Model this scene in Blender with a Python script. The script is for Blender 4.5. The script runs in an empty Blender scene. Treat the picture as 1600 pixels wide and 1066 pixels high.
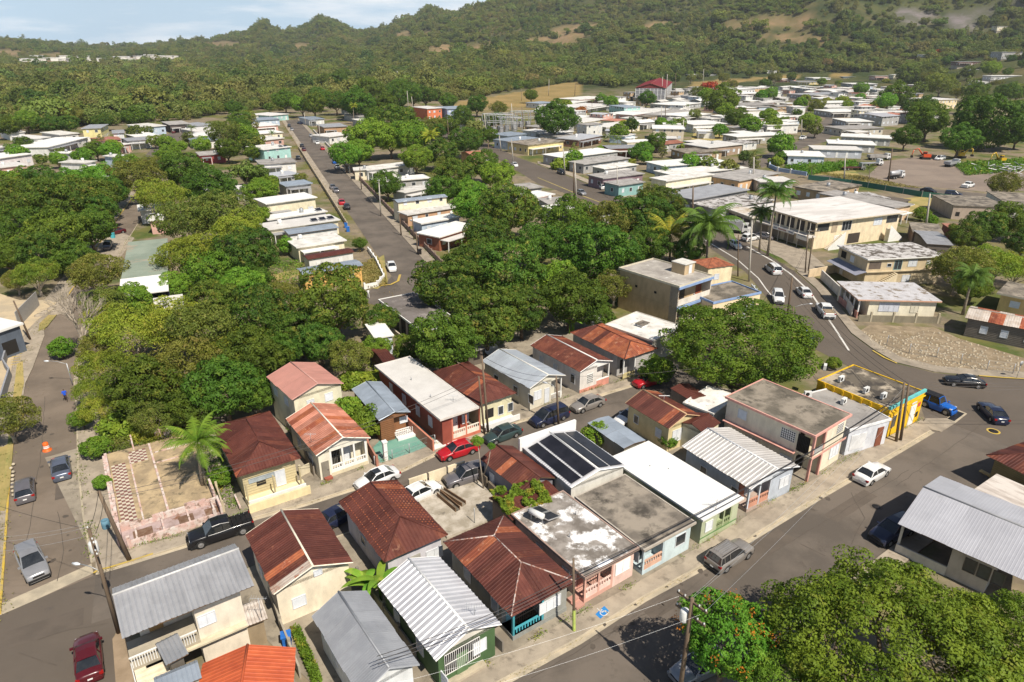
import bpy,bmesh,math,random
import numpy as np
from mathutils import Vector,Matrix
R_=math.radians
SC=bpy.context.scene
COL=SC.collection
random.seed(7)
# ---------------------------------------------------------------- camera, light, exposure
F_,CX,CY,CH=1067.0,800.0,533.0,41.0
PITCH=math.atan((533-72)/F_)
SN,CS=math.sin(PITCH),math.cos(PITCH)
cam_d=bpy.data.cameras.new('camera');cam=bpy.data.objects.new('camera',cam_d);COL.objects.link(cam)
cam.location=(0,0,CH);cam.rotation_euler=(math.pi/2-PITCH,0,0)
cam_d.sensor_width=36;cam_d.lens=36*F_/1600;cam_d.clip_start=1;cam_d.clip_end=20000
SC.camera=cam
SUN_DIR=(math.cos(R_(-53)),math.sin(R_(-53)))
SUN_EL=53.0
w=bpy.data.worlds.new('World');SC.world=w;w.use_nodes=True
nt=w.node_tree;nt.nodes.clear()
def nn(t,**k):
 n=nt.nodes.new(t)
 for a,b in k.items():setattr(n,a,b)
 return n
out=nn('ShaderNodeOutputWorld');bg=nn('ShaderNodeBackground');sky=nn('ShaderNodeTexSky',sky_type='NISHITA')
sky.sun_disc=False;sky.sun_elevation=R_(SUN_EL);sky.sun_rotation=math.atan2(SUN_DIR[0],SUN_DIR[1])
sky.altitude=100;sky.air_density=1.0;sky.dust_density=.6;sky.ozone_density=2.5
tc=nn('ShaderNodeTexCoord');sp=nn('ShaderNodeSeparateXYZ');nt.links.new(tc.outputs['Generated'],sp.inputs[0])
mp=nn('ShaderNodeMapping');mp.inputs['Scale'].default_value=(2.2,2.2,16);nt.links.new(tc.outputs['Generated'],mp.inputs[0])
no=nn('ShaderNodeTexNoise');no.inputs['Scale'].default_value=1.7;no.inputs['Detail'].default_value=7;no.inputs['Roughness'].default_value=.58
nt.links.new(mp.outputs[0],no.inputs[0])
cr=nn('ShaderNodeValToRGB');cr.color_ramp.elements[0].position=.48;cr.color_ramp.elements[1].position=.66
nt.links.new(no.outputs[0],cr.inputs[0])
ml=nn('ShaderNodeMath',operation='MULTIPLY');nt.links.new(cr.outputs[0],ml.inputs[0])
mx=nn('ShaderNodeMix',data_type='RGBA');nt.links.new(ml.outputs[0],mx.inputs[0]);mb_=nn('ShaderNodeMix',data_type='RGBA');hz_=nn('ShaderNodeMapRange',interpolation_type='SMOOTHSTEP');hz_.inputs[1].default_value=.02;hz_.inputs[2].default_value=.4;hz_.inputs[3].default_value=1;hz_.inputs[4].default_value=0;nt.links.new(sp.outputs[2],hz_.inputs[0]);hm_=nn('ShaderNodeMath',operation='MULTIPLY');hm_.inputs[1].default_value=.78;nt.links.new(hz_.outputs[0],hm_.inputs[0]);nt.links.new(hm_.outputs[0],mb_.inputs[0]);nt.links.new(sky.outputs[0],mb_.inputs[6]);mb_.inputs[7].default_value=(9.6,13.4,17,1);nt.links.new(mb_.outputs[2],mx.inputs[6])
nt.links.new(hz_.outputs[0],ml.inputs[1]);mx.inputs[7].default_value=(16.6,17.2,17.8,1)
nt.links.new(mx.outputs[2],bg.inputs[0]);bg.inputs[1].default_value=0.057;nt.links.new(bg.outputs[0],out.inputs[0])
sd=bpy.data.lights.new('sun','SUN');sd.energy=5.0;sd.angle=R_(.53);sd.color=(1,.92,.8)
sun=bpy.data.objects.new('sun',sd);COL.objects.link(sun)
sv=Vector((SUN_DIR[0]*math.cos(R_(SUN_EL)),SUN_DIR[1]*math.cos(R_(SUN_EL)),math.sin(R_(SUN_EL))))
sun.rotation_euler=sv.to_track_quat('Z','Y').to_euler();sun.location=(60,-60,150)
SC.view_settings.view_transform='Standard';SC.view_settings.look='None'
SC.view_settings.exposure=0.4;SC.view_settings.gamma=1
try:
 SC.cycles.max_bounces=5;SC.cycles.diffuse_bounces=2;SC.cycles.glossy_bounces=2;SC.cycles.transmission_bounces=2
 SC.cycles.transparent_max_bounces=4;SC.cycles.volume_bounces=0
except Exception:pass
# ---------------------------------------------------------------- survey helpers
def G(px,py,z=0.0):
 """world point at height z that was measured at this place of the 1600 x 1066 photograph"""
 u=(px-CX)/F_;v=(py-CY)/F_
 t=(CH-z)/(SN+v*CS)
 return Vector((u*t,(CS-v*SN)*t,z))
def PIX(x,y,z=0.0):
 dz=z-CH;zc=y*CS-dz*SN;yc=-(y*SN+dz*CS)
 return CX+F_*x/zc,CY+F_*yc/zc
def hgt(bx,by,ty):
 """height of a vertical thing whose foot and top rows were measured"""
 p=G(bx,by);lo,hi=0,40
 for _ in range(30):
  m=(lo+hi)/2
  if PIX(p.x,p.y,m)[1]>ty:lo=m
  else:hi=m
 return lo
# ---------------------------------------------------------------- objects and tags
def tag(o,label=None,cat=None,group=None,kind=None):
 if label:o['label']=label
 if cat:o['category']=cat
 if group:o['group']=group
 if kind:o['kind']=kind
 return o
def empty(name,loc,rz=0.0,label=None,cat=None,group=None):
 o=bpy.data.objects.new(name,None);COL.objects.link(o);o.location=loc;o.rotation_euler=(0,0,rz)
 o.empty_display_size=.3
 return tag(o,label,cat,group)
def link(name,me,parent=None,loc=None,rz=None):
 o=bpy.data.objects.new(name,me);COL.objects.link(o)
 if parent is not None:o.parent=parent
 if loc is not None:o.location=loc
 if rz is not None:o.rotation_euler=(0,0,rz)
 return o
KIDS={}
def kids(o):
 return KIDS.get(o.name,[])
def copy_tree(o,parent=None):
 c=o.copy();COL.objects.link(c)
 if parent is not None:c.parent=parent
 for ch in list(o.children):copy_tree(ch,c)
 return c
class MB:
 """collects quads, boxes and tubes into one mesh"""
 def __init__(s):s.v=[];s.f=[];s.m=[];s.mats=[];s.cur=0;s.sm=[];s.smooth=False
 def mat(s,m):
  if m not in s.mats:s.mats.append(m)
  s.cur=s.mats.index(m);return s
 def face(s,pts):
  b=len(s.v);s.v+=[tuple(p)for p in pts];s.f.append(tuple(range(b,b+len(pts))));s.m.append(s.cur);s.sm.append(s.smooth)
 def box(s,x0,x1,y0,y1,z0,z1,skip=''):
  b=len(s.v)
  s.v+=[(x0,y0,z0),(x1,y0,z0),(x1,y1,z0),(x0,y1,z0),(x0,y0,z1),(x1,y0,z1),(x1,y1,z1),(x0,y1,z1)]
  for k,f in(('d',(0,3,2,1)),('u',(4,5,6,7)),('s',(0,1,5,4)),('e',(1,2,6,5)),('n',(2,3,7,6)),('w',(3,0,4,7))):
   if k in skip:continue
   s.f.append(tuple(b+i for i in f));s.m.append(s.cur);s.sm.append(False)
  return s
 def obox(s,c,u,hu,hv,z0,z1):
  """box round point c, long axis u (unit xy), half sizes hu, hv"""
  n=(-u[1],u[0]);P=[]
  for a,b_ in((-1,-1),(1,-1),(1,1),(-1,1)):P.append((c[0]+a*hu*u[0]+b_*hv*n[0],c[1]+a*hu*u[1]+b_*hv*n[1]))
  b=len(s.v);s.v+=[(p[0],p[1],z0)for p in P]+[(p[0],p[1],z1)for p in P]
  for f in((0,3,2,1),(4,5,6,7),(0,1,5,4),(1,2,6,5),(2,3,7,6),(3,0,4,7)):
   s.f.append(tuple(b+i for i in f));s.m.append(s.cur);s.sm.append(False)
  return s
 def prism(s,poly,z0,z1,top=True,bottom=False):
  n=len(poly);b=len(s.v)
  s.v+=[(p[0],p[1],z0)for p in poly]+[(p[0],p[1],z1)for p in poly]
  for i in range(n):
   j=(i+1)%n;s.f.append((b+i,b+j,b+n+j,b+n+i));s.m.append(s.cur);s.sm.append(False)
  if top:s.f.append(tuple(b+n+i for i in range(n)));s.m.append(s.cur);s.sm.append(False)
  if bottom:s.f.append(tuple(b+i for i in reversed(range(n))));s.m.append(s.cur);s.sm.append(False)
  return s
 def tube(s,pts,rad,n=6,cap=True):
  pts=[Vector(p)for p in pts];rings=[]
  for i,p in enumerate(pts):
   d=(pts[min(i+1,len(pts)-1)]-pts[max(i-1,0)])
   if d.length<1e-6:d=Vector((0,0,1))
   d.normalize();a=Vector((0,0,1))if abs(d.z)<.9 else Vector((1,0,0))
   x=d.cross(a).normalized();y=d.cross(x).normalized()
   r=rad[i]if isinstance(rad,(list,tuple))else rad
   b=len(s.v);s.v+=[tuple(p+x*r*math.cos(2*math.pi*k/n)+y*r*math.sin(2*math.pi*k/n))for k in range(n)]
   rings.append(b)
  for a,b in zip(rings,rings[1:]):
   for k in range(n):
    s.f.append((a+k,a+(k+1)%n,b+(k+1)%n,b+k));s.m.append(s.cur);s.sm.append(n>4)
  if cap:
   s.f.append(tuple(rings[0]+k for k in reversed(range(n))));s.m.append(s.cur);s.sm.append(False)
   s.f.append(tuple(rings[-1]+k for k in range(n)));s.m.append(s.cur);s.sm.append(False)
  return s
 def lathe(s,prof,c=(0,0,0),n=12):
  b0=len(s.v)
  for r,z in prof:
   s.v+=[(c[0]+r*math.cos(2*math.pi*k/n),c[1]+r*math.sin(2*math.pi*k/n),c[2]+z)for k in range(n)]
  for i in range(len(prof)-1):
   a=b0+i*n;b=a+n
   for k in range(n):s.f.append((a+k,a+(k+1)%n,b+(k+1)%n,b+k));s.m.append(s.cur);s.sm.append(True)
  return s
 def mesh(s,name):
  me=bpy.data.meshes.new(name);me.from_pydata(s.v,[],s.f)
  for m in s.mats:me.materials.append(m)
  me.polygons.foreach_set('material_index',s.m);me.polygons.foreach_set('use_smooth',s.sm);me.update()
  return me
 def build(s,name,parent=None,loc=None,rz=None):return link(name,s.mesh(name),parent,loc,rz)
# ---------------------------------------------------------------- materials
MATS={}
def srgb(h):
 h=h.lstrip('#');c=[int(h[i:i+2],16)/255 for i in(0,2,4)]
 return tuple((x/12.92 if x<=.04045 else((x+.055)/1.055)**2.4)for x in c)
def mat(name,c1,c2=None,scale=1.0,lo=.4,hi=.65,rough=.85,metal=0.0,bump=0.0,bscale=8.0,rnd=.12,c3=None,s3=3.0,lo3=.6,hi3=.7,detail=6,spec=.3,coord='Object',stretch=(1,1,1),emis=None,coat=0.0):
 """procedural surface: two-tone noise, an optional third tone in patches, a small per-object brightness change"""
 if name in MATS:return MATS[name]
 m=bpy.data.materials.new(name);m.use_nodes=True;t=m.node_tree;b=t.nodes['Principled BSDF'];L=t.links.new
 N=t.nodes.new
 b.inputs['Roughness'].default_value=rough;b.inputs['Metallic'].default_value=metal;b.inputs['Specular IOR Level'].default_value=spec
 if coat:b.inputs['Coat Weight'].default_value=coat;b.inputs['Coat Roughness'].default_value=.08
 tcn=N('ShaderNodeTexCoord');oi=N('ShaderNodeObjectInfo')
 vm=N('ShaderNodeVectorMath');vm.operation='MULTIPLY';vm.inputs[1].default_value=stretch;L(tcn.outputs[coord],vm.inputs[0])
 va=N('ShaderNodeVectorMath');va.operation='ADD';L(vm.outputs[0],va.inputs[0])
 cb=N('ShaderNodeMath');cb.operation='MULTIPLY';cb.inputs[1].default_value=57.0;L(oi.outputs['Random'],cb.inputs[0])
 if coord=='Object':L(cb.outputs[0],va.inputs[1])
 n1=N('ShaderNodeTexNoise');n1.inputs['Scale'].default_value=scale;n1.inputs['Detail'].default_value=detail;n1.inputs['Roughness'].default_value=.62
 L(va.outputs[0],n1.inputs[0])
 r1=N('ShaderNodeMapRange');r1.inputs[1].default_value=lo;r1.inputs[2].default_value=hi;L(n1.outputs[0],r1.inputs[0])
 mx=N('ShaderNodeMix');mx.data_type='RGBA';L(r1.outputs[0],mx.inputs[0])
 mx.inputs[6].default_value=(*c1,1);mx.inputs[7].default_value=(*(c2 or c1),1)
 col=mx.outputs[2]
 if c3:
  n3=N('ShaderNodeTexNoise');n3.inputs['Scale'].default_value=s3;n3.inputs['Detail'].default_value=8;n3.inputs['Roughness'].default_value=.7
  vo=N('ShaderNodeVectorMath');vo.operation='ADD';vo.inputs[1].default_value=(13.1,4.2,7.7);L(va.outputs[0],vo.inputs[0]);L(vo.outputs[0],n3.inputs[0])
  r3=N('ShaderNodeMapRange');r3.inputs[1].default_value=lo3;r3.inputs[2].default_value=hi3;L(n3.outputs[0],r3.inputs[0])
  m3=N('ShaderNodeMix');m3.data_type='RGBA';L(r3.outputs[0],m3.inputs[0]);L(col,m3.inputs[6]);m3.inputs[7].default_value=(*c3,1);col=m3.outputs[2]
 if rnd:
  rr=N('ShaderNodeMapRange');rr.inputs[3].default_value=1-rnd;rr.inputs[4].default_value=1+rnd;L(oi.outputs['Random'],rr.inputs[0])
  hs=N('ShaderNodeHueSaturation');L(rr.outputs[0],hs.inputs['Value']);L(col,hs.inputs['Color']);col=hs.outputs[0]
 L(col,b.inputs['Base Color'])
 if bump:
  nb=N('ShaderNodeTexNoise');nb.inputs['Scale'].default_value=bscale;nb.inputs['Detail'].default_value=5;L(va.outputs[0],nb.inputs[0])
  bp=N('ShaderNodeBump');bp.inputs['Strength'].default_value=bump;bp.inputs['Distance'].default_value=.05;L(nb.outputs[0],bp.inputs['Height']);L(bp.outputs[0],b.inputs['Normal'])
 if emis:b.inputs['Emission Color'].default_value=(*emis,1);b.inputs['Emission Strength'].default_value=1
 MATS[name]=m
 return m
def paint(hexc,name=None,rough=.75,dirt=.22):
 """weathered wall paint, colour given as the paint's own sRGB"""
 c=srgb(hexc);g_=sum(c)/3;c=tuple(x*.8+g_*.2 for x in c);k=tuple(x*(1-dirt)for x in c);g=tuple(x*.5+.03 for x in c)
 return mat('paint '+(name or hexc),c,k,.9,.4,.66,rough,0,.15,14,.03,g,1.5,.62,.85,stretch=(1.2,1.2,.6))
def leafmat(name,c1,c2,c3=None,trans=.24,rnd=.18,big=None):
 if name in MATS:return MATS[name]
 m=bpy.data.materials.new(name);m.use_nodes=True;t=m.node_tree;L=t.links.new;N=t.nodes.new;t.nodes.clear()
 o=N('ShaderNodeOutputMaterial');oi=N('ShaderNodeObjectInfo');tcn=N('ShaderNodeTexCoord');geo=N('ShaderNodeNewGeometry')
 n1=N('ShaderNodeTexNoise');n1.inputs['Scale'].default_value=.45;n1.inputs['Detail'].default_value=3;L(geo.outputs['Position'],n1.inputs[0])
 r1=N('ShaderNodeMapRange');r1.inputs[1].default_value=.38;r1.inputs[2].default_value=.64;L(n1.outputs[0],r1.inputs[0])
 mx=N('ShaderNodeMix');mx.data_type='RGBA';L(r1.outputs[0],mx.inputs[0]);mx.inputs[6].default_value=(*c1,1);mx.inputs[7].default_value=(*c2,1)
 col=mx.outputs[2]
 if c3:
  n3=N('ShaderNodeTexNoise');n3.inputs['Scale'].default_value=.9;n3.inputs['Detail'].default_value=4
  va=N('ShaderNodeVectorMath');va.operation='ADD';va.inputs[1].default_value=(31,7,3);L(geo.outputs['Position'],va.inputs[0]);L(va.outputs[0],n3.inputs[0])
  r3=N('ShaderNodeMapRange');r3.inputs[1].default_value=.56;r3.inputs[2].default_value=.68;L(n3.outputs[0],r3.inputs[0])
  m3=N('ShaderNodeMix');m3.data_type='RGBA';L(r3.outputs[0],m3.inputs[0]);L(col,m3.inputs[6]);m3.inputs[7].default_value=(*c3,1);col=m3.outputs[2]
 if big:
  n4=N('ShaderNodeTexNoise');n4.inputs['Scale'].default_value=.011;n4.inputs['Detail'].default_value=6;n4.inputs['Roughness'].default_value=.6;L(geo.outputs['Position'],n4.inputs[0])
  r4=N('ShaderNodeMapRange');r4.inputs[1].default_value=.44;r4.inputs[2].default_value=.66;L(n4.outputs[0],r4.inputs[0])
  m4=N('ShaderNodeMix');m4.data_type='RGBA';L(r4.outputs[0],m4.inputs[0]);L(col,m4.inputs[6]);m4.inputs[7].default_value=(*big,1);col=m4.outputs[2]
 rr=N('ShaderNodeMapRange');rr.inputs[3].default_value=1-rnd;rr.inputs[4].default_value=1+rnd;L(oi.outputs['Random'],rr.inputs[0])
 ml=N('ShaderNodeMath');ml.operation='MULTIPLY';ml.inputs[1].default_value=7.31;L(oi.outputs['Random'],ml.inputs[0])
 fr=N('ShaderNodeMath');fr.operation='FRACT';L(ml.outputs[0],fr.inputs[0])
 rh=N('ShaderNodeMapRange');rh.inputs[3].default_value=.5-.025;rh.inputs[4].default_value=.5+.02;L(fr.outputs[0],rh.inputs[0])
 hs=N('ShaderNodeHueSaturation');L(rr.outputs[0],hs.inputs['Value']);L(rh.outputs[0],hs.inputs['Hue']);L(col,hs.inputs['Color']);col=hs.outputs[0]
 d=N('ShaderNodeBsdfPrincipled');d.inputs['Roughness'].default_value=.6;d.inputs['Specular IOR Level'].default_value=.18;L(col,d.inputs['Base Color'])
 tr=N('ShaderNodeBsdfTranslucent');br=N('ShaderNodeMix');br.data_type='RGBA';br.blend_type='MULTIPLY';br.inputs[0].default_value=1
 L(col,br.inputs[6]);br.inputs[7].default_value=(1.3,1.25,.5,1);L(br.outputs[2],tr.inputs[0])
 ms=N('ShaderNodeMixShader');ms.inputs[0].default_value=trans;L(d.outputs[0],ms.inputs[1]);L(tr.outputs[0],ms.inputs[2]);L(ms.outputs[0],o.inputs[0])
 MATS[name]=m
 return m
M={}
M['rust']=mat('rusted roof iron',(.088,.026,.019),(.13,.042,.029),.8,.36,.66,.55,.15,.1,6,.24,(.27,.11,.06),1.7,.6,.76)
M['rustpatch']=mat('flaking rusted iron',(.1,.028,.019),(.16,.052,.03),1.2,.4,.6,.6,.15,.1,6,.18,(.36,.19,.12),1.5,.58,.74)
M['rustlight']=mat('orange rust iron',(.33,.105,.045),(.22,.06,.032),1.0,.4,.62,.65,.1,.1,6,.25,(.48,.26,.17),1.6,.56,.7)
M['rustpink']=mat('faded red and pink roof iron',(.44,.19,.13),(.33,.13,.085),.6,.4,.6,.6,.1,.1,6,.3,(.55,.36,.28),.9,.6,.72)
M['pinkroof']=mat('faded pink roof paint',(.47,.225,.18),(.41,.2,.16),.5,.4,.6,.6,0,.05,6,.05,(.36,.2,.1),1.4,.68,.8)
M['orangeroof']=mat('orange painted roof iron',(.5,.11,.04),(.38,.075,.03),.7,.35,.65,.6,0,.1,6,.08,(.55,.2,.09),1.2,.62,.74)
M['galv']=mat('weathered galvanised iron',(.42,.42,.43),(.34,.34,.35),.5,.4,.62,.5,.35,.08,6,.07,(.26,.25,.24),1.3,.66,.8)
M['galvlight']=mat('bright galvanised iron',(.6,.6,.62),(.52,.52,.54),.5,.4,.62,.42,.35,.05,6,.04,(.42,.42,.42),1.6,.7,.84)
M['galvblue']=mat('blue grey roof iron',(.33,.38,.44),(.27,.31,.36),.5,.4,.62,.5,.3,.08,6,.1,(.42,.44,.46),1.2,.64,.76)
M['galvdark']=mat('dull grey roof iron',(.33,.34,.36),(.27,.28,.3),.6,.4,.62,.55,.25,.08,6,.07,(.22,.21,.2),1.3,.66,.8)
M['whiteroof']=mat('white elastomeric coating',(.72,.71,.68),(.64,.625,.59),.5,.45,.7,.6,0,.05,6,.05,(.55,.52,.48),1.6,.7,.86)
M['whitedirty']=mat('dirty white roof coating',(.68,.66,.62),(.5,.48,.44),.45,.4,.62,.75,0,.1,6,.12,(.26,.24,.21),.9,.56,.7)
M['offwhiteroof']=mat('greyish white roof coating',(.62,.6,.57),(.54,.52,.49),.5,.4,.64,.7,0,.06,6,.06,(.4,.37,.34),1.4,.68,.8)
M['patchroof']=mat('blotched concrete roof',(.16,.14,.12),(.3,.27,.24),.7,.4,.6,.9,0,.2,7,.05,(.82,.81,.8),.42,.5,.58)
M['concroof']=mat('weathered concrete roof',(.29,.25,.2),(.155,.134,.11),.4,.42,.58,.92,0,.2,7,.12,(.065,.057,.047),.5,.5,.64)
M['concdark']=mat('mossy concrete roof',(.25,.215,.17),(.115,.1,.078),.35,.42,.57,.93,0,.2,7,.08,(.06,.053,.042),.6,.52,.66)
M['concgrey']=mat('grey concrete roof',(.36,.34,.32),(.25,.235,.22),.4,.4,.62,.9,0,.15,7,.12,(.14,.13,.12),.9,.58,.72)
M['mosaicroof']=mat('peeling grey roof coating',(.5,.48,.47),(.4,.38,.36),.7,.4,.6,.85,0,.15,7,.05,(.1,.085,.07),.75,.49,.55)
M['asphalt']=mat('worn asphalt',(.148,.123,.1),(.1,.084,.069),.16,.4,.6,.9,0,.35,30,0,(.07,.058,.047),.7,.6,.76,detail=9)
M['asphaltold']=mat('sun bleached asphalt',(.195,.155,.118),(.14,.112,.086),.16,.4,.6,.9,0,.35,30,0,(.11,.082,.06),.6,.6,.78,detail=9)
M['asphaltdark']=mat('darker asphalt',(.12,.098,.078),(.097,.08,.064),.12,.36,.66,.9,0,.3,30,0,(.07,.063,.058),.5,.6,.78,detail=9)
M['patch']=mat('asphalt repair patch',(.118,.096,.077),(.1,.082,.066),.6,.4,.6,.92,0,.3,30,.06)
M['sidewalk']=mat('old concrete pavement',(.36,.305,.235),(.26,.22,.17),.55,.38,.62,.9,0,.2,12,.08,(.14,.118,.09),.8,.55,.7)
M['kerb']=mat('kerb concrete',(.47,.4,.29),(.36,.31,.23),.8,.4,.6,.9,0,.15,12,.06,(.22,.19,.14),1.5,.62,.74)
M['yellowline']=mat('worn yellow paint',(.52,.36,.05),(.4,.3,.1),1.2,.4,.62,.8,0,0,8,0,(.3,.25,.17),2.5,.56,.68)
M['whiteline']=mat('worn white road paint',(.62,.6,.56),(.5,.48,.44),1.2,.4,.6,.8,0,0,8,0,(.22,.2,.18),3,.6,.7)
M['dirt']=mat('dry dirt yard',(.33,.25,.17),(.25,.185,.12),.5,.38,.62,.95,0,.3,8,.05,(.16,.15,.07),.5,.55,.7)
M['yardc']=mat('concrete yard',(.3,.26,.2),(.2,.17,.13),.5,.38,.62,.92,0,.2,8,.12,(.12,.105,.08),.9,.55,.7)
M['gravel']=mat('pale gravel lot',(.3,.235,.155),(.2,.155,.1),.8,.38,.62,.95,0,.4,22,.05,(.2,.15,.085),.3,.52,.66)
M['drygrass']=mat('dry grass',(.38,.29,.11),(.27,.23,.08),.25,.38,.62,.95,0,.3,6,.08,(.13,.16,.045),.12,.54,.66)
M['white']=mat('white paint',(.78,.77,.74),(.7,.69,.66),1.2,.45,.7,.6,0,0,8,.04)
M['louvre']=mat('white aluminium louvre',(.72,.74,.76),(.64,.66,.69),2,.4,.6,.4,.2,0,8,.06)
M['glassdark']=mat('dark window glass',(.035,.04,.045),(.06,.065,.07),.6,.4,.6,.12,0,0,8,.2,spec=.6)
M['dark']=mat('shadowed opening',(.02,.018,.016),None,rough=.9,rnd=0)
M['black']=mat('black iron',(.02,.02,.02),(.035,.03,.03),3,.4,.6,.5,.4,0,8,.1)
M['woodpole']=mat('weathered timber pole',(.115,.08,.055),(.17,.125,.085),2.5,.4,.6,.9,0,.2,12,.12,stretch=(1,1,.15))
M['concpole']=mat('concrete pole',(.5,.46,.4),(.4,.37,.32),.8,.4,.6,.85,0,.1,8,.08)
M['metalpole']=mat('galvanised pole',(.45,.46,.47),(.38,.39,.4),1.2,.4,.6,.45,.5,0,8,.08)
M['bark']=mat('grey brown bark',(.19,.145,.1),(.115,.085,.06),1.8,.4,.6,.95,0,.4,10,.15)
M['barkpale']=mat('bleached bare branches',(.42,.36,.29),(.3,.25,.19),1.8,.4,.6,.9,0,.2,10,.1)
M['palmbark']=mat('ringed palm trunk',(.3,.25,.19),(.2,.16,.12),2.4,.4,.6,.9,0,.2,10,.1,stretch=(.4,.4,3))
M['wood']=mat('unpainted boards',(.2,.12,.065),(.13,.08,.045),1.5,.4,.6,.85,0,.15,8,.12,stretch=(.3,.3,2.5))
M['tank']=mat('white plastic tank',(.72,.72,.7),(.62,.62,.6),1.2,.4,.6,.4,0,0,8,.04)
M['solar']=mat('black solar mat',(.012,.012,.016),(.02,.02,.026),.8,.4,.6,.3,0,.1,20,.15,spec=.4)
M['solarframe']=mat('aluminium frame',(.6,.6,.6),None,rough=.35,metal=.6,rnd=.03)
M['tyre']=mat('tyre rubber',(.015,.015,.015),(.025,.024,.023),4,rough=.9,rnd=.1)
M['rim']=mat('alloy rim',(.5,.5,.5),(.4,.4,.4),3,rough=.3,metal=.7,rnd=.1)
M['cglass']=mat('car glass',(.012,.014,.016),(.03,.033,.035),1.0,.4,.65,.05,0,0,8,0,spec=.9)
M['redlamp']=mat('red lamp lens',(.3,.012,.01),None,rough=.2,rnd=0)
M['headlamp']=mat('headlamp lens',(.75,.76,.78),None,rough=.1,rnd=0,spec=.8)
M['orangeplastic']=mat('orange plastic',(.75,.13,.02),None,rough=.5,rnd=.03)
M['bluebin']=mat('blue plastic',(.02,.12,.42),(.03,.16,.5),2,rough=.5)
M['galvmesh']=mat('chain link wire',(.32,.32,.31),None,rough=.6,metal=.4,rnd=.1)
M['leaf_mango']=leafmat('dark mango leaves',(0.102,0.170,0.020),(0.054,0.113,0.015),(0.218,0.216,0.038))
M['leaf_bright']=leafmat('bright green leaves',(0.164,0.289,0.028),(0.096,0.210,0.019),(0.232,0.332,0.038))
M['leaf_yellow']=leafmat('yellow green leaves',(0.259,0.310,0.033),(0.157,0.224,0.026),(0.341,0.325,0.058))
M['leaf_olive']=leafmat('olive leaves',(0.185,0.210,0.036),(0.116,0.151,0.026),(0.273,0.246,0.064))
M['leaf_deep']=leafmat('deep green leaves',(0.098,0.170,0.018),(0.062,0.123,0.014),(0.164,0.224,0.028))
M['leaf_far1']=leafmat('far dark leaves',(0.096,0.145,0.026),(0.062,0.108,0.020),(0.164,0.174,0.045),big=(0.137,0.180,0.038))
M['leaf_far2']=leafmat('far bright leaves',(0.164,0.224,0.036),(0.108,0.174,0.026),(0.218,0.231,0.051),big=(0.205,0.238,0.058))
M['leaf_far3']=leafmat('far olive leaves',(0.164,0.202,0.045),(0.116,0.159,0.032),(0.245,0.238,0.064),big=(0.232,0.224,0.070))
M['leaf_far4']=leafmat('far deep leaves',(0.075,0.130,0.023),(0.054,0.102,0.019),(0.137,0.165,0.038),big=(0.150,0.174,0.045))
M['leaf_palm']=leafmat('palm fronds',(0.116,0.187,0.028),(0.075,0.137,0.022),None)
M['leaf_coco']=leafmat('yellowing palm fronds',(0.328,0.332,0.036),(0.191,0.246,0.028),(0.492,0.418,0.038))
M['leaf_banana']=leafmat('banana leaves',(0.218,0.361,0.038),(0.137,0.289,0.032),(0.328,0.404,0.064))
M['leaf_vine']=leafmat('vine leaves',(0.177,0.289,0.028),(0.108,0.202,0.020),(0.409,0.346,0.051))
M['leaf_dry']=leafmat('dry scrub leaves',(0.301,0.238,0.090),(0.205,0.187,0.058),(0.409,0.318,0.115))
M['blossom']=leafmat('orange blossom',(.55,.16,.02),(.4,.1,.02),None)
M['blossomred']=leafmat('red orange blossom',(.42,.1,.02),(.27,.08,.02),None)
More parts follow.
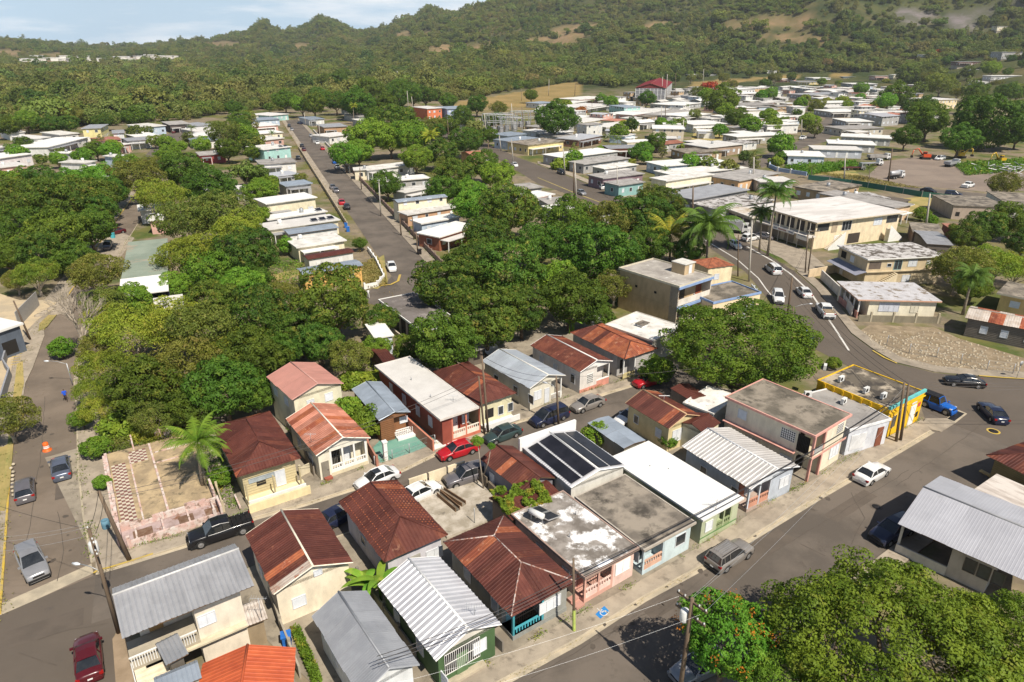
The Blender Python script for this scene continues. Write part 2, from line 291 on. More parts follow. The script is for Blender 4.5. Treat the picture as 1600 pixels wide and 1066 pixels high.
# ---------------------------------------------------------------- roofs
def clip_v(poly,u):
 """lowest and highest v of a convex polygon at u"""
 vs=[]
 for(a,b),(c,d)in zip(poly,poly[1:]+poly[:1]):
  if abs(c-a)<1e-9:
   if abs(u-a)<1e-6:vs+=[b,d]
   continue
  t=(u-a)/(c-a)
  if-1e-6<=t<=1+1e-6:vs.append(b+(d-b)*t)
 return(min(vs),max(vs))if vs else None
RJ=random.Random(99)
def sheet_face(roof,pts,m,width=.9,pitch=.3,rib=.028,style='wave',join=False,alt=None,alts=()):
 """cover a planar roof face (first two points = eave) with ribbed sheets, each one a roof_sheet under the roof"""
 P=[Vector(p)for p in pts];o=P[0];ux=(P[1]-P[0]).normalized();n=(P[1]-P[0]).cross(P[-1]-P[0]).normalized()
 if n.z<0:n=-n
 vx=n.cross(ux)
 if vx.dot(P[-1]-P[0])<0:vx=-vx
 poly=[((p-o).dot(ux),(p-o).dot(vx))for p in P]
 u0,u1=min(p[0]for p in poly),max(p[0]for p in poly);k=max(1,round((u1-u0)/width));w=(u1-u0)/k
 corners=[p[0]for p in poly];big=MB()if join else None
 for i in range(k):
  a,b=u0+i*w,u0+(i+1)*w;us=[]
  if style=='wave':
   q=max(2,round(w/pitch));
   for j in range(q):
    for f,h in((0,0),(.3,0),(.5,rib),(.7,0)):us.append((a+(j+f)*w/q,h))
   us.append((b,0))
  else:
   us=[(a,rib),(a+.035,rib),(a+.036,0)]
   q=max(1,round(w/pitch))
   for j in range(1,q):c=a+j*w/q;us+=[(c-.03,0),(c-.015,rib*.7),(c+.015,rib*.7),(c+.03,0)]
   us+=[(b-.001,0)]
  for c in corners:
   if a+.01<c<b-.01:us.append((c,0))
  us.sort();ms=m
  if alt and i in alts:ms=alt
  if not join and(m is M['rust']or m is M['rustpatch'])and RJ.random()<.13:ms=M[RJ.choice(['rustlight','rustpatch','rustpatch'])]
  mb=big or MB();mb.mat(ms);lift=.012+.004*(i%2)+RJ.uniform(0,.012);ej=RJ.uniform(-.05,.03)if not join else 0
  prev=None
  for u,h in us:
   r=clip_v(poly,min(max(u,u0+1e-4),u1-1e-4))
   if r is None:continue
   cur=(o+ux*u+vx*(r[0]-.02+ej)+n*(h+lift),o+ux*u+vx*r[1]+n*(h+lift))
   if prev:mb.face([prev[0],cur[0],cur[1],prev[1]])
   prev=cur
  if not join and mb.f:mb.build('roof_sheet',roof)
 if join and big.f:big.build('roof_sheeting',roof)
def slab_face(mb,pts,t=.07):
 P=[Vector(p)for p in pts];n=(P[1]-P[0]).cross(P[-1]-P[0]).normalized()
 if n.z<0:n=-n
 lo=[p-n*t for p in P];mb.face(P);mb.face(list(reversed(lo)))
 for i in range(len(P)):
  j=(i+1)%len(P);mb.face([lo[i],lo[j],P[j],P[i]])
# ---------------------------------------------------------------- facade pieces, drawn in (u, z, n) of a wall side
class House:
 def __init__(s,pix,h,label,cat='house',name='house',group=None,rot=None,z=0.0):
  """pix: front-left, front-right, back-right, back-left eave corners (one may be None), h their height"""
  q=[None if p is None else p if isinstance(p,Vector)else G(p[0],p[1],h)for p in pix]
  if q[3]is None:q[3]=q[0]+q[2]-q[1]
  elif q[2]is None:q[2]=q[1]+q[3]-q[0]
  elif q[0]is None:q[0]=q[1]+q[3]-q[2]
  elif q[1]is None:q[1]=q[0]+q[2]-q[3]
  c=sum(q,Vector())/4
  ax=(q[1]-q[0])+(q[2]-q[3]);ay=(q[3]-q[0])+(q[2]-q[1])
  if rot is None:
   a1=math.atan2(ax.y,ax.x);a2=math.atan2(ay.y,ay.x)-math.pi/2
   wx,wy=ax.length,ay.length;d=(a2-a1+math.pi)%(2*math.pi)-math.pi
   s.rz=a1+d*wy/(wx+wy)
  else:s.rz=R_(rot)
  ex=Vector((math.cos(s.rz),math.sin(s.rz),0));ey=Vector((-ex.y,ex.x,0))
  s.RW=abs(ax.dot(ex))/2;s.RD=abs(ay.dot(ey))/2;s.h=h;s.z=z
  s.root=empty(name,(c.x,c.y,z),s.rz,label,cat,group);s.c=c;s.h=h-z
  s.W,s.D=s.RW,s.RD;s.ext=[]
 def world(s,x,y,z=0):
  ex=Vector((math.cos(s.rz),math.sin(s.rz),0));ey=Vector((-ex.y,ex.x,0));return Vector((s.c.x,s.c.y,s.z+z))+ex*x+ey*y
 def local(s,px,py,z=0):
  p=G(px,py,z)-Vector((s.c.x,s.c.y,0));return(p.x*math.cos(s.rz)+p.y*math.sin(s.rz),-p.x*math.sin(s.rz)+p.y*math.cos(s.rz))
 def walls(s,m,ov=.35,ovb=None,notch=None,top=None,base=None,ovs=None):
  """notch: (x0, x1, depth) porch cut in the front, measured from the wall's left corner"""
  ovb=ov if ovb is None else ovb;ovs=ov if ovs is None else ovs
  s.x0,s.x1,s.y0,s.y1=-s.RW/2+ovs,s.RW/2-ovs,-s.RD/2+ov,s.RD/2-ovb
  s.W,s.D=s.x1-s.x0,s.y1-s.y0;mb=MB().mat(m);top=top or s.h
  if notch:
   a,b,d=notch;a=max(a,0);b=min(b,s.W);P=[]
   if a>.05:P+=[(s.x0,s.y0),(s.x0+a,s.y0)]
   P+=[(s.x0+a,s.y0+d),(s.x0+b,s.y0+d)]
   if b<s.W-.05:P+=[(s.x0+b,s.y0),(s.x1,s.y0)]
   P+=[(s.x1,s.y1),(s.x0,s.y1)]
   mb.prism(P,-.05,top,top=False)
  else:mb.prism([(s.x0,s.y0),(s.x1,s.y0),(s.x1,s.y1),(s.x0,s.y1)],-.05,top,top=False)
  s.wall=mb.build('wall',s.root);s.wm=m
  if base:
   d=MB().mat(base);d.box(s.x0-.04,s.x1+.04,s.y0-.04,s.y1+.04,-.05,.45);d.build('plinth',s.root)
  return s
 def flat(s,m,t=.16,trim=None,rim=0,slope=0):
  mb=MB().mat(trim or m);X,Y=s.RW/2,s.RD/2
  mb.box(-X,X,-Y,Y,s.h-t,s.h,skip='u');mb.mat(m)
  mb.face([(-X,-Y,s.h),(X,-Y,s.h),(X,Y,s.h),(-X,Y,s.h)])
  if rim:
   mb.mat(trim or m);r=.14
   mb.box(-X,X,-Y,-Y+r,s.h,s.h+rim,'d').box(-X,X,Y-r,Y,s.h,s.h+rim,'d').box(-X,-X+r,-Y+r,Y-r,s.h,s.h+rim,'dns').box(X-r,X,-Y+r,Y-r,s.h,s.h+rim,'dns')
  s.roof=mb.build('roof',s.root);return s
 def gable(s,m,rise,axis='y',deck=None,trim=None,width=.9,pitch=.3,rib=.028,style='wave',join=False,alts=((),()),alt=None,gm=None,off=0.0,ridge=True):
  X,Y,h=s.RW/2,s.RD/2,s.h;deck=deck or M['wood'];mb=MB().mat(deck)
  if axis=='y':
   r=off*X
   A=[(-X,Y,h),(-X,-Y,h),(r,-Y,h+rise),(r,Y,h+rise)];B=[(X,-Y,h),(X,Y,h),(r,Y,h+rise),(r,-Y,h+rise)]
  else:
   r=off*Y
   A=[(-X,-Y,h),(X,-Y,h),(X,r,h+rise),(-X,r,h+rise)];B=[(X,Y,h),(-X,Y,h),(-X,r,h+rise),(X,r,h+rise)]
  slab_face(mb,A);slab_face(mb,B);roof=mb.build('roof',s.root);s.roof=roof
  for k,f in enumerate((A,B)):sheet_face(roof,f,m,width,pitch,rib,style,join,alt,alts[k])
  g=MB().mat(gm or s.wm);e=-.075
  if axis=='y':
   sl=rise/X if not off else None
   zl=lambda x:h+rise*((x+X)/(r+X)if x<r else(X-x)/(X-r))+e
   for y in(s.y0,s.y1):
    q_=MB().mat(gm or s.wm);q_.face([(s.x0,y,h-.3),(s.x1,y,h-.3),(s.x1,y,zl(s.x1)),(r,y,h+rise+e),(s.x0,y,zl(s.x0))]);q_.build('gable',s.root)
   if ridge:rm=MB().mat(trim or m).tube([(r,-Y-.02,h+rise+.04),(r,Y+.02,h+rise+.04)],.09,5);rm.build('ridge_cap',roof)
   if trim:
    for y in(-Y-.02,Y+.02):
     t=MB().mat(trim).tube([(-X,y,h-.02),(r,y,h+rise-.02),(X,y,h-.02)],.06,4);t.build('bargeboard',roof)
  else:
   zl=lambda y:h+rise*((y+Y)/(r+Y)if y<r else(Y-y)/(Y-r))+e
   for x in(s.x0,s.x1):
    q_=MB().mat(gm or s.wm);q_.face([(x,s.y0,h-.3),(x,s.y1,h-.3),(x,s.y1,zl(s.y1)),(x,r,h+rise+e),(x,s.y0,zl(s.y0))]);q_.build('gable',s.root)
   if ridge:rm=MB().mat(trim or m).tube([(-X-.02,r,h+rise+.04),(X+.02,r,h+rise+.04)],.09,5);rm.build('ridge_cap',roof)
  return s
 def hip(s,m,rise,inset=None,axis='y',deck=None,width=.9,pitch=.3,rib=.028,alt=None,alts=((),(),(),()),trim=None,back=None,cap=.07):
  X,Y,h=s.RW/2,s.RD/2,s.h;deck=deck or M['wood']
  i1=inset if inset is not None else min(X,Y);i2=i1 if back is None else back
  if axis=='y':a,b=(0,-Y+i1,h+rise),(0,Y-i2,h+rise);F=[[(-X,Y,h),(-X,-Y,h),a,b],[(X,-Y,h),(X,Y,h),b,a],[(-X,-Y,h),(X,-Y,h),a],[(X,Y,h),(-X,Y,h),b]]
  else:a,b=(-X+i1,0,h+rise),(X-i2,0,h+rise);F=[[(-X,-Y,h),(X,-Y,h),b,a],[(X,Y,h),(-X,Y,h),a,b],[(-X,Y,h),(-X,-Y,h),a],[(X,-Y,h),(X,Y,h),b]]
  mb=MB().mat(deck)
  for f in F:slab_face(mb,f,.05)
  roof=mb.build('roof',s.root);s.roof=roof
  for k,f in enumerate(F):sheet_face(roof,f,m,width,pitch,rib,alt=alt,alts=alts[k])
  c=MB().mat(trim or m)
  for p,q in((F[0][1]if axis=='y' else F[0][0],a),(F[1][0]if axis=='y' else(-X,Y,h),a),((-X,Y,h)if axis=='y' else(X,-Y,h),b),((X,Y,h),b),(a,b)):
   if(Vector(p)-Vector(q)).length>.1:c.tube([Vector(p)+Vector((0,0,.04)),Vector(q)+Vector((0,0,.04))],cap,5)
  c.build('ridge_cap',roof);return s
 def fr(s,side):
  return{'S':(Vector((s.x0,s.y0,0)),Vector((1,0,0)),Vector((0,-1,0)),s.W),'E':(Vector((s.x1,s.y0,0)),Vector((0,1,0)),Vector((1,0,0)),s.D),
    'N':(Vector((s.x1,s.y1,0)),Vector((-1,0,0)),Vector((0,1,0)),s.W),'W':(Vector((s.x0,s.y1,0)),Vector((0,-1,0)),Vector((-1,0,0)),s.D)}[side]
 def pane(s,side,u,z,w,h,kind='louvre',inset=0.0,label=None,frame=None,n_=None):
  """window or door whose lower left corner is at u along the wall, z above ground (u<0 counts from the far end)"""
  o,ux,n,L=s.fr(side)
  if u<0:u+=L
  o=o-n*inset;T=lambda a,b,c:o+ux*(u+a)+n*c+Vector((0,0,z+b))
  def bx(mb,a0,a1,b0,b1,c0,c1):
   b=len(mb.v)
   for cc in(c0,c1):
    for aa,bb in((a0,b0),(a1,b0),(a1,b1),(a0,b1)):mb.v.append(tuple(T(aa,bb,cc)))
   for f in((4,5,6,7),(0,1,5,4),(1,2,6,5),(2,3,7,6),(3,0,4,7)):
    mb.f.append(tuple(b+i for i in f));mb.m.append(mb.cur);mb.sm.append(False)
  fm=frame or M['louvre'];mb=MB();f=.07
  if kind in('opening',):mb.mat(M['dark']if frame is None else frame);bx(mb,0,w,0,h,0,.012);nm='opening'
  elif kind=='door':
   mb.mat(fm);bx(mb,0,w,0,h,.0,.05);mb.mat(frame or M['white']);bx(mb,f,w-f,f,h-f,.05,.075);mb.mat(M['black']);bx(mb,w-.22,w-.14,h*.45,h*.5,.075,.12);nm='door'
  elif kind=='grille':
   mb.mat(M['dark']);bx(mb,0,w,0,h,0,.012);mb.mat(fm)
   k=max(3,int(w/.16))
   for i in range(k+1):bx(mb,i*(w-.03)/k,i*(w-.03)/k+.03,0,h,.05,.08)
   for b0 in(0,h/2,h-.04):bx(mb,0,w,b0,b0+.04,.045,.085)
   nm='window_grille'
  elif kind=='blocks':
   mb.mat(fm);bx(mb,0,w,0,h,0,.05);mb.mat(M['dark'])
   ku,kz=max(2,round(w/.22)),max(2,round(h/.24))
   for i in range(ku):
    for j in range(kz):bx(mb,(i+.17)*w/ku,(i+.83)*w/ku,(j+.17)*h/kz,(j+.83)*h/kz,.05,.055)
   nm='breeze_block_screen'
  elif kind=='garage':
   mb.mat(fm);bx(mb,0,w,0,h,0,.03);k=int(h/.12)
   for i in range(k):bx(mb,.03,w-.03,(i+.1)*h/k,(i+.8)*h/k,.03,.05)
   nm='roller_door'
  elif kind=='glass':
   mb.mat(fm);bx(mb,0,f,0,h,0,.06);bx(mb,w-f,w,0,h,0,.06);bx(mb,f,w-f,0,f,0,.06);bx(mb,f,w-f,h-f,h,0,.06)
   k=max(1,round(w/1.0))
   for i in range(1,k):bx(mb,i*w/k-.025,i*w/k+.025,f,h-f,0,.05)
   g=MB().mat(M['glassdark']);bx(g,f,w-f,f,h-f,0,.02);nm='window'
   o_=mb.build(nm,s.root);g.build('pane',o_)
   if label:o_['label']=label
   return o_
  else:
   mb.mat(fm);bx(mb,0,f,0,h,0,.07);bx(mb,w-f,w,0,h,0,.07);bx(mb,f,w-f,0,f*.7,0,.07);bx(mb,f,w-f,h-f*.7,h,0,.07)
   kw=max(1,round(w/.75));k=max(3,int(h/.13))
   for i in range(1,kw):bx(mb,i*w/kw-.03,i*w/kw+.03,f,h-f,0,.065)
   for i in range(k):
    b=len(mb.v);z0=f*.7+i*(h-1.4*f)/k;z1=z0+(h-1.4*f)/k*.92
    mb.v+=[tuple(T(f,z0,.05)),tuple(T(w-f,z0,.05)),tuple(T(w-f,z1,.015)),tuple(T(f,z1,.015))];mb.f.append((b,b+1,b+2,b+3));mb.m.append(mb.cur);mb.sm.append(False)
   nm='window'
  o_=mb.build(nm,s.root)
  if label:o_['label']=label
  return o_
 def bits(s,name,fn,m,parent=None):
  mb=MB().mat(m);fn(mb);return mb.build(name,parent or s.root)
 def porch(s,a,b,d,m,rail=True,post=None,cols=3,floor=.45,railm=None,top=None,grille=False,wallh=.45):
  """balustraded porch over wall-u a..b of the front, d deep in front of the cut wall"""
  post=post or m;X0,X1,Y0=s.x0+a,s.x0+b,s.y0;top=(top or s.h-.18)
  MB().mat(m).box(X0,X1,Y0,Y0+d,-.05,floor).build('porch_floor',s.root)
  for i in range(cols):
   x=X0+.09+(X1-X0-.18)*i/max(1,cols-1)
   MB().mat(post).box(x-.09,x+.09,Y0+.01,Y0+.19,floor,top).build('porch_post',s.root)
  if rail:
   mb=MB().mat(railm or M['white']);z0=floor+(wallh if not rail=='full' else 0)
   if wallh>.1 and rail!='full':mb.box(X0,X1,Y0+.03,Y0+.15,floor,z0)
   k=int((X1-X0)/.26)
   for i in range(k):
    x=X0+(i+.5)*(X1-X0)/k;mb.box(x-.055,x+.055,Y0+.05,Y0+.13,z0,z0+.4,'du')
   mb.box(X0,X1,Y0+.02,Y0+.16,z0+.4,z0+.5);mb.build('balustrade',s.root)
  if grille:
   mb=MB().mat(M['black']);k=int((X1-X0)/.17)
   for i in range(k+1):x=X0+i*(X1-X0)/k;mb.box(x-.012,x+.012,Y0+.08,Y0+.1,floor+.9,top,'du')
   mb.box(X0,X1,Y0+.07,Y0+.11,floor+1.5,floor+1.54);mb.build('iron_grille',s.root)
  return s
 def vents(s,pts,h=.5):
  for x,y in pts:MB().mat(M['metalpole']).tube([(x,y,s.h),(x,y,s.h+h)],.05,6).build('vent_pipe',s.root)
  return s
 def auto(s,seed=0,sides='SEW',kinds=('louvre','glass','door'),z=1.1,storeys=1,wh=1.0):
  rn=random.Random(seed)
  for sd_ in sides:
   L=s.fr(sd_)[3];k=max(1,int(L/3.0))
   for st in range(storeys):
    for i in range(k):
     w=rn.uniform(.9,1.5);u=(i+.5)*L/k-w/2+rn.uniform(-.2,.2)
     if rn.random()<.2 and sd_=='S' and st==0:s.pane(sd_,u,.15,.9,2.05,'door')
     else:s.pane(sd_,u,z+st*2.9,w,wh,rn.choice(kinds[:2]))
  return s
# ---------------------------------------------------------------- roof furniture (each a thing of its own)
def top_thing(name,builder,loc,rz,label,cat,group=None):
 r=empty(name,loc,rz,label,cat,group);builder(r);return r
def ac_unit(loc,rz,label,group=None):
 def b(r):
  MB().mat(M['tank']).box(-.42,.42,-.17,.17,.08,.72).build('case',r)
  g=MB().mat(M['black']);g.lathe([(.0,0),(.24,0)],n=14);me=g.mesh('fan_guard');o=link('fan_guard',me,r,(-.1,-.175,.4));o.rotation_euler=(R_(90),0,0)
  for x in(-.3,.3):MB().mat(M['metalpole']).box(x-.03,x+.03,-.16,.16,0,.08).build('foot',r)
 return top_thing('air_conditioner',b,loc,rz,label,'air conditioner',group)
def water_heater(loc,rz,label):
 def b(r):
  MB().mat(M['tank']).tube([(-.75,.9,.95),(-.7,.9,.95),(.7,.9,.95),(.75,.9,.95)],[.16,.27,.27,.16],14).build('tank',r)
  f=MB().mat(M['metalpole'])
  for x in(-.6,.6):f.tube([(x,.9,0),(x,.9,.7)],.03,4);f.tube([(x,.95,.7),(x,-1,.1)],.03,4)
  f.build('frame',r)
  for k in(-1,1):
   p=MB().mat(M['solarframe']);x=k*.62
   slab_face(p,[(x-.55,-1,.12),(x+.55,-1,.12),(x+.55,.75,.75),(x-.55,.75,.75)],.09);q=p.build('collector',r)
   g=MB().mat(M['solar']);g.face([(x-.5,-.95,.15),(x+.5,-.95,.15),(x+.5,.7,.745),(x-.5,.7,.745)]);g.build('collector_glass',q)
 return top_thing('solar_water_heater',b,loc,rz,label,'water heater')
def water_tank(loc,r0,h0,label,m=None,rz=0):
 def b(r):
  MB().mat(m or M['tank']).lathe([(r0,0),(r0,h0*.33),(r0*1.02,h0*.34),(r0,h0*.36),(r0,h0*.8),(r0*.8,h0*.93),(r0*.3,h0)],n=14).build('tank_body',r)
  MB().mat(M['black']).lathe([(r0*.3,h0),(r0*.3,h0+.08),(0,h0+.1)],n=10).build('lid',r)
 return top_thing('water_tank',b,loc,rz,label,'water tank')
def antenna(loc,label,h=1.6,rz=0,group=None):
 def b(r):
  MB().mat(M['metalpole']).tube([(0,0,0),(0,0,h)],.025,5).build('mast',r)
  e=MB().mat(M['metalpole']);e.tube([(-.6,0,h-.05),(.6,0,h-.05)],.018,4)
  for i in range(7):x=-.55+i*.18;e.tube([(x,-.3+.02*i,h-.05),(x,.3-.02*i,h-.05)],.012,4)
  e.build('antenna_rods',r)
 return top_thing('tv_antenna',b,loc,rz,label,'antenna',group)
def dish(loc,label,r0=.75,rz=0,m=None):
 def b(r):
  MB().mat(M['metalpole']).tube([(0,0,0),(0,0,.9)],.035,6).build('post',r)
  d=MB().mat(m or M['louvre']);d.lathe([(0,0),(r0*.5,.06),(r0*.85,.17),(r0,.26)],n=18)
  o=link('reflector',d.mesh('reflector'),r,(0,0,1.0));o.rotation_euler=(R_(50),0,0)
  f=MB().mat(M['black']).tube([(0,-.1,.95),(0,-.75,1.35)],.015,4);f.build('feed_arm',r)
 return top_thing('satellite_dish',b,loc,rz,label,'satellite dish')
# ---------------------------------------------------------------- poles and wires
def pole(bx,by,tx,ty,label,r=.13,m=None,cross=(),tank=0,rz=0,lamp=None,cat='utility pole',h=None,group=None,base=None):
 m=m or M['woodpole'];p=G(bx,by);h=h or hgt(bx,by,ty)
 root=empty('utility_pole',(p.x,p.y,0),R_(rz),label,cat,group)
 top=G(tx,ty,h)-p;top.rotate(Matrix.Rotation(-R_(rz),3,'Z'))
 k=min(1,1.0/max(.01,math.hypot(top.x,top.y)))if math.hypot(top.x,top.y)>1.0 else 1
 top=Vector((top.x*k,top.y*k,h))
 MB().mat(m).tube([(0,0,-.1),top*.5,top],[r*1.2,r,r*.8],8).build('shaft',root)
 for z in cross:
  c=top*(z/h);MB().mat(M['woodpole']).box(c.x-1.15,c.x+1.15,c.y-.06,c.y+.06,z-.07,z+.07).build('crossarm',root)
  ins=MB().mat(M['tank'])
  for x in(-1.05,-.55,.55,1.05):ins.lathe([(.05,0),(.07,.07),(.03,.16)],(c.x+x,c.y,z+.07),6)
  ins.build('insulator',root)
 for i in range(tank):
  c=top*.82;MB().mat(M['tank']if i==0 else M['metalpole']).lathe([(0,0),(.27,.0),(.3,.08),(.3,.8),(.24,.9),(0,.93)],(c.x-.42*(1 if i%2==0 else-1),c.y,c.z-.5),12).build('transformer',root)
 if lamp:
  a,L_,zz=lamp;c=top*(zz/h);d=Vector((math.cos(R_(a-rz)),math.sin(R_(a-rz)),0))
  MB().mat(M['metalpole']).tube([c,c+d*L_*.5+Vector((0,0,.35)),c+d*L_+Vector((0,0,.45))],.035,5).build('lamp_arm',root)
  e=c+d*L_+Vector((0,0,.42));MB().mat(M['louvre']).tube([e,e+d*.3,e+d*.65],[.06,.14,.07],8).build('lamp_head',root)
 if base:MB().mat(base[1]).tube([(0,0,0),top*(base[0]/h)],r*1.26,8,False).build('paint_band',root)
 root['h']=0;del root['h']
 return(Vector((p.x,p.y,0))+Matrix.Rotation(R_(rz),3,'Z')@top,root)
def wire(a,b,sag=.6,label='thin power line',r=.018,group=None,n=10,offs=((0,0),),m=None):
 mb=MB().mat(m or M['black'])
 a,b=Vector(a),Vector(b);d=(b-a);nrm=Vector((-d.y,d.x,0)).normalized()
 for o,z in offs:
  P=[a+d*(i/n)+nrm*o+Vector((0,0,z-sag*4*(i/n)*(1-i/n)))for i in range(n+1)]
  mb.tube(P,r,4,False)
 return tag(mb.build('power_line'),label,'power line',group)
# ---------------------------------------------------------------- vehicles
CARP={}
SPEC={
 'sedan':dict(L=4.6,W=1.8,H=1.45,wb=2.68,body=[(-2.3,.70,.62),(-2.22,.80,.88),(-1.75,.86,.98),(-1.0,.9,1.0),(0,.9,.97),(.95,.89,.96),(1.6,.86,.86),(2.1,.78,.74),(2.3,.62,.6)],cab=[(-1.75,.98),(-1.1,1.4),(-.2,1.45),(.35,1.4),(1.15,.95)],wr=.32),
 'coupe':dict(L=4.7,W=1.85,H=1.4,wb=2.8,body=[(-2.35,.70,.62),(-2.25,.82,.9),(-1.8,.88,.98),(-1.0,.92,1.0),(0,.92,.97),(.75,.91,.98),(1.6,.88,.92),(2.15,.82,.82),(2.35,.66,.6)],cab=[(-1.85,.98),(-1.1,1.33),(-.4,1.4),(.1,1.34),(.85,.97)],wr=.34),
 'hatch':dict(L=4.2,W=1.76,H=1.55,wb=2.55,body=[(-2.1,.74,.62),(-2.05,.82,.95),(-1.7,.86,1.0),(-.8,.88,1.0),(0,.88,.98),(.95,.87,.97),(1.5,.84,.88),(1.95,.76,.74),(2.1,.6,.58)],cab=[(-2.02,.98),(-1.75,1.45),(-.4,1.53),(.25,1.48),(1.1,.96)],wr=.31),
 'suv':dict(L=4.7,W=1.88,H=1.75,wb=2.8,body=[(-2.35,.8,.65),(-2.32,.88,1.05),(-1.9,.92,1.12),(-1.0,.94,1.12),(0,.94,1.1),(1.0,.93,1.09),(1.7,.9,1.02),(2.2,.84,.9),(2.35,.7,.65)],cab=[(-2.28,1.1),(-2.05,1.65),(-.6,1.75),(.25,1.7),(1.1,1.08)],wr=.37),
 'minivan':dict(L=4.9,W=1.94,H=1.78,wb=2.95,body=[(-2.45,.84,.6),(-2.42,.9,1.0),(-1.9,.95,1.08),(-.8,.97,1.08),(0,.97,1.05),(1.2,.95,1.02),(1.8,.9,.92),(2.3,.8,.76),(2.45,.62,.6)],cab=[(-2.4,1.06),(-2.15,1.68),(-.5,1.77),(.55,1.7),(1.6,.98)],wr=.33),
 'pickup':dict(L=5.6,W=1.96,H=1.85,wb=3.5,body=[(-2.8,.88,.7),(-2.79,.94,1.18),(-2.0,.96,1.2),(-1.0,.96,1.2),(0,.97,1.15),(1.0,.96,1.14),(2.0,.94,1.1),(2.6,.88,1.02),(2.8,.76,.7)],cab=[(-.95,1.17),(-.8,1.72),(0,1.84),(.65,1.78),(1.35,1.13)],wr=.41,bed=(-2.68,-1.05)),
}
def car_proto(kind):
 if kind in CARP:return CARP[kind]
 S=SPEC[kind];d={};B=S['body'];wr=S['wr'];axs=(-S['wb']/2-.02,S['wb']/2+.06)
 zb=.3 if kind in('suv','pickup')else.22
 bm=MB().mat('P');rings=[]
 xs=[]
 for(x,hw,z)in B:xs.append((x,hw,z))
 fine=[]
 for i in range(len(xs)-1):
  a,b=xs[i],xs[i+1];k=3
  for j in range(k):t=j/k;fine.append(tuple(a[q]+(b[q]-a[q])*t for q in range(3)))
 fine.append(xs[-1])
 for(x,hw,z)in fine:
  cut=0
  for ax in axs:
   dd=abs(x-ax)
   if dd<wr+.07:cut=max(cut,math.sqrt(max(0,(wr+.07)**2-dd**2))+wr)
  zl=max(zb,cut)if cut else zb
  zl=min(zl,z-.14);mid=max(zl+.03,zb+(z-zb)*.6)
  bed='bed' in S and S['bed'][0]<x<S['bed'][1]
  rings.append([(hw*.95,zl),(hw*.99,mid*.5+zl*.5),(hw,mid),(hw*.955,z-.05),(hw*.88,z),(hw*.84,z if not bed else z),(hw*.82,z+.015 if not bed else.75),(hw*.4,z+.035 if not bed else.75),(0,z+.04 if not bed else.75)])
 bm.smooth=True
 base=len(bm.v);nr=len(rings[0])
 for(x,hw,z),r in zip(fine,rings):
  for s_ in(1,-1):
   for(y,zz)in r:bm.v.append((x,y*s_,zz))
 for i in range(len(fine)-1):
  for s_ in(0,1):
   for j in range(nr-1):
    a=base+(i*2+s_)*nr+j;b=a+2*nr;f=(a,b,b+1,a+1)if s_==1 else(a,a+1,b+1,b)
    bm.f.append(f);bm.m.append(0);bm.sm.append(True)
 for i,fl in((0,False),(len(fine)-1,True)):
  a=base+i*2*nr;b=a+nr;f=[a+j for j in range(nr)]+[b+j for j in reversed(range(nr-1))]
  bm.f.append(tuple(f if fl else reversed(f)));bm.m.append(0);bm.sm.append(False)
 d['body']=bm
 u=MB().mat(M['tyre']);L2=S['L']/2;u.box(-L2+.12,L2-.12,-S['W']/2+.14,S['W']/2-.14,.17,.62);d['chassis']=u
 C=S['cab'];W2=S['W']/2;n=len(C);g=MB().mat(M['cglass']);rf=MB().mat('P');pl=MB().mat('P')
 bw=lambda x:W2*.9
 def side(x,z,s_):
  z0=1.0;t=max(0,(z-z0)/(S['H']-z0));return(x,s_*(W2*.905-.2*t),z)
 top=[c for c in C[1:-1]]
 for s_ in(1,-1):
  P=[side(x,z,s_)for x,z in C];P[0]=side(C[0][0]+.03,C[0][1]-.04,s_);P[-1]=side(C[-1][0],C[-1][1]-.04,s_)
  g.face(P if s_==-1 else list(reversed(P)))
 for a,b in((C[-1],C[-2]),(C[0],C[1])):
  q=[side(a[0],a[1]-.02,1),side(a[0],a[1]-.02,-1),side(b[0],b[1],-1),side(b[0],b[1],1)]
  g.face(q if a is C[-1]else list(reversed(q)))
 d['window_glass']=g
 rf.smooth=True
 for a,b in zip(top,top[1:]):
  for k in range(4):
   def pt(c,k):
    y=1-k/2;p=side(c[0],c[1],1 if y>=0 else-1);zz=c[1]+.05*(1-abs(y))**.7+.012;return(c[0],p[1]*abs(y)if abs(y)>0 else 0,zz)
   rf.face([pt(a,k),pt(a,k+1),pt(b,k+1),pt(b,k)][::-1])
 d['roof']=rf
 for s_ in(1,-1):
  for a,b in((C[-1],C[-2]),(C[0],C[1])):pl.tube([side(a[0],a[1]-.03,s_),side(b[0],b[1]+.01,s_)],.045,4,False)
  for a,b in zip(top,top[1:]):pl.tube([side(a[0],a[1]+.005,s_),side(b[0],b[1]+.005,s_)],.035,4,False)
  xm=[(C[1][0]+C[-2][0])/2-.1]+([C[1][0]+.35]if kind in('suv','minivan','hatch')else[])
  for x in xm:pl.tube([side(x,.98 if kind!='pickup' else 1.14,s_),side(x,S['H']-.04,s_)],.035,4,False)
 d['pillars']=pl
 w_=MB().mat(M['tyre']).lathe([(wr*.62,-.09),(wr*.95,-.1),(wr,-.07),(wr,.07),(wr*.95,.1),(wr*.62,.09)],n=18);d['tyre']=w_
 r_=MB().mat(M['rim']).lathe([(0,.075),(wr*.2,.085),(wr*.25,.05),(wr*.62,.085)],n=10);d['rim']=r_
 z=B[-1][2];hl=MB().mat(M['headlamp']);hl.box(L2-.3,L2-.06,-.12,.12,-.07,.06);d['headlight']=hl
 tl=MB().mat(M['redlamp']);tl.box(-.1,.06,-.13,.13,-.1,.1);d['taillight']=tl
 bp=MB().mat(M['tyre']if kind in('pickup','suv')else 'P');bp.box(-.08,.08,-W2*.82,W2*.82,-.11,.1);d['bumper']=bp
 mr=MB().mat('P').box(-.1,.06,-.11,.11,-.07,.07);d['mirror']=mr
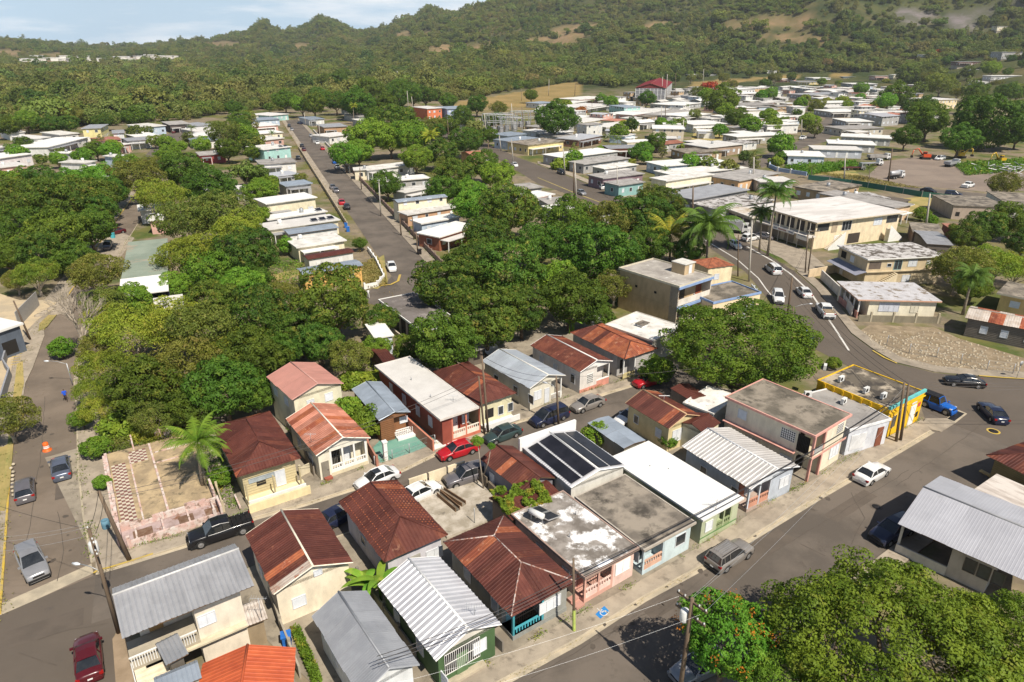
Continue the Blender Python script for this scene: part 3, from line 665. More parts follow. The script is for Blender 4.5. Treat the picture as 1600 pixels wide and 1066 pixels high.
 pl_=MB().mat(M['white']).box(-.01,.01,-.16,.16,-.06,.06);d['number_plate']=pl_
 gr=MB().mat(M['black']).box(-.02,.03,-.42,.42,-.07,.07);d['radiator_grille']=gr
 me={}
 pm=mat('default car paint',(.5,.5,.5),rough=.3,rnd=0)
 for k,mb in d.items():
  mb.mats=[pm if x=='P' else x for x in mb.mats];me[k]=mb.mesh('car '+k)
 CARP[kind]=(me,axs,S);return CARP[kind]
def carpaint(name,c,rough=.28,metal=.0):
 return mat('car paint '+name,c,tuple(x*.85 for x in c),.7,.4,.6,rough,metal,0,8,0,spec=.5,coat=.4)
CP={'white':carpaint('white',(.74,.74,.73)),'silver':carpaint('silver',(.36,.36,.37),.3,.4),'grey':carpaint('grey',(.17,.16,.17),.3,.3),'black':carpaint('black',(.012,.012,.014)),
   'red':carpaint('red',(.42,.012,.02)),'maroon':carpaint('maroon',(.09,.008,.012)),'blue':carpaint('blue',(.01,.12,.5)),'navy':carpaint('navy',(.015,.02,.05)),'beige':carpaint('taupe',(.3,.275,.25),.3,.3),
   'teal':carpaint('dark green grey',(.035,.06,.06)),'yellow':carpaint('yellow',(.65,.4,.02)),'orange':carpaint('orange red',(.6,.08,.02)),'slate':carpaint('slate blue',(.14,.16,.21),.3,.4)}
CARS=[]
def car(kind,p,hd,col,label,group=None,small=False,extra=None,cat=None,name=None,z=0.0):
 """p: ground pixel below the middle, or a point; hd: heading in degrees, or a (front pixel) the car points to"""
 me,axs,S=car_proto(kind)
 c=G(*p)if not isinstance(p,Vector)else p
 if isinstance(hd,tuple):q=G(*hd);hd=math.degrees(math.atan2(q.y-c.y,q.x-c.x))
 root=empty(name or{'pickup':'pickup_truck','suv':'parked_suv','minivan':'minivan'}.get(kind,'parked_car'),(c.x,c.y,z),R_(hd),label,cat or{'pickup':'pickup truck','suv':'suv','minivan':'van'}.get(kind,'car'),group)
 pm=CP[col]
 def put(nm,loc=(0,0,0),rot=(0,0,0),scl=(1,1,1),par=None):
  o=link(nm,me[nm],par or root,loc);o.rotation_euler=rot;o.scale=scl
  for i,ms in enumerate(o.material_slots):
   if ms.material and ms.material.name=='default car paint':ms.link='OBJECT';ms.material=pm
  return o
 L2,W2=S['L']/2,S['W']/2
 put('body');put('chassis');put('window_glass');put('roof');put('pillars')
 for ax in axs:
  for s_ in(1,-1):
   t=put('tyre',(ax,s_*(W2-.13),S['wr']),(R_(-90)*s_,0,0));o=link('rim',me['rim'],t)
 if not small:
  zf=S['body'][-2][2]-.07;zr=S['body'][1][2]-.12
  for s_ in(1,-1):
   put('headlight',(-.1,s_*W2*.66,zf));put('taillight',(-L2+.1,s_*W2*.8,zr))
   put('mirror',(S['cab'][-2][0]+.55,s_*(W2+.03),S['body'][5][2]+.06))
  put('bumper',(L2-.05,0,.48));put('bumper',(-L2+.04,0,.48));put('number_plate',(-L2-.05,0,.62));put('radiator_grille',(L2-.02,0,zf-.08))
 CARS.append(root)
 if extra:extra(root)
 return root
def truck(p,hd,col,label,body='flat',L=7.5,group=None,name='truck',cat='truck',bodymat=None):
 c=G(*p)
 root=empty(name,(c.x,c.y,0),R_(hd),label,cat,group);pm=CP[col];x1=L/2
 MB().mat(M['tyre']).box(-L/2,L/2-.3,-.5,.5,.55,.85).build('chassis',root)
 cb=MB().mat(pm);cb.prism([(x1-1.9,-1.05),(x1-.2,-1.05),(x1,-.8),(x1,.8),(x1-.2,1.05),(x1-1.9,1.05)],.6,1.55);cb.box(x1-1.85,x1-.65,-1.0,1.0,1.55,2.5);cb.build('cab',root)
 g=MB().mat(M['cglass']);g.box(x1-1.5,x1-.8,-1.02,1.02,1.65,2.25);g.box(x1-.9,x1-.62,-.88,.88,1.65,2.3);g.build('window_glass',root)
 b=MB().mat(bodymat or M['galv'])
 if body=='flat':b.box(-L/2,x1-2.1,-1.15,1.15,.95,1.12)
 elif body=='dump':
  b.box(-L/2,x1-2.1,-1.2,1.2,1.0,1.12);b.box(-L/2,x1-2.1,-1.2,-1.12,1.12,2.1);b.box(-L/2,x1-2.1,1.12,1.2,1.12,2.1);b.box(-L/2,-L/2+.08,-1.12,1.12,1.12,2.0);b.box(x1-2.2,x1-2.1,-1.12,1.12,1.12,2.3)
 elif body=='box':b.box(-L/2,x1-2.0,-1.2,1.2,.95,3.0)
 elif body=='tank':b.tube([(-L/2+.1,0,1.85),(-L/2+.4,0,1.85),(x1-2.5,0,1.85),(x1-2.2,0,1.85)],[.5,.85,.85,.5],14)
 b.build({'flat':'flatbed','dump':'dump_body','box':'cargo_box','tank':'tank'}[body],root)
 for ax in(-L/2+1.2,-L/2+2.3,x1-1.0):
  for s_ in(1,-1):
   w_=MB().mat(M['tyre']).tube([(ax,s_*.8,.5),(ax,s_*1.1,.5)],.5,16);w_.mat(M['rim']).tube([(ax,s_*1.1,.5),(ax,s_*1.12,.5)],.26,10);w_.build('wheel',root)
 return root
# ---------------------------------------------------------------- foliage
def np_mesh(name,V,F4,mats,midx=None):
 me=bpy.data.meshes.new(name);n=len(F4)
 me.vertices.add(len(V));me.vertices.foreach_set('co',V.astype(np.float32).ravel())
 me.loops.add(n*4);me.loops.foreach_set('vertex_index',F4.astype(np.int32).ravel())
 me.polygons.add(n);me.polygons.foreach_set('loop_start',np.arange(0,n*4,4,dtype=np.int32))
 try:me.polygons.foreach_set('loop_total',np.full(n,4,dtype=np.int32))
 except Exception:pass
 for m in mats:me.materials.append(m)
 if midx is not None:me.polygons.foreach_set('material_index',midx.astype(np.int32))
 me.update(calc_edges=True);return me
def leaves(rs,C,Nn,size,wid=.5,jit=.55,fold=.15):
 """one rhombic leaf blade per row of C (centres) facing roughly along Nn"""
 n=len(C);N_=Nn+rs.normal(0,jit,(n,3));N_/=np.linalg.norm(N_,axis=1)[:,None]+1e-9
 A=rs.normal(0,1,(n,3));A-=N_*(A*N_).sum(1)[:,None];A/=np.linalg.norm(A,axis=1)[:,None]+1e-9
 B=np.cross(N_,A);s=(size*rs.uniform(.7,1.35,n))[:,None]
 V=np.empty((n,4,3));V[:,0]=C-A*s*.5;V[:,2]=C+A*s*.5-N_*s*fold;V[:,1]=C+B*s*wid*.5;V[:,3]=C-B*s*wid*.5
 F=np.arange(n*4).reshape(n,4);return V.reshape(-1,3),F
def crown_mesh(name,seed,m,R=5.0,Rz=3.6,nclump=120,cr_=1.15,per=70,leaf=.34,sub=7,gap=.1,low=-.35,wid=.55,jit=.55,lump=.25,fill=.2,pw=10):
 """crown as clumps of leaves on a lumpy dome, hollow inside, light and dark by its own relief"""
 rs=np.random.RandomState(seed);C=[]
 lob=rs.normal(0,1,(sub,3));lob[:,2]=np.abs(lob[:,2])*.8;lob/=np.linalg.norm(lob,axis=1)[:,None]
 k=0;gold=math.pi*(3-5**.5)
 D=[]
 for i in range(nclump):
  z=1-(1-low)*(i+.5)/nclump;r=math.sqrt(max(0,1-z*z));a=i*gold+rs.uniform(-.25,.25);D.append((r*math.cos(a),r*math.sin(a),z))
 D=np.array(D)+rs.normal(0,.09,(nclump,3));D/=np.linalg.norm(D,axis=1)[:,None]
 b=(np.clip((D@lob.T),0,1)**pw).max(1);rad=(1-lump)+lump*b+rs.uniform(-.07,.05,nclump)
 keep=rs.uniform(0,1,nclump)>gap;D=D[keep];rad=rad[keep]
 nf=int(nclump*fill);D2=rs.normal(0,1,(nf,3));D2[:,2]=np.abs(D2[:,2])*.9-.25;D2/=np.linalg.norm(D2,axis=1)[:,None]
 D=np.vstack([D,D2]);rad=np.concatenate([rad,rs.uniform(.45,.8,nf)])
 P=D*rad[:,None]*np.array([R,R,Rz]);n=len(P);sz=cr_*rs.uniform(.65,1.3,n)
 q=rs.normal(0,1,(n,per,3));q/=np.linalg.norm(q,axis=2)[:,:,None]
 up=D[:,None,:]*.55+np.array([0,0,.35]);q=q+up;q/=np.linalg.norm(q,axis=2)[:,:,None]
 rr=rs.uniform(.72,1.0,(n,per,1))**.5;C=P[:,None,:]+q*rr*sz[:,None,None]*np.array([1,1,.8])
 V,F=leaves(rs,C.reshape(-1,3),q.reshape(-1,3),leaf,wid,jit)
 return np_mesh(name,V,F,[m])
def trunk_mesh(name,seed,m,H=6.0,R=5.0,Rz=3.4,r0=.32,nb=7,th=.38):
 rn=random.Random(seed);mb=MB().mat(m);t=H*th
 mb.tube([(0,0,-.2),(rn.uniform(-.1,.1),rn.uniform(-.1,.1),t*.5),(rn.uniform(-.2,.2),rn.uniform(-.2,.2),t)],[r0*1.25,r0,r0*.85],8)
 for i in range(nb):
  a=2*math.pi*(i+rn.uniform(-.3,.3))/nb;e=rn.uniform(.45,.95);rr=R*rn.uniform(.5,.82);z1=H+Rz*rn.uniform(-.25,.55)
  p0=Vector((0,0,t*rn.uniform(.8,1)));p2=Vector((math.cos(a)*rr,math.sin(a)*rr,z1));p1=p0.lerp(p2,.45)+Vector((0,0,rn.uniform(-.3,.5)))
  mb.tube([p0,p1,p2],[r0*.5,r0*.32,r0*.1],5,False)
  for j in range(2):
   q=p1.lerp(p2,rn.uniform(.1,.6));mb.tube([q,q+Vector((rn.uniform(-1,1)*R*.3,rn.uniform(-1,1)*R*.3,rn.uniform(.2,.5)*Rz))],[r0*.2,r0*.06],4,False)
 return mb.mesh(name)
def palm_crown(name,seed,m,L=3.6,n=20,droop=1.0,dens=26,wid=.055,leafl=.75):
 rs=np.random.RandomState(seed);Vs=[];Fs=[];b=0
 mb=MB().mat(m)
 for i in range(n):
  a=i*2.39996+rs.uniform(-.2,.2);e0=(1.15-1.35*(i/n))+rs.uniform(-.12,.12);l=L*rs.uniform(.85,1.08)
  P=[];p=Vector((0,0,0));el=e0;st=10
  for k in range(st+1):
   P.append(p.copy());d=Vector((math.cos(a)*math.cos(el),math.sin(a)*math.cos(el),math.sin(el)));p=p+d*l/st;el-=droop*(.05+.022*k)
  mb.tube(P,[.05-.004*k for k in range(st+1)],3,False)
  for k in range(dens):
   t=.1+.9*k/(dens-1);f=t*st;j=min(int(f),st-1);q=P[j].lerp(P[j+1],f-j);d=(P[j+1]-P[j]).normalized()
   sd_=d.cross(Vector((0,0,1))).normalized();ll=leafl*(math.sin(min(1,t*1.15)*math.pi*.86+.3))*rs.uniform(.85,1.1)
   for s_ in(1,-1):
    dirv=(sd_*s_*.8+d*.5+Vector((0,0,-.35-.25*rs.rand()*droop))).normalized();w_=d*wid
    e=q+dirv*ll;mb.face([q-w_,q+w_,e+w_*.3,e-w_*.3])
 return mb.mesh(name)
PROTO={}
def tree_protos():
 near=dict(nclump=150,per=80,leaf=.36)
 P=PROTO
 P['mango']=[(crown_mesh('mango crown',s,M['leaf_mango'],5,4.3,190,.95,80,.36,gap=.12,wid=.45,low=-.7,lump=.42,sub=15,fill=.12,jit=.4),trunk_mesh('mango trunk',s,M['bark']))for s in(1,2,3)]
 P['deep']=[(crown_mesh('deep crown',s,M['leaf_deep'],5,4.4,180,.95,78,.36,gap=.16,lump=.46,wid=.5,low=-.7,sub=13,jit=.42,fill=.14),trunk_mesh('deep trunk',s,M['bark']))for s in(11,12)]
 P['bright']=[(crown_mesh('bright crown',s,M['leaf_bright'],5,4.1,180,.95,80,.34,gap=.12,wid=.55,low=-.6,lump=.4,sub=15,jit=.4,fill=.12),trunk_mesh('bright trunk',s,M['bark']))for s in(21,22)]
 P['feather']=[(crown_mesh('feathery crown',s,M['leaf_yellow'],5,3.3,150,.9,74,.28,gap=.18,lump=.42,low=-.4,sub=12,jit=.8,wid=.4,fill=.35),trunk_mesh('feathery trunk',s,M['barkpale'],H=5.6,nb=9,th=.3))for s in(31,32)]
 P['olive']=[(crown_mesh('olive crown',s,M['leaf_olive'],5,3.9,150,.9,70,.32,gap=.2,lump=.42,low=-.55,sub=12,jit=.75,wid=.45,fill=.3),trunk_mesh('olive trunk',s,M['barkpale'],nb=9))for s in(41,42)]
 P['small']=[(crown_mesh('small crown',s,M['leaf_bright'],5,4.6,60,1.7,60,.8,gap=.1,lump=.3,wid=.55,low=-.6),trunk_mesh('small trunk',s,M['bark'],r0=.4))for s in(51,52)]
 P['shrub']=[(crown_mesh('shrub crown',s,M['leaf_yellow'],5,4.2,60,1.8,50,1.0,gap=.1,lump=.35,low=-.3),None)for s in(61,62)]
 P['far']=[(crown_mesh('far crown',s,M[l],5,4.4,84,1.15,18,.82,gap=.1,lump=.46,wid=.7,low=-.8,sub=9),trunk_mesh('far trunk',s,M['bark'],nb=4))for s,l in((71,'leaf_far1'),(72,'leaf_far2'),(73,'leaf_far3'),(74,'leaf_far4'))]+[(crown_mesh('far tall crown',77,M['leaf_far3'],4,6.4,60,1.1,18,.75,gap=.3,lump=.5,low=-.9,sub=6),trunk_mesh('far tall trunk',77,M['barkpale'],nb=6)),(crown_mesh('far flat crown',78,M['leaf_far2'],6,2.6,80,1.1,18,.75,gap=.2,lump=.5,low=-.4,sub=8),trunk_mesh('far flat trunk',78,M['barkpale'],nb=6))]
 P['flame']=[(crown_mesh('flame crown',75,M['blossomred'],5,3.2,46,1.9,26,1.0,gap=.12,lump=.35,low=-.1),trunk_mesh('flame trunk',75,M['bark'],nb=5))]
 P['dry']=[(crown_mesh('dry crown',76,M['leaf_dry'],5,3.8,46,1.8,22,.8,gap=.2,lump=.35,low=-.3),trunk_mesh('dry trunk',76,M['barkpale'],nb=9))]
 P['palm']=[(palm_crown('royal palm crown',81,M['leaf_palm'],4.3,28,1.5,34,.06,1.1),None),(palm_crown('royal palm crown',82,M['leaf_palm'],4.1,24,1.3,32,.06,1.0),None)]
 P['coco']=[(palm_crown('coconut palm crown',83,M['leaf_coco'],4.0,22,1.0,30,.055,.9),None)]
 P['farpalm']=[(palm_crown('small palm crown',84,M['leaf_palm'],3.6,12,1.0,9,.14,.8),None)]
TN={'mango':'mango_tree','deep':'dense_tree','bright':'broadleaf_tree','feather':'feathery_tree','olive':'open_tree','small':'small_tree','shrub':'shrub','far':'distant_tree','flame':'flowering_tree','dry':'dry_tree'}
TCOUNT=0
TREES=[]
def tree(kind,px,py,wpx,label,zf=None,H=None,group=None,var=None,squash=1.0,matl=None,name=None):
 """crown centre at pixel px, py and wpx pixels wide; the crown's height follows its width"""
 global TCOUNT;TCOUNT+=1
 rn=random.Random(TCOUNT*13+5);hc=5.0;rg=ray_ground(px,py+wpx*.45)if py+wpx*.45<138 else None;z0=max(0,rg.z)if rg else 0.0
 for _ in range(4):
  p=rg if rg else G(px,py,hc);depth=p.y*CS+(CH-hc-z0)*SN;D=wpx*depth/F_;s=D/10.6
  hc=H if H else min(9,4.9*s if kind!='shrub' else 1.5*s)
 V=PROTO[kind];i=(var if var is not None else TCOUNT)%len(V)
 root=empty(name or TN[kind],(p.x,p.y,z0),rn.uniform(0,6.28),label,'shrub' if kind=='shrub' else 'tree',group)
 sz=s*squash
 c=link('crown',V[i][0],root,(0,0,hc));c.scale=(s*rn.uniform(.94,1.06),s*rn.uniform(.94,1.06),sz)
 if matl:
  for ms in c.material_slots:ms.link='OBJECT';ms.material=matl
 if V[i][1]:
  t=link('trunk',V[i][1],root,(0,0,0));t.scale=(s,s,hc/6.0)
 TREES.append((label,p.x,p.y));return root
def palm(px,py,bx,by,label,kind='palm',r=.17,L=1.0,group=None,h=None,shaft=True):
 """crown heart at px,py; foot at bx,by"""
 p=G(bx,by);h=h or hgt(bx,by,py);q=G(px,py,h)
 root=empty('palm_tree',(p.x,p.y,0),0,label,'palm',group);d=q-p;d.z=h;d.x=max(-1.5,min(1.5,d.x));d.y=max(-1.5,min(1.5,d.y))
 MB().mat(M['palmbark']).tube([(0,0,-.1),(d.x*.2,d.y*.2,h*.35),(d.x*.6,d.y*.6,h*.7),tuple(d)],[r*1.5,r,r*.9,r*.7],8).build('trunk',root)
 if kind=='palm' and shaft:MB().mat(M['leaf_palm']).tube([(d.x*.97,d.y*.97,h-.9),tuple(d)],[r*.9,r*.5],8).build('crownshaft',root)
 V=PROTO[kind];c=link('crown',V[len(TREES)%len(V)][0],root,tuple(d));c.rotation_euler=(0,0,random.Random(px).uniform(0,6));c.scale=(L,L,L)
 TREES.append((label,p.x,p.y));return root
# ---------------------------------------------------------------- terrain
from mathutils import noise as mno
RPX=[-1400,-800,-300,0,60,120,180,230,260,330,385,415,440,480,505,530,556,600,625,650,672,695,710,745,800,900,1200,1600,2100,3000]
RPY=[72,68,66,65,70,77,78,77,69,64,54,35,54,46,28,38,54,49,38,33,15,20,27,12,-6,-28,-60,-62,-40,20]
RRR=[3000]*14+[2900,2850,2800,2700,2650,2600,2600,2500,2400,2300,2200,2150,2000,1950,1950,2000]
RST=[1450]*9+[1450,1450,1400,1400,1350,1250,1200,1150,1050,1000,990,980,970,960,950,950,1000,960,760,700,800]
def tele(px,py):
 u=(px-CX)/F_;v=(py-CY)/F_
 return-(SN+v*CS)/math.hypot(u,CS-v*SN)
RT=[tele(a,b)*r+CH for a,b,r in zip(RPX,RPY,RRR)]
def terrain_h(x,y):
 r=math.hypot(x,y)
 if r<560 or y<0 and r<2600:return 0.0
 az=math.atan2(x,y)
 px=CX+F_*math.tan(max(-1.2,min(1.2,az)))/CS
 i=lambda T:float(np.interp(px,RPX,T))
 hr,rr,rs_=i(RT),i(RRR),i(RST)
 if y<0:hr*=.4
 t=(r-rs_)/(rr-rs_)
 if t<=0:base=0.0;amp=0
 elif t<=1:s=t*t*(3-2*t);base=hr*(.55*s+.45*t**1.35);amp=6*t*(1-t)**1.6
 else:s=min(1,(t-1)*1.1);base=hr*(1-.75*s*s);amp=.3
 n=mno.fractal(Vector((x/420,y/420,.7)),.9,2.1,5)*46+mno.ridged_multi_fractal(Vector((x/700,y/700,3.1)),1,2,4,1,2)*16-16
 return base+n*amp*min(1,hr/150)
def ray_ground(px,py):
 """first terrain point along the sight line of a place in the photograph"""
 u=(px-CX)/F_;v=(py-CY)/F_;d=Vector((u,CS-v*SN,-(SN+v*CS)));t=500.0
 while t<5000:
  q=Vector((0,0,CH))+d*t
  if q.z<=terrain_h(q.x,q.y):return q
  t+=12
 return G(px,max(py,84))
BARE=[(722,77,56,8,0),(700,82,40,4,0),(888,55,28,16,0),(850,66,30,8,0),(920,45,22,10,0),(1165,40,34,9,0),(1225,36,50,12,0),(1035,42,30,9,0),(1430,27,34,13,1),(1515,30,40,15,1),(345,70,34,6,0),(15,86,30,9,0),(100,84,20,5,0),(75,88,20,5,0),
  (632,56,14,7,0),(665,52,12,5,0),(590,82,14,3,0),(1250,60,60,5,0),(1590,12,14,14,1),(470,72,20,5,0),(95,100,66,7,0),(232,95,52,7,0),(260,121,50,4,0)]
def bare(px,py):
 b=g=0
 for x,y,a,c,k in BARE:
  d=math.hypot((px-x)/a,(py-y)/c)
  w_=max(0,min(1,(1.25-d)/.5))
  if k:g=max(g,w_)
  else:b=max(b,w_)
 return b,g
def field(px,py):
 """dry open field between the town and the woods, 1 inside"""
 for poly in([(690,172),(720,158),(800,146),(880,130),(905,128),(912,140),(905,150),(850,160),(800,178),(745,178)],[(1075,136),(1085,128),(1215,119),(1340,116),(1345,118),(1200,124),(1110,133)],[(560,168),(600,150),(612,158),(580,176)]):
  ins=False
  for(x1,y1),(x2,y2)in zip(poly,poly[1:]+poly[:1]):
   if(y1>py)!=(y2>py)and px<(x2-x1)*(py-y1)/(y2-y1)+x1:ins=not ins
  if ins:return 1
 return 0
def build_terrain():
 radii=[0,15,40,80,130,190,260,330,400,470,540]+list(np.arange(580,1500,22))+list(np.arange(1500,3400,34))+[3600,4000,4600,5600,7500,11000]
 azs=sorted(set([round(a,3)for a in list(np.arange(-46,46.01,.42))+list(np.arange(-180,-46,6.0))+list(np.arange(48,180,6.0))]))
 na=len(azs);V=[(0,0,0)];attr=[(0,0,0,0)]
 for r in radii[1:]:
  for a in azs:
   x,y=r*math.sin(R_(a)),r*math.cos(R_(a));z=terrain_h(x,y);V.append((x,y,z))
   if r>300 and abs(a)<50:
    px,py=PIX(x,y,z);b,g=bare(px,py);jit=mno.noise(Vector((x/60,y/60,0)))*.9
    attr.append((max(0,min(1,b+jit*(b>.05))),max(0,min(1,g+jit*(g>.05))),field(px,py),min(1,r/900)))
   else:attr.append((0,0,0,0))
 Fc=[(0,1+i,1+(i+1)%na)for i in range(na)]
 for k in range(len(radii)-2):
  for i in range(na):a=1+k*na+i;b=1+k*na+(i+1)%na;Fc.append((a,a+na,b+na,b))
 me=bpy.data.meshes.new('ground');me.from_pydata(V,[],Fc)
 ca=me.color_attributes.new('cover','FLOAT_COLOR','POINT');ca.data.foreach_set('color',np.array(attr,dtype=np.float32).ravel())
 me.polygons.foreach_set('use_smooth',[True]*len(Fc))
 m=bpy.data.materials.new('ground cover');m.use_nodes=True;t=m.node_tree;L=t.links.new;N=t.nodes.new;b=t.nodes['Principled BSDF'];b.inputs['Roughness'].default_value=.95;b.inputs['Specular IOR Level'].default_value=.1
 geo=N('ShaderNodeNewGeometry')
 def noi(s,d=6):
  n=N('ShaderNodeTexNoise');n.inputs['Scale'].default_value=s;n.inputs['Detail'].default_value=d;n.inputs['Roughness'].default_value=.65;L(geo.outputs['Position'],n.inputs[0]);return n.outputs[0]
 def rng(x,a,c):q=N('ShaderNodeMapRange');q.inputs[1].default_value=a;q.inputs[2].default_value=c;L(x,q.inputs[0]);return q.outputs[0]
 def mix(f,a,c):
  q=N('ShaderNodeMix');q.data_type='RGBA'
  if isinstance(f,float):q.inputs[0].default_value=f
  else:L(f,q.inputs[0])
  for v,i in((a,6),(c,7)):
   if isinstance(v,tuple):q.inputs[i].default_value=(*v,1)
   else:L(v,q.inputs[i])
  return q.outputs[2]
 grass=mix(rng(noi(.09),.4,.6),(.16,.145,.05),(.07,.1,.025));dirt=mix(rng(noi(.35),.4,.62),(.25,.2,.135),(.17,.14,.1))
 town=mix(rng(noi(.05,8),.46,.56),dirt,grass)
 wood=mix(rng(noi(.02,8),.42,.6),(.035,.05,.016),(.08,.085,.03));wood=mix(rng(noi(.006,6),.52,.66),wood,(.13,.105,.045))
 at=N('ShaderNodeAttribute');at.attribute_name='cover';sp_=N('ShaderNodeSeparateColor');L(at.outputs['Color'],sp_.inputs[0])
 far=rng(at.outputs['Alpha'],.72,.9)if 'Alpha' in at.outputs else.0
 col=mix(far,town,wood)
 col=mix(sp_.outputs[0],col,mix(rng(noi(.03,8),.4,.62),(.27,.18,.1),(.15,.13,.055)))
 col=mix(sp_.outputs[1],col,mix(rng(noi(.04,8),.4,.6),(.19,.165,.16),(.1,.1,.07)))
 col=mix(sp_.outputs[2],col,mix(rng(noi(.03,8),.4,.62),(.3,.21,.085),(.21,.16,.06)))
 L(col,b.inputs['Base Color'])
 me.materials.append(m);me.update();o=link('ground',me);o['kind']='structure'
build_terrain()
# ---------------------------------------------------------------- roads, pavements, yards
Z_ROAD=.012
def strip(name,L,Rr,z,m,kind='structure',hh=None,world=False):
 L=[p if world else G(*p)for p in L];Rr=[p if world else G(*p)for p in Rr];mb=MB().mat(m)
 for i in range(len(L)-1):
  q=[L[i],L[i+1],Rr[i+1],Rr[i]];q=[(p[0],p[1],z)for p in q]
  a=(q[1][0]-q[0][0])*(q[2][1]-q[0][1])-(q[1][1]-q[0][1])*(q[2][0]-q[0][0])
  if a<0:q.reverse()
  mb.face(q)
  if hh:
   for A,B in((L[i],L[i+1]),(Rr[i],Rr[i+1])):mb.face([(A[0],A[1],z-hh),(B[0],B[1],z-hh),(B[0],B[1],z),(A[0],A[1],z)])
 if hh:
  for A,B in((L[0],Rr[0]),(L[-1],Rr[-1])):mb.face([(A[0],A[1],z-hh),(B[0],B[1],z-hh),(B[0],B[1],z),(A[0],A[1],z)])
 o=mb.build(name)
 if kind:o['kind']=kind
 return o
def off(pts,d):
 """world polyline moved sideways by d (positive = left of its direction)"""
 P=[Vector((p[0],p[1],0))for p in pts];o=[]
 for i,p in enumerate(P):
  t=(P[min(i+1,len(P)-1)]-P[max(i-1,0)]).normalized();o.append(p+Vector((-t.y,t.x,0))*d)
 return o
def poly(name,pts,z,m,kind='structure',px=True,hh=None):
 P=[G(*p)if px else Vector((p[0],p[1],0))for p in pts]
 a=sum(p.x*q.y-q.x*p.y for p,q in zip(P,P[1:]+P[:1]))
 if a<0:P.reverse()
 mb=MB().mat(m)
 if hh:mb.prism([(p.x,p.y)for p in P],z-hh,z)
 else:mb.face([(p.x,p.y,z)for p in P])
 o=mb.build(name)
 if kind:o['kind']=kind
 return o
MAINK=[G(*p)for p in[(560,1176),(700,1106),(800,1054),(901,999),(1002,934),(1099,882),(1200,822),(1276,776),(1377,718),(1453,673)]]
MAINW=[G(*p)for p in[(560,1140),(700,1070),(800,1020),(884,972),(987,917),(1085,860),(1200,786),(1261,757),(1372,691),(1440,657)]]
MAINFAR=off(MAINK,-8.2)
strip('main_street',MAINK,MAINFAR,Z_ROAD,M['asphalt'],world=True)
strip('pavement',MAINW,MAINK,.13,M['sidewalk'],hh=.14,world=True)
strip('kerb',off(MAINK,.0),off(MAINK,-.16),.134,M['kerb'],hh=.14,world=True)
strip('gutter',off(MAINK,-.16),off(MAINK,-.55),.02,M['kerb'],world=True)
strip('pavement',off(MAINK[:-1],-8.2),off(MAINK[:-1],-9.9),.13,M['sidewalk'],hh=.14,world=True)
MIDK=[G(*p)for p in[(150,893),(190,882),(294,850),(400,808),(480,786),(552,763),(628,734),(686,706),(800,661),(896,633),(944,615),(987,602),(1060,577)]]
MIDW=[G(*p)for p in[(150,880),(203,858),(296,836),(400,796),(471,775),(509,758),(575,731),(681,697),(800,653),(909,615),(952,602),(1003,587),(1060,570)]]
strip('side_street',MIDK,off(MIDK,-6.4),Z_ROAD,M['asphalt'],world=True)
strip('pavement',MIDW,MIDK,.12,M['sidewalk'],hh=.13,world=True)
strip('kerb',off(MIDK,0),off(MIDK,-.15),.125,M['kerb'],hh=.13,world=True)
strip('gutter',off(MIDK,-.15),off(MIDK,-.5),.02,M['kerb'],world=True)
AVR=[G(*p)for p in[(146,900),(142,880),(135,840),(129,808),(121,732),(119,641),(115,598),(121,540),(133,490),(150,455),(168,430),(190,390),(215,350),(245,300)]]
AVL=[G(*p)for p in[(2,960),(4,935),(8,880),(12.7,808),(20,700),(34,629),(42,568),(62,525),(97,478),(112,455),(130,430),(150,390),(178,350),(215,300)]]
strip('avenue',AVL,AVR,.016,M['asphaltold'],world=True)
strip('kerb',AVL,off(AVL,.18),.12,M['yellowline'],hh=.12,world=True)
strip('pavement',off(AVL,.18),off(AVL,3.4),.115,M['sidewalk'],hh=.12,world=True)
strip('kerb',AVR[1:],off(AVR[1:],-.16),.12,M['kerb'],hh=.12,world=True)
strip('pavement',off(AVR[1:9],-.16),off(AVR[1:9],-2.4),.115,M['sidewalk'],hh=.12,world=True)
poly('road_junction',[(-260,1230),(-260,1010),(0,951),(60,930),(146,896),(200,890),(330,855),(330,900),(185,980),(176,1000),(181,1066),(190,1230)],.008,M['asphaltdark'])
strip('drain_strip',[(0,962),(60,936),(146,896)],[(0,944),(60,918),(143,881)],.022,M['kerb'])
poly('road_verge',[(176,1000),(186,985),(205,1000),(232,1066),(250,1200),(190,1200),(181,1066)],.1,M['dirt'],hh=.1)
MIDL=off(MIDK,-6.4)
strip('kerb',off(MIDK[4:],-6.4),off(MIDK[4:],-6.55),.11,M['kerb'],hh=.12,world=True)
yd=[(p.x,p.y)for p in off(MIDK[2:],-6.5)]+[(p.x,p.y)for p in reversed(off(MAINW,.0))]
poly('yard',yd,.05,M['yardc'],px=False)
yd2=[(p.x,p.y)for p in off(MIDW,0.0)]+[(p.x,p.y)for p in reversed(off(MIDW,22.0))]
poly('yard',yd2,.05,M['yardc'],px=False)
strip('highway',[(1700,760),(1560,690),(1500,668),(1452,645),(1400,610),(1330,575),(1262,540),(1222,495),(1190,455),(1165,425),(1120,395),(1075,365),(1020,342),(967,331),(922,316),(840,287),(756,235),(684,211),(649,188),(600,172),(575,160)],
   [(1700,600),(1600,592),(1520,588),(1460,583),(1400,568),(1365,548),(1330,522),(1305,490),(1275,452),(1242,425),(1192,393),(1135,362),(1075,338),(1010,322),(954,303),(900,280),(806,245),(697,194),(653,180),(600,158),(580,150)],.02,M['asphaltdark'])
poly('forecourt',[(1142,352),(1200,372),(1262,392),(1300,425),(1262,434),(1222,404),(1150,372),(1120,356)],.03,M['sidewalk'])
poly('gravel_lot',[(1338,520),(1360,508),(1460,512),(1500,530),(1600,560),(1620,596),(1520,584),(1440,576),(1395,562),(1362,545)],.05,M['gravel'])
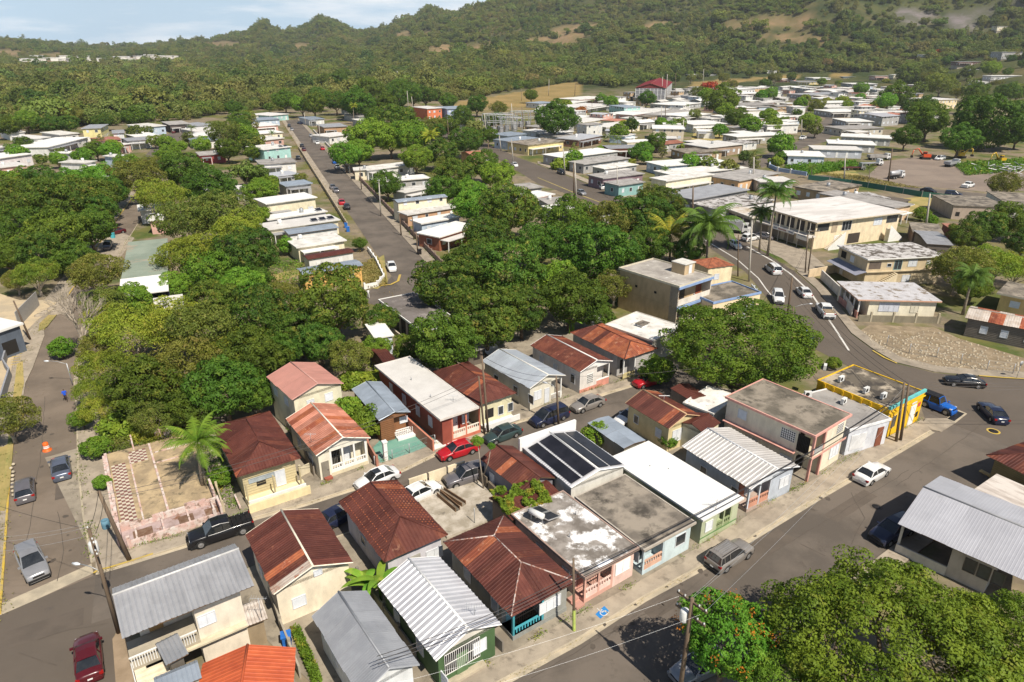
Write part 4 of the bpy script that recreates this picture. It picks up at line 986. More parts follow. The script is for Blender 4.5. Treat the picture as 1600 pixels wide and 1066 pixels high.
strip('pavement',[(1600,592),(1520,587),(1460,582),(1400,567),(1365,547),(1330,521),(1305,489),(1275,451),(1245,425)],[(1600,582),(1520,578),(1464,573),(1406,558),(1374,540),(1342,515),(1316,485),(1290,450),(1258,422)],.12,M['sidewalk'],hh=.12)
strip('road_line',[(1325,548),(1307,520),(1290,494),(1264,456),(1236,430),(1206,408),(1165,385)],[(1328,548),(1310,520),(1293,494),(1267,456),(1239,430),(1209,408),(1168,385)],.028,M['whiteline'])
strip('road_line',[(1207,465),(1196,452),(1184,435),(1150,405),(1100,375)],[(1209,465),(1198,452),(1186,435),(1152,405),(1102,375)],.028,M['whiteline'])
strip('road_line',[(840,278),(900,303),(960,325)],[(840,277.2),(901,302.2),(961,324.2)],.028,M['drygrass'])
strip('pavement',[(840,256),(900,279),(954,302),(1005,318)],[(840,252),(902,274),(958,297),(1012,313)],.12,M['sidewalk'],hh=.12)
def seg(a,b,k0=-.07,k1=1.02):
 a,b=G(*a),G(*b);return[a+(b-a)*t for t in(k0,.2,.4,.6,.8,k1)]
SL,SR=seg((604,420),(447,190)),seg((670,416),(466,188))
strip('straight_street',SL,SR,.018,M['asphalt'],world=True)
strip('pavement',SR,off(SR,-2.2),.12,M['sidewalk'],hh=.12,world=True);strip('pavement',SL[1:],off(SL[1:],2.2),.12,M['sidewalk'],hh=.12,world=True)
poly('cross_street',[(555,470),(580,452),(600,445),(612,432),(668,408),(745,440),(690,470),(640,470),(600,480)],.014,M['asphalt'])
strip('cross_street',[(560,242),(512,250),(485,252),(440,256)],[(560,236),(512,243),(478,245),(440,250)],.022,M['asphalt'])
strip('upper_street',[(1135,262),(1165,250),(1200,240),(1220,228),(1245,222),(1275,200),(1290,185),(1240,165),(1228,150)],[(1190,262),(1215,252),(1235,240),(1262,228),(1290,222),(1308,205),(1312,186),(1262,165),(1243,148)],.022,M['asphalt'])
strip('lot_street',[(1260,280),(1340,285),(1440,304),(1540,314),(1600,318)],[(1270,274),(1340,277),(1440,294),(1540,303),(1610,308)],.02,M['asphalt'])
poly('truck_lot',[(1345,285),(1380,252),(1430,246),(1520,255),(1610,275),(1610,298),(1540,300),(1440,291)],.03,mat('packed dirt lot',(.24,.19,.15),(.19,.15,.12),.1,.4,.6,.95,0,.3,5,0))
strip('left_street',[(212,258),(258,212),(285,200)],[(245,262),(292,212),(305,200)],.02,M['asphalt'])
poly('parking_lot',[(150,395),(160,362),(182,360),(210,372),(190,400),(178,420)],.03,M['sidewalk'])
poly('drive',[(405,448),(470,430),(480,440),(440,470),(400,480)],.03,M['gravel'])
poly('grass_lot',[(420,430),(480,418),(480,438),(430,452)],.025,M['drygrass'])
poly('grass_lot',[(555,425),(600,398),(606,440),(590,452),(565,448)],.025,M['drygrass'])
poly('grass_lot',[(1385,312),(1480,305),(1480,330),(1400,335)],.025,M['drygrass'])
poly('grass_lot',[(1085,205),(1150,205),(1145,222),(1080,218)],.025,M['drygrass'])
poly('grass_lot',[(1225,255),(1330,262),(1345,275),(1240,272)],.025,M['drygrass'])
poly('road_junction',[(1440,640),(1453,673),(1475,690),(1560,765),(1750,860),(1750,640),(1560,620),(1460,610)],.010,M['asphalt'])
def patchp(c,w_,d_,rot,m=None,name='road_patch',z=.018,kind='structure'):
 p=G(*c);u=(math.cos(R_(rot)),math.sin(R_(rot)));n=(-u[1],u[0])
 P=[(p.x+a*w_/2*u[0]+b*d_/2*n[0],p.y+a*w_/2*u[1]+b*d_/2*n[1])for a,b in((-1,-1),(1,-1),(1,1),(-1,1))]
 return poly(name,P,z,m or M['patch'],kind,px=False)
patchp((1180,865),9,1.8,35);patchp((1330,790),7,1.4,35);patchp((1035,950),3.0,1.1,35);patchp((1380,850),5,1.2,125);patchp((760,690),6,1.4,33);patchp((640,755),5,1.2,33);patchp((60,985),6,2.0,28);patchp((95,760),5,.9,120,z=.021)
def manhole(px,py,r,label,ring=None,z=.024):
 p=G(px,py);root=empty('manhole_cover',(p.x,p.y,0),0,label,'manhole')
 MB().mat(M['black']).lathe([(0,z+.006),(r*.8,z+.006),(r*.82,z)],n=20).build('lid',root)
 MB().mat(ring or M['kerb']).lathe([(r*.82,z),(r*.84,z+.01),(r*1.1,z+.008),(r*1.14,z)],n=20).build('rim',root)
manhole(1369,792,.5,'dark round manhole in the main street below the white sedan',M['patch'])
manhole(1238,930-45,.01,'x',M['patch'])if False else None
manhole(1552,674,.62,'manhole ringed with yellow paint in the junction',M['yellowline'],.03)
manhole(1002,596,.4,'small manhole beside the parked red car',z=.02)
rn=random.Random(31)
def seam(pts,w_=.03,z=.026,m=None):
 P=[G(*q)for q in pts];Q=[P[0]]
 for a,b in zip(P,P[1:]):
  k=max(2,int((b-a).length/1.2))
  for i in range(1,k+1):Q.append(a.lerp(b,i/k)+Vector((rn.uniform(-.1,.1),rn.uniform(-.1,.1),0)))
 strip('road_crack',off(Q,w_),off(Q,-w_),z,m or M['tar'],world=True)
M['tar']=mat('tar seam',(.082,.067,.054),(.105,.087,.07),2,rough=.8,rnd=0)
for q in([(830,1060),(960,985),(1080,925)],[(1180,880),(1290,815),(1420,735)],[(1010,985),(1060,960)],[(1250,850),(1290,870)],[(1400,760),(1500,690),(1560,640)],[(1330,770),(1350,810),(1330,850)],[(60,1000),(110,985),(170,975)],[(30,1020),(90,1040)],[(70,620),(66,700),(50,800),(40,860)],[(90,800),(100,860),(90,910)],[(500,800),(620,760),(720,722)],[(850,672),(960,630)],[(560,360),(600,400)],[(1250,480),(1290,530),(1350,575)],[(1420,600),(1500,625),(1580,640)]):seam(q)
for k in range(46):
 px,py=[(rn.uniform(900,1420),0),(rn.uniform(30,120),0)][k%3==2];py=1000-(px-900)*.62+rn.uniform(-8,30)if k%3!=2 else rn.uniform(640,900)
 c=G(px,py);s_=rn.uniform(.08,.3);mb=MB().mat(M['tar']);mb.face([(c.x+s_*math.cos(a*.785)*rn.uniform(.6,1.3),c.y+s_*math.sin(a*.785)*rn.uniform(.6,1.3),.03)for a in range(8)]);mb.build('oil_stain')['kind']='structure'
poly('drain_slab',[(1478,655),(1497,641),(1511,647),(1492,662)],.06,M['kerb'],hh=.05)
p=[(1480,655),(1496,643),(1507,647),(1491,659)]
tag(poly('storm_drain_grate',p,.07,M['black'],None),'dark open storm drain grate in a pale concrete surround at the yellow shop corner','drain grate')
poly('pavement',[(1446,655),(1478,655),(1492,662),(1470,676),(1453,672),(1440,664)],.125,M['sidewalk'],hh=.12)
def band(name,pts,w_,z,m):return strip(name,[G(*p)for p in pts],off([G(*p)for p in pts],w_),z,m,world=True)
band('kerb_paint',[(148,898),(155,893),(170,890),(190,884),(240,868)],.22,.135,M['yellowline'])
band('kerb_paint',[(595,448),(612,446),(624,440),(627,430)],.45,.14,M['yellowline'])
band('kerb_paint',[(1362,549),(1380,560),(1400,569)],.3,.13,M['yellowline'])
band('kerb_paint',[(1530,589),(1570,592),(1640,596)],.3,.13,M['yellowline'])
band('road_line',[(8,870),(12,808),(19,700)],.0+.12,.03,M['yellowline'])
pb=poly('painted_bay',[(930,962),(944,949),(952,957),(938,969)],.137,mat('blue bay paint',(.015,.17,.5),(.03,.22,.52),2,.4,.62,.8,0,0,8,0,(.3,.33,.36),3,.62,.72),None)
pb=None
bay=bpy.data.objects['painted_bay'];tag(bay,'blue painted patch with a white wheelchair sign on the pavement before the pink house','pavement sign')
c0=G(941,959);sg=MB().mat(M['whiteline'])
def sgp(a,b):
 u=Vector((math.cos(R_(35)),math.sin(R_(35)),0));n=Vector((-u.y,u.x,0));return c0+u*a+n*b+Vector((0,0,.141))
def sgl(a,b,c,d,t=.05):
 A,B=sgp(a,b),sgp(c,d);n=(B-A).normalized();n=Vector((-n.y,n.x,0))*t;sg.face([A-n,B-n,B+n,A+n])
sgl(-.05,.42,-.05,.05);sgl(-.05,.22,.2,.22);sgl(-.05,.03,.22,.03);sgl(.2,.03,.34,-.28);sgl(.34,-.28,.44,-.24);sgl(-.1,.5,0,.5,.06)
for k in range(14):
 a0,a1=math.pi*(.75+k*.1),math.pi*(.75+(k+1)*.1);sgl(.05+.28*math.cos(a0),-.1+.28*math.sin(a0),.05+.28*math.cos(a1),-.1+.28*math.sin(a1),.035)
sg.build('wheelchair_symbol',bay)
# ---------------------------------------------------------------- front row along the main street
def P_(h):return paint(h)
H=House([(679,1034),(781,976),(686,867),(594,915)],3.1,'dark green house with bright white-ribbed gable roof at the bottom of the picture')
H.walls(P_('#4a6b3c'),.3,ovs=.35).gable(M['galvlight'],1.15,width=.92,pitch=.46,rib=.07,trim=M['white'],gm=P_('#d9d2c4'))
H.pane('S',.45,.9,2.9,1.9,'grille',frame=M['white']);H.pane('S',-1.9,1.2,1.15,1.15,'louvre');H.pane('S',-3.3,.1,.95,2.1,'door',frame=P_('#5c7d4c'))
H.pane('W',1.5,1.0,.9,1.1);H.pane('W',5.0,1.0,1.0,1.3);H.pane('W',8.5,.9,.9,1.2)
H.bits('step',lambda b:b.box(H.x0+.3,H.x0+3.6,H.y0-.5,H.y0,0,.35),M['kerb'])
H1=H
antenna(H.world(1.2,-3.2,3.9),'small metal antenna on the bright ribbed roof of the dark green house',.9)
H=House([(797,967),(897,909),(787,803),(697,848)],3.1,'rust-red hipped house with turquoise porch balustrade beside the dark green house')
H.walls(P_('#9a9a92'),.5,notch=(0,2.9,1.5),base=P_('#8e8f88')).hip(M['rust'],1.25,axis='y',trim=mat('whitened ridge',(.5,.42,.38),(.3,.14,.1),3,.45,.55,rnd=0),cap=.06)
H.porch(0,2.9,1.5,P_('#7f8a88'),railm=P_('#1fa7b8'),cols=2,wallh=.1,grille=True,post=P_('#1f9aa8'));H.pane('S',.4,.5,.9,2.0,'door',inset=1.5,frame=P_('#8ad0dc'));H.pane('S',1.6,.9,1.0,1.3,'glass',inset=1.5)
H.pane('S',-2.7,1.1,2.1,1.1,'louvre');H.pane('W',2,1,1,1.2);H.pane('W',6,1,1,1.2);H.pane('E',1,.1,.9,2.0,'door',frame=P_('#333333'))
H2=H
H=House([(911,906),(997,858),(878,762),(805,806)],3.0,'pink house with white-blotched concrete flat roof and black iron porch grille')
H.walls(P_('#e6bfb0'),.3,notch=(0,3.1,1.4),ovs=.3).flat(M['patchroof'],.2,trim=P_('#a98c7c'),rim=.05)
H.porch(0,3.1,1.4,P_('#d89f8a'),railm=P_('#f0c8b8'),cols=3,grille=True);H.pane('S',.4,.45,.9,2.1,'door',inset=1.4,frame=P_('#b87464'));H.pane('S',1.6,.9,1.2,1.3,'glass',inset=1.4)
H.pane('S',-2.1,1.1,1.7,1.2,'louvre',frame=M['white']);H.pane('W',3,.9,.9,1.1);H.pane('W',6.5,.9,.9,1.1)
MB().mat(P_('#c98f7c')).box(H.x0-.9,H.x0-.05,H.y0-.2,H.y0+.5,0,.2).box(H.x0-.9,H.x0-.05,H.y0+.5,H.y0+1.0,0,.38).build('front_step',H.root)
water_heater(H.world(-1.0,2.9,3.0),H.rz+R_(105),'solar water heater with white cylinder on the white-blotched pink house roof')
H.vents([(-.8,-.5),(1.6,1.5)],.35);H3=H
H=House([(1008,862),(1086,816),(977,740),(898,776)],3.0,'pale blue house with bare brown flat roof between the pink and the green houses')
H.walls(P_('#c3d6da'),.3,notch=(0,2.5,1.2),ovs=.3).flat(M['concroof'],.18,trim=P_('#b5aa9a'),rim=.04)
H.porch(0,2.5,1.2,P_('#b8ccd2'),railm=P_('#d9a88a'),cols=2);H.pane('S',.3,.45,.9,2.0,'door',inset=1.2,frame=P_('#23333a'));H.pane('S',1.4,.9,.9,1.3,'opening',inset=1.2)
H.pane('S',-1.9,1.1,1.3,1.2,'glass');H.pane('W',4,1,.9,1.1);H.pane('W',7,1,.9,1.1);H4=H
H=House([(1095,816),(1164,777),(1010,688),(957,715)],3.0,'lime green house with long clean white flat roof on the main street')
H.walls(P_('#b5bd97'),.3,notch=(2.0,4.2,1.1),ovs=.3).flat(M['whiteroof'],.18,trim=P_('#e8e6df'))
H.porch(2.0,4.2,1.1,P_('#a9b585'),railm=P_('#8fa06a'),cols=3);H.pane('S',2.3,.5,.85,2.0,'glass',inset=1.1);H.pane('S',.5,1.1,1.0,1.1,'louvre');H.pane('W',4,1,.9,1.0);H.pane('W',9,1,.9,1.0);H.pane('E',3,1,.9,1.0)
H.bits('wall_band',lambda b:b.box(H.x0-.01,H.x1+.01,H.y0-.025,H.y0,.55,.68),P_('#5f8a4a'));H5=H
antenna(H.world(-.6,-5.6,3.0),'small antenna at the street end of the clean white roof',1.1);H.vents([(-.5,2.6),(.6,1.2)],.12)
H=House([(893,765),(972,727),(897,668),(816,697)],3.3,'white building with black solar mats on a low gable roof and a white parapet')
H.walls(P_('#d9d4c8'),.12,ovs=.15).gable(M['galvlight'],.75,deck=M['white'],trim=M['white'],width=.9,pitch=.3,rib=.03)
X,Y,hh_=H.RW/2,H.RD/2,H.h
pn=[]
for sx,segs in((-1,((.08,.42),(.5,.94))),(1,((.06,.5),(.58,.95)))):
 for f0,f1 in segs:
  a,b=X*(1-f0),X*(1-f1);za,zb2=hh_+.75*f0+.12,hh_+.75*f1+.12
  mb=MB().mat(M['solar']);slab_face(mb,[(sx*a,Y-.9,za),(sx*a,-Y+.3,za),(sx*b,-Y+.3,zb2),(sx*b,Y-.9,zb2)]if sx<0 else[(sx*a,-Y+.3,za),(sx*a,Y-.9,za),(sx*b,Y-.9,zb2),(sx*b,-Y+.3,zb2)],.05)
  o_=mb.build('solar_mat',H.roof)
MB().mat(M['white']).box(-X-.3,X+.2,Y-.28,Y,hh_-.4,hh_+1.05).build('parapet',H.root)
MB().mat(M['white']).box(-X+1.2,X-.3,Y,Y+.25,hh_-.4,hh_+.6).build('parapet',H.root)
H.pane('S',1.2,1.0,1.2,1.0,'glass');H.pane('W',2,1,1,1);H6=H
H=House([(1179,765),(1247,727),(1146,672),(1056,695)],3.1,'grey-blue house with pale grey ribbed gable roof and porch beside the two-storey pink-trimmed house')
H.walls(P_('#b4bdc9'),.35,notch=(0,3.2,1.6),ovs=.4).gable(mat('pale ribbed roofing',(.52,.5,.48),(.45,.43,.41),.6,.4,.6,.5,.2,0,6,.07,(.36,.34,.32),1.4,.66,.8),1.0,width=.9,pitch=.45,rib=.06,trim=P_('#d7d9dc'),gm=P_('#cfd6de'))
H.porch(0,3.2,1.6,P_('#b9a090'),railm=P_('#c98a6c'),cols=3,post=P_('#c4ccd6'));H.pane('S',.5,.45,.9,2.0,'door',inset=1.6,frame=P_('#b06a4c'));H.pane('S',1.8,.9,1.1,1.3,'louvre',inset=1.6)
H.pane('S',-1.9,1.1,1.5,1.2,'louvre');H.pane('W',2,1,.9,1.1,'glass');H.pane('W',6,.9,.9,1.1,'glass');H7=H
H=House([(1272,683),(1335,647),(1190,593),(1134,619)],5.6,'two-storey cream house with pink trim and mossy flat roof on the main street')
tr=P_('#e09c8a')
H.walls(P_('#eadfc2'),.35,notch=(0,2.2,1.5),ovs=.3,ovb=.2).flat(M['concdark'],.2,trim=tr,rim=.05)
MB().mat(P_('#d7c9a8')).box(H.x0-.06,H.x0+2.3,H.y0-.3,H.y0+1.5,2.75,2.95).build('balcony_floor',H.root)
MB().mat(tr).box(H.x0-.1,H.x1+.08,H.y0-.34,H.y0-.3,2.74,2.97).build('floor_band',H.root)
MB().mat(tr).box(H.x0-.5,H.x0-.02,H.y0+1.5,H.y1,2.68,2.8).build('canopy_slab',H.root)
for x,z0,z1 in((H.x0+.12,0,5.4),(H.x0+2.1,0,5.4)):MB().mat(tr).box(x-.12,x+.12,H.y0-.26,H.y0-.02,z0,z1).build('porch_post',H.root)
rb=MB().mat(M['white']);[rb.box(H.x0+.3+k*.2,H.x0+.38+k*.2,H.y0-.2,H.y0-.14,2.95,3.7,'du')for k in range(9)];rb.box(H.x0,H.x0+2.2,H.y0-.22,H.y0-.12,3.7,3.8);rb.build('balcony_rail',H.root)
H.pane('S',.3,3.0,.9,2.0,'grille',inset=1.5,frame=M['black']);H.pane('S',.3,.1,1.6,2.1,'grille',inset=1.5,frame=M['black'])
H.pane('S',-1.7,3.8,1.2,1.1,'blocks',frame=M['white']);H.pane('S',-2.3,.9,1.9,1.4,'louvre');H.pane('W',1.5,3.7,1.1,1.1,'louvre');H.pane('W',-3.4,3.7,1.6,1.2,'blocks',frame=M['white']);H.pane('W',3,.9,1.2,1.1);H.pane('W',7,.8,1.4,1.1);H.pane('W',-1.5,3.1,1.3,1.9,'grille',frame=M['black']);H8=H
H=House([(1328,680),(1382,651),(1300,603),(1250,620)],3.3,'low white and grey building with brown door between the cream and the yellow buildings')
H.walls(P_('#d2d5dc'),.12,ovs=.1).flat(M['concgrey'],.2,trim=P_('#e6e6e6'),rim=.08)
H.pane('S',.5,.5,2.3,1.9,'garage',frame=P_('#dcdcdc'));H.pane('S',-1.6,.1,.95,2.4,'door',frame=P_('#8a4a2c'));H9=H
ac_unit(H.world(.9,.5,3.35),H.rz+.3,'white air conditioner alone on the grey shop roof');ac_unit(H.world(-1.6,3.4,3.35),H.rz-.4,'white air conditioner at the back of the grey shop roof')
H=House([(1391,641),(1446,613),(1333,570),(1277,595)],3.9,'bright yellow corner shop with turquoise parapet band and weathered flat roof')
yl=mat('bright yellow wall paint',(.78,.47,.012),(.66,.4,.012),1,.4,.66,.7,0,.1,14,.02)
H.walls(yl,.05,ovs=.04).flat(mat('sandy stained concrete roof',(.4,.34,.26),(.13,.11,.085),.3,.44,.54,.93,0,.2,7,0,(.06,.052,.044),.5,.48,.58),.15,trim=yl,rim=.1)
MB().mat(P_('#4fc0bd')).box(-H.RW/2-.05,H.RW/2+.05,-H.RD/2-.08,-H.RD/2+.2,H.h+.05,H.h+.38).build('parapet_band',H.root)
MB().mat(yl).box(-H.RW/2-.05,H.RW/2+.05,-H.RD/2-.12,-H.RD/2,H.h-.5,H.h-.38).build('cornice',H.root)
MB().mat(yl).box(H.x0-1.6,H.x0,H.y0+.1,H.y0+.3,0,2.5).build('side_wall',H.root)
for k in range(7):y=H.y0+1+k*(H.D-2)/6;MB().mat(yl).box(H.x0-.14,H.x0,y-.12,y+.12,1.2,H.h).build('pilaster',H.root)
H.pane('S',.9,1.1,1.1,1.7,'glass',frame=P_('#e8b810'));H.pane('S',-2.6,.15,1.3,2.6,'door',frame=M['white']);H.pane('S',-2.25,.9,.6,1.4,'opening');H.pane('S',-1.0,.8,.6,.7,'opening')
s_=MB().mat(P_('#d43c2c'));s_.box(H.x1-.95,H.x1-.35,H.y0-.03,H.y0,2.2,2.75);s_.build('red_notice',H.root)
s_=MB().mat(M['white']);s_.box(H.x1-2.5,H.x1-1.4,H.y0-.035,H.y0,2.95,3.15);s_.mat(P_('#3c78b8'));[s_.box(H.x1-2.42+k*.17,H.x1-2.33+k*.17,H.y0-.04,H.y0-.035,3.0,3.1)for k in range(6)];s_.build('lettered_sign',H.root)
s_=MB().mat(P_('#3aa0a8')).box(H.x0-1.5,H.x0-1.2,H.y0+.07,H.y0+.1,.3,2.3);[s_.mat(P_('#e8e8e8')).box(H.x0-1.45,H.x0-1.25,H.y0+.05,H.y0+.07,.5+k*.45,.7+k*.45)for k in range(4)];s_.build('painted_sign',H.root)
for(a,b,l)in((-2.0,-2.6,'front of the three in a row'),(-2.3,-.7,'middle of the three in a row'),(-2.0,2.6,'back one by a dark stain')):ac_unit(H.world(a,b,4.0),H.rz,'boxy air conditioner on the yellow shop roof, '+l,'air conditioners on the yellow shop roof')
ac_unit(H.world(-.6,5.6,4.0),H.rz+.5,'tall air conditioner at the rear corner of the yellow shop roof','air conditioners on the yellow shop roof');H10=H
# ---------------------------------------------------------------- across the main street
H=House([(1398,806),(1650,940),(1700,820),(1472,757)],3.2,'large building with broad pale metal gable roof and carport in the lower right corner')
H.walls(P_('#b9ab98'),.5,ovs=4.2).gable(mat('broad pale roof sheets',(.5,.5,.53),(.44,.44,.47),.35,.4,.6,.45,.3,0,6,.07,(.4,.39,.38),1.2,.64,.78),1.25,axis='x',width=1.9,pitch=.24,rib=.01,trim=P_('#9a9a9c'))
for u in(1.0,2.0,3.0,6.2,7.2,8.2,11,12,13):H.pane('S',u,1.3,.9,1.3,'glass',frame=P_('#5c5246'))
H.pane('W',.5,.1,1.4,2.2,'door',frame=P_('#c8c8cc'));H.pane('W',3,1,1.2,1,'opening')
for x,y in((-H.RW/2+.3,H.y0+.2),(-H.RW/2+.3,H.y1-.2)):MB().mat(M['concpole']).box(x-.1,x+.1,y-.1,y+.1,0,3.1).build('carport_post',H.root)
MB().mat(P_('#c9bfae')).box(-H.RW/2+.2,H.x0,H.y0-.1,H.y0+.05,0,.9).build('low_wall',H.root);H11=H
H=House([(1520,770),(1660,850),(1700,800),(1552,740)],2.9,'flat roofed building with peeling off-white boards behind the pale metal gable roof')
H.walls(P_('#8a8276'),.3).flat(mat('peeling white roof boards',(.55,.5,.45),(.36,.31,.27),.9,.42,.6,.9,0,.2,5,.1,(.2,.17,.15),1.2,.6,.74,stretch=(.35,1.6,1)),.15)
H.pane('S',1,1,1,1)
H=House([(1568,718),(1680,790),(1750,740),(1625,668)],3.3,'tan clapboard house with red-brown roof at the right edge')
H.walls(P_('#93804a'),.6).hip(M['rust'],1.4,axis='x',trim=M['rust'])
cl=MB().mat(P_('#7d6c3c'));[cl.box(H.x0-.025,H.x0,H.y0,H.y1,.3+k*.22,.33+k*.22)for k in range(13)];[cl.box(H.x0,H.x1,H.y0-.025,H.y0,.3+k*.22,.33+k*.22)for k in range(13)];cl.build('clapboard',H.root)
H.pane('W',1.2,.2,1.0,2.1,'door',frame=P_('#6a5a34'));MB().mat(P_('#c8a860')).box(H.x0-1.6,H.x0-.3,H.y0+1,H.y0+1.4,.3,.45).build('bench',H.root)
# ---------------------------------------------------------------- second row (backs to the main row)
H=House([(188,1000),(395,915),(368,848),(178,921)],6.2,'two-storey house under a big grey corrugated roof at the bottom left corner')
H.walls(P_('#e8d9c0'),.7,ovb=.3,ovs=.9,notch=(0,3.4,2.5)).gable(M['galv'],.55,axis='x',width=1.05,pitch=.35,rib=.05,off=.45,trim=P_('#c9c7c4'))
MB().mat(P_('#b0a48c')).box(H.x0-.9,H.x0+3.4,H.y0-.3,H.y0+2.4,2.9,3.1).build('balcony_floor',H.root)
rb=MB().mat(M['white']);[rb.box(H.x0-.8+k*.16,H.x0-.75+k*.16,H.y0-.25,H.y0-.2,3.1,3.95,'du')for k in range(25)];rb.box(H.x0-.9,H.x0+3.3,H.y0-.27,H.y0-.18,3.95,4.03);rb.build('balcony_rail',H.root)
st=MB().mat(P_('#e3d3b2'))
for k in range(14):st.box(H.x0-.8,H.x0+1.3,H.y0-.6-k*.3,H.y0-.3-k*.3,0,2.9-k*.2)
st.build('staircase',H.root)
for k in(0,1):MB().mat(M['white']).tube([(H.x0-.85+k*2.2,H.y0-.4,3.7),(H.x0-.85+k*2.2,H.y0-4.6,.9)],.04,5).build('handrail',H.root)
H.pane('S',.6,3.1,.9,2.1,'door',inset=2.5,frame=P_('#c09048'));H.pane('S',-3.0,3.9,1.2,1.0);H.pane('S',-6.0,1.2,1.3,1.0,'opening');H.pane('E',1.5,4,1,1)
MB().mat(P_('#d6c6a4')).box(H.x0-.1,H.x1,H.y0-.55,H.y0-.02,2.75,2.9).build('floor_band',H.root)
H12=H
antenna(H.world(4.2,-H.RD/2-.2,3.4),'bare aerial on a mast against the cream wall below the big grey roof',1.8)
H=House([(262,1042),(291,1020),(280,990),(240,1005)],4.2,'lean-to porch with weathered grey iron roof below the big grey roofed house','porch','lean_to_porch')
H.walls(P_('#6a6257'),.3).gable(M['galvdark'],.12,axis='x',width=1.0,pitch=.3,rib=.04,off=.8,join=True,ridge=False)
H=House([(300,1100),(478,1130),(440,1005),(318,1050)],3.4,'house with orange-red painted gable roof at the bottom edge')
H.walls(P_('#d8cdb6'),.35).gable(M['orangeroof'],1.0,width=.9,pitch=.3,rib=.03,trim=M['orangeroof'])
H.pane('W',1,1,1,1);H13=H
H=House([(245,1085),(318,1062),(306,1030),(240,1062)],3.6,'small shed with pale blue-grey roof left of the orange-red roof','shed','shed')
H.walls(P_('#b9b4a8'),.2).gable(M['galvblue'],.2,axis='x',join=True,ridge=False,off=.5)
H=House([(427,931),(550,877),(498,796),(385,834)],3.6,'cream gable-ended house with dark rusted roof and pale replaced sheets by the grey roof')
H.walls(P_('#efdfc0'),.4,ovs=.25).gable(M['rust'],1.15,width=.85,pitch=.28,rib=.03,trim=P_('#e9dcc2'),alt=mat('patched pale sheet',(.42,.36,.31),(.33,.25,.2),.8,.4,.6,.6,.1,0,6,.1,(.26,.1,.06),1.5,.56,.66),alts=((8,9),()))
H.pane('S',2.9,3.35,.7,.55,'louvre');H.pane('S',1.0,1.1,1.1,1.0,'louvre');H.pane('W',2,1.2,1,1);H14=H
H=House([(373,984),(420,966),(406,934),(371,950)],2.5,'small back shed with grooved white-grey roof between the grey and the rusted roofs','shed','shed')
H.walls(P_('#a08a68'),.3).gable(mat('grooved bleached sheets',(.55,.5,.45),(.4,.34,.29),1.2,.4,.6,.7,0,0,6,.1),.1,axis='x',width=.5,pitch=.25,rib=.05,join=True,ridge=False,off=.7)
H=House([(588,1072),(655,1042),(583,935),(455,962)],3.2,'long house with smooth light grey gable roof at the bottom left of centre')
H=H if False else H
H.walls(P_('#d9dcdc'),.35).gable(M['galvdark'],1.1,width=1.1,pitch=.2,rib=.012,style='wave',trim=M['galvdark'])
H.pane('S',-2.2,1.0,1.2,1.1);H.pane('W',2,1,1,1.1);H15=H
H=House([(600,882),(695,835),(623,749),(533,785)],3.3,'white-walled house with purple-brown rusted hip roof in the middle of the second row')
H.walls(P_('#c9c6cc'),.45).hip(M['rust'],1.3,axis='y',trim=M['rust'],back=.6)
H.pane('S',2.0,.3,.9,2.0,'door',frame=P_('#a8a498'));H.pane('S',3.4,1.0,1.6,1.1,'louvre');H.pane('W',3,1,1,1,'glass');H16=H
nl=MB().mat(M['rustlight'])
for j in range(7):
 for i in range(22):
  y=H.RD/2-.5-i*(H.RD-1)/22;f=.12+j*.11;x=H.RW/2*(1-f)
  if y>-H.RD/2+H.RW/2*f+.5:nl.box(x-.05,x+.05,y-.06,y+.06,H.h+1.3*f+.02,H.h+1.3*f+.055)
  if y>-H.RD/2+H.RW/2*f+.5 and j%2==0:nl.box(-x-.05,-x+.05,y-.06,y+.06,H.h+1.3*f+.02,H.h+1.3*f+.055)
nl.build('roofing_nail_rows',H.roof)
H=House([(818,778),(861,744),(803,695),(756,716)],2.9,'small house with plain rusted gable roof beside the black solar mats')
H.walls(P_('#8a8890'),.3).gable(M['rust'],.9,width=.85,pitch=.28,rib=.03);H.pane('W',1,.8,.8,1.2,'louvre');H17=H
H=House([(812,822),(872,770),(856,755),(752,770)],2.7,'low rusted lean-to roof overgrown with green vines','shed','shed')
H.walls(P_('#7d6a58'),.25).gable(M['rust'],.35,axis='x',width=.85,pitch=.28,rib=.03,ridge=False,off=.3);H18=H
H=House([(975,705),(1005,686),(951,650),(921,660)],2.8,'narrow shed with flat blue-grey roof sheets beside the round green tree','shed','shed')
H.walls(P_('#9a9484'),.15).gable(M['galvblue'],.15,width=1.6,pitch=.2,rib=.012,ridge=False)
H.pane('S',.5,1,.8,.8,'glass')
H=House([(1051,672),(1086,650),(1033,610),(976,631)],3.2,'pale yellow house with rusted gable roof behind the grey-blue house')
H.walls(P_('#d9c68c'),.25,ovs=.3).gable(M['rust'],1.0,width=.85,pitch=.28,rib=.03,trim=P_('#c9a070'))
H.pane('W',1,1.2,.8,1.1,'glass');H.pane('W',4.5,1.2,.9,1.1,'louvre');H.pane('S',.6,1.0,1.4,1.5,'louvre');H19=H
antenna(H.world(0,0,4.2),'pale ridge aerial on the rusted roof of the pale yellow house',.8)
H=House([(1098,678),(1128,660),(1086,645),(1062,660)],3.0,'small rusted annex roof joined to the pale yellow house','annex','annex')
H.walls(P_('#e2d7b4'),.15).gable(M['rust'],.5,axis='x',width=.8,pitch=.27,rib=.03,join=True)
H=House([(1086,628),(1100,618),(1080,600),(1042,606)],2.9,'low rusted roof under the big tree behind the pale yellow house','shed','shed')
H.walls(P_('#8a7a6a'),.1).gable(M['rust'],.3,width=.8,join=True,ridge=False)
H=House([(1122,652),(1142,618),(1108,600),(1070,628)],3.0,'small building with dirty white flat roof left of the two-storey cream house')
H.walls(P_('#b8b8b6'),.1).flat(M['whitedirty'],.15,rim=.04)
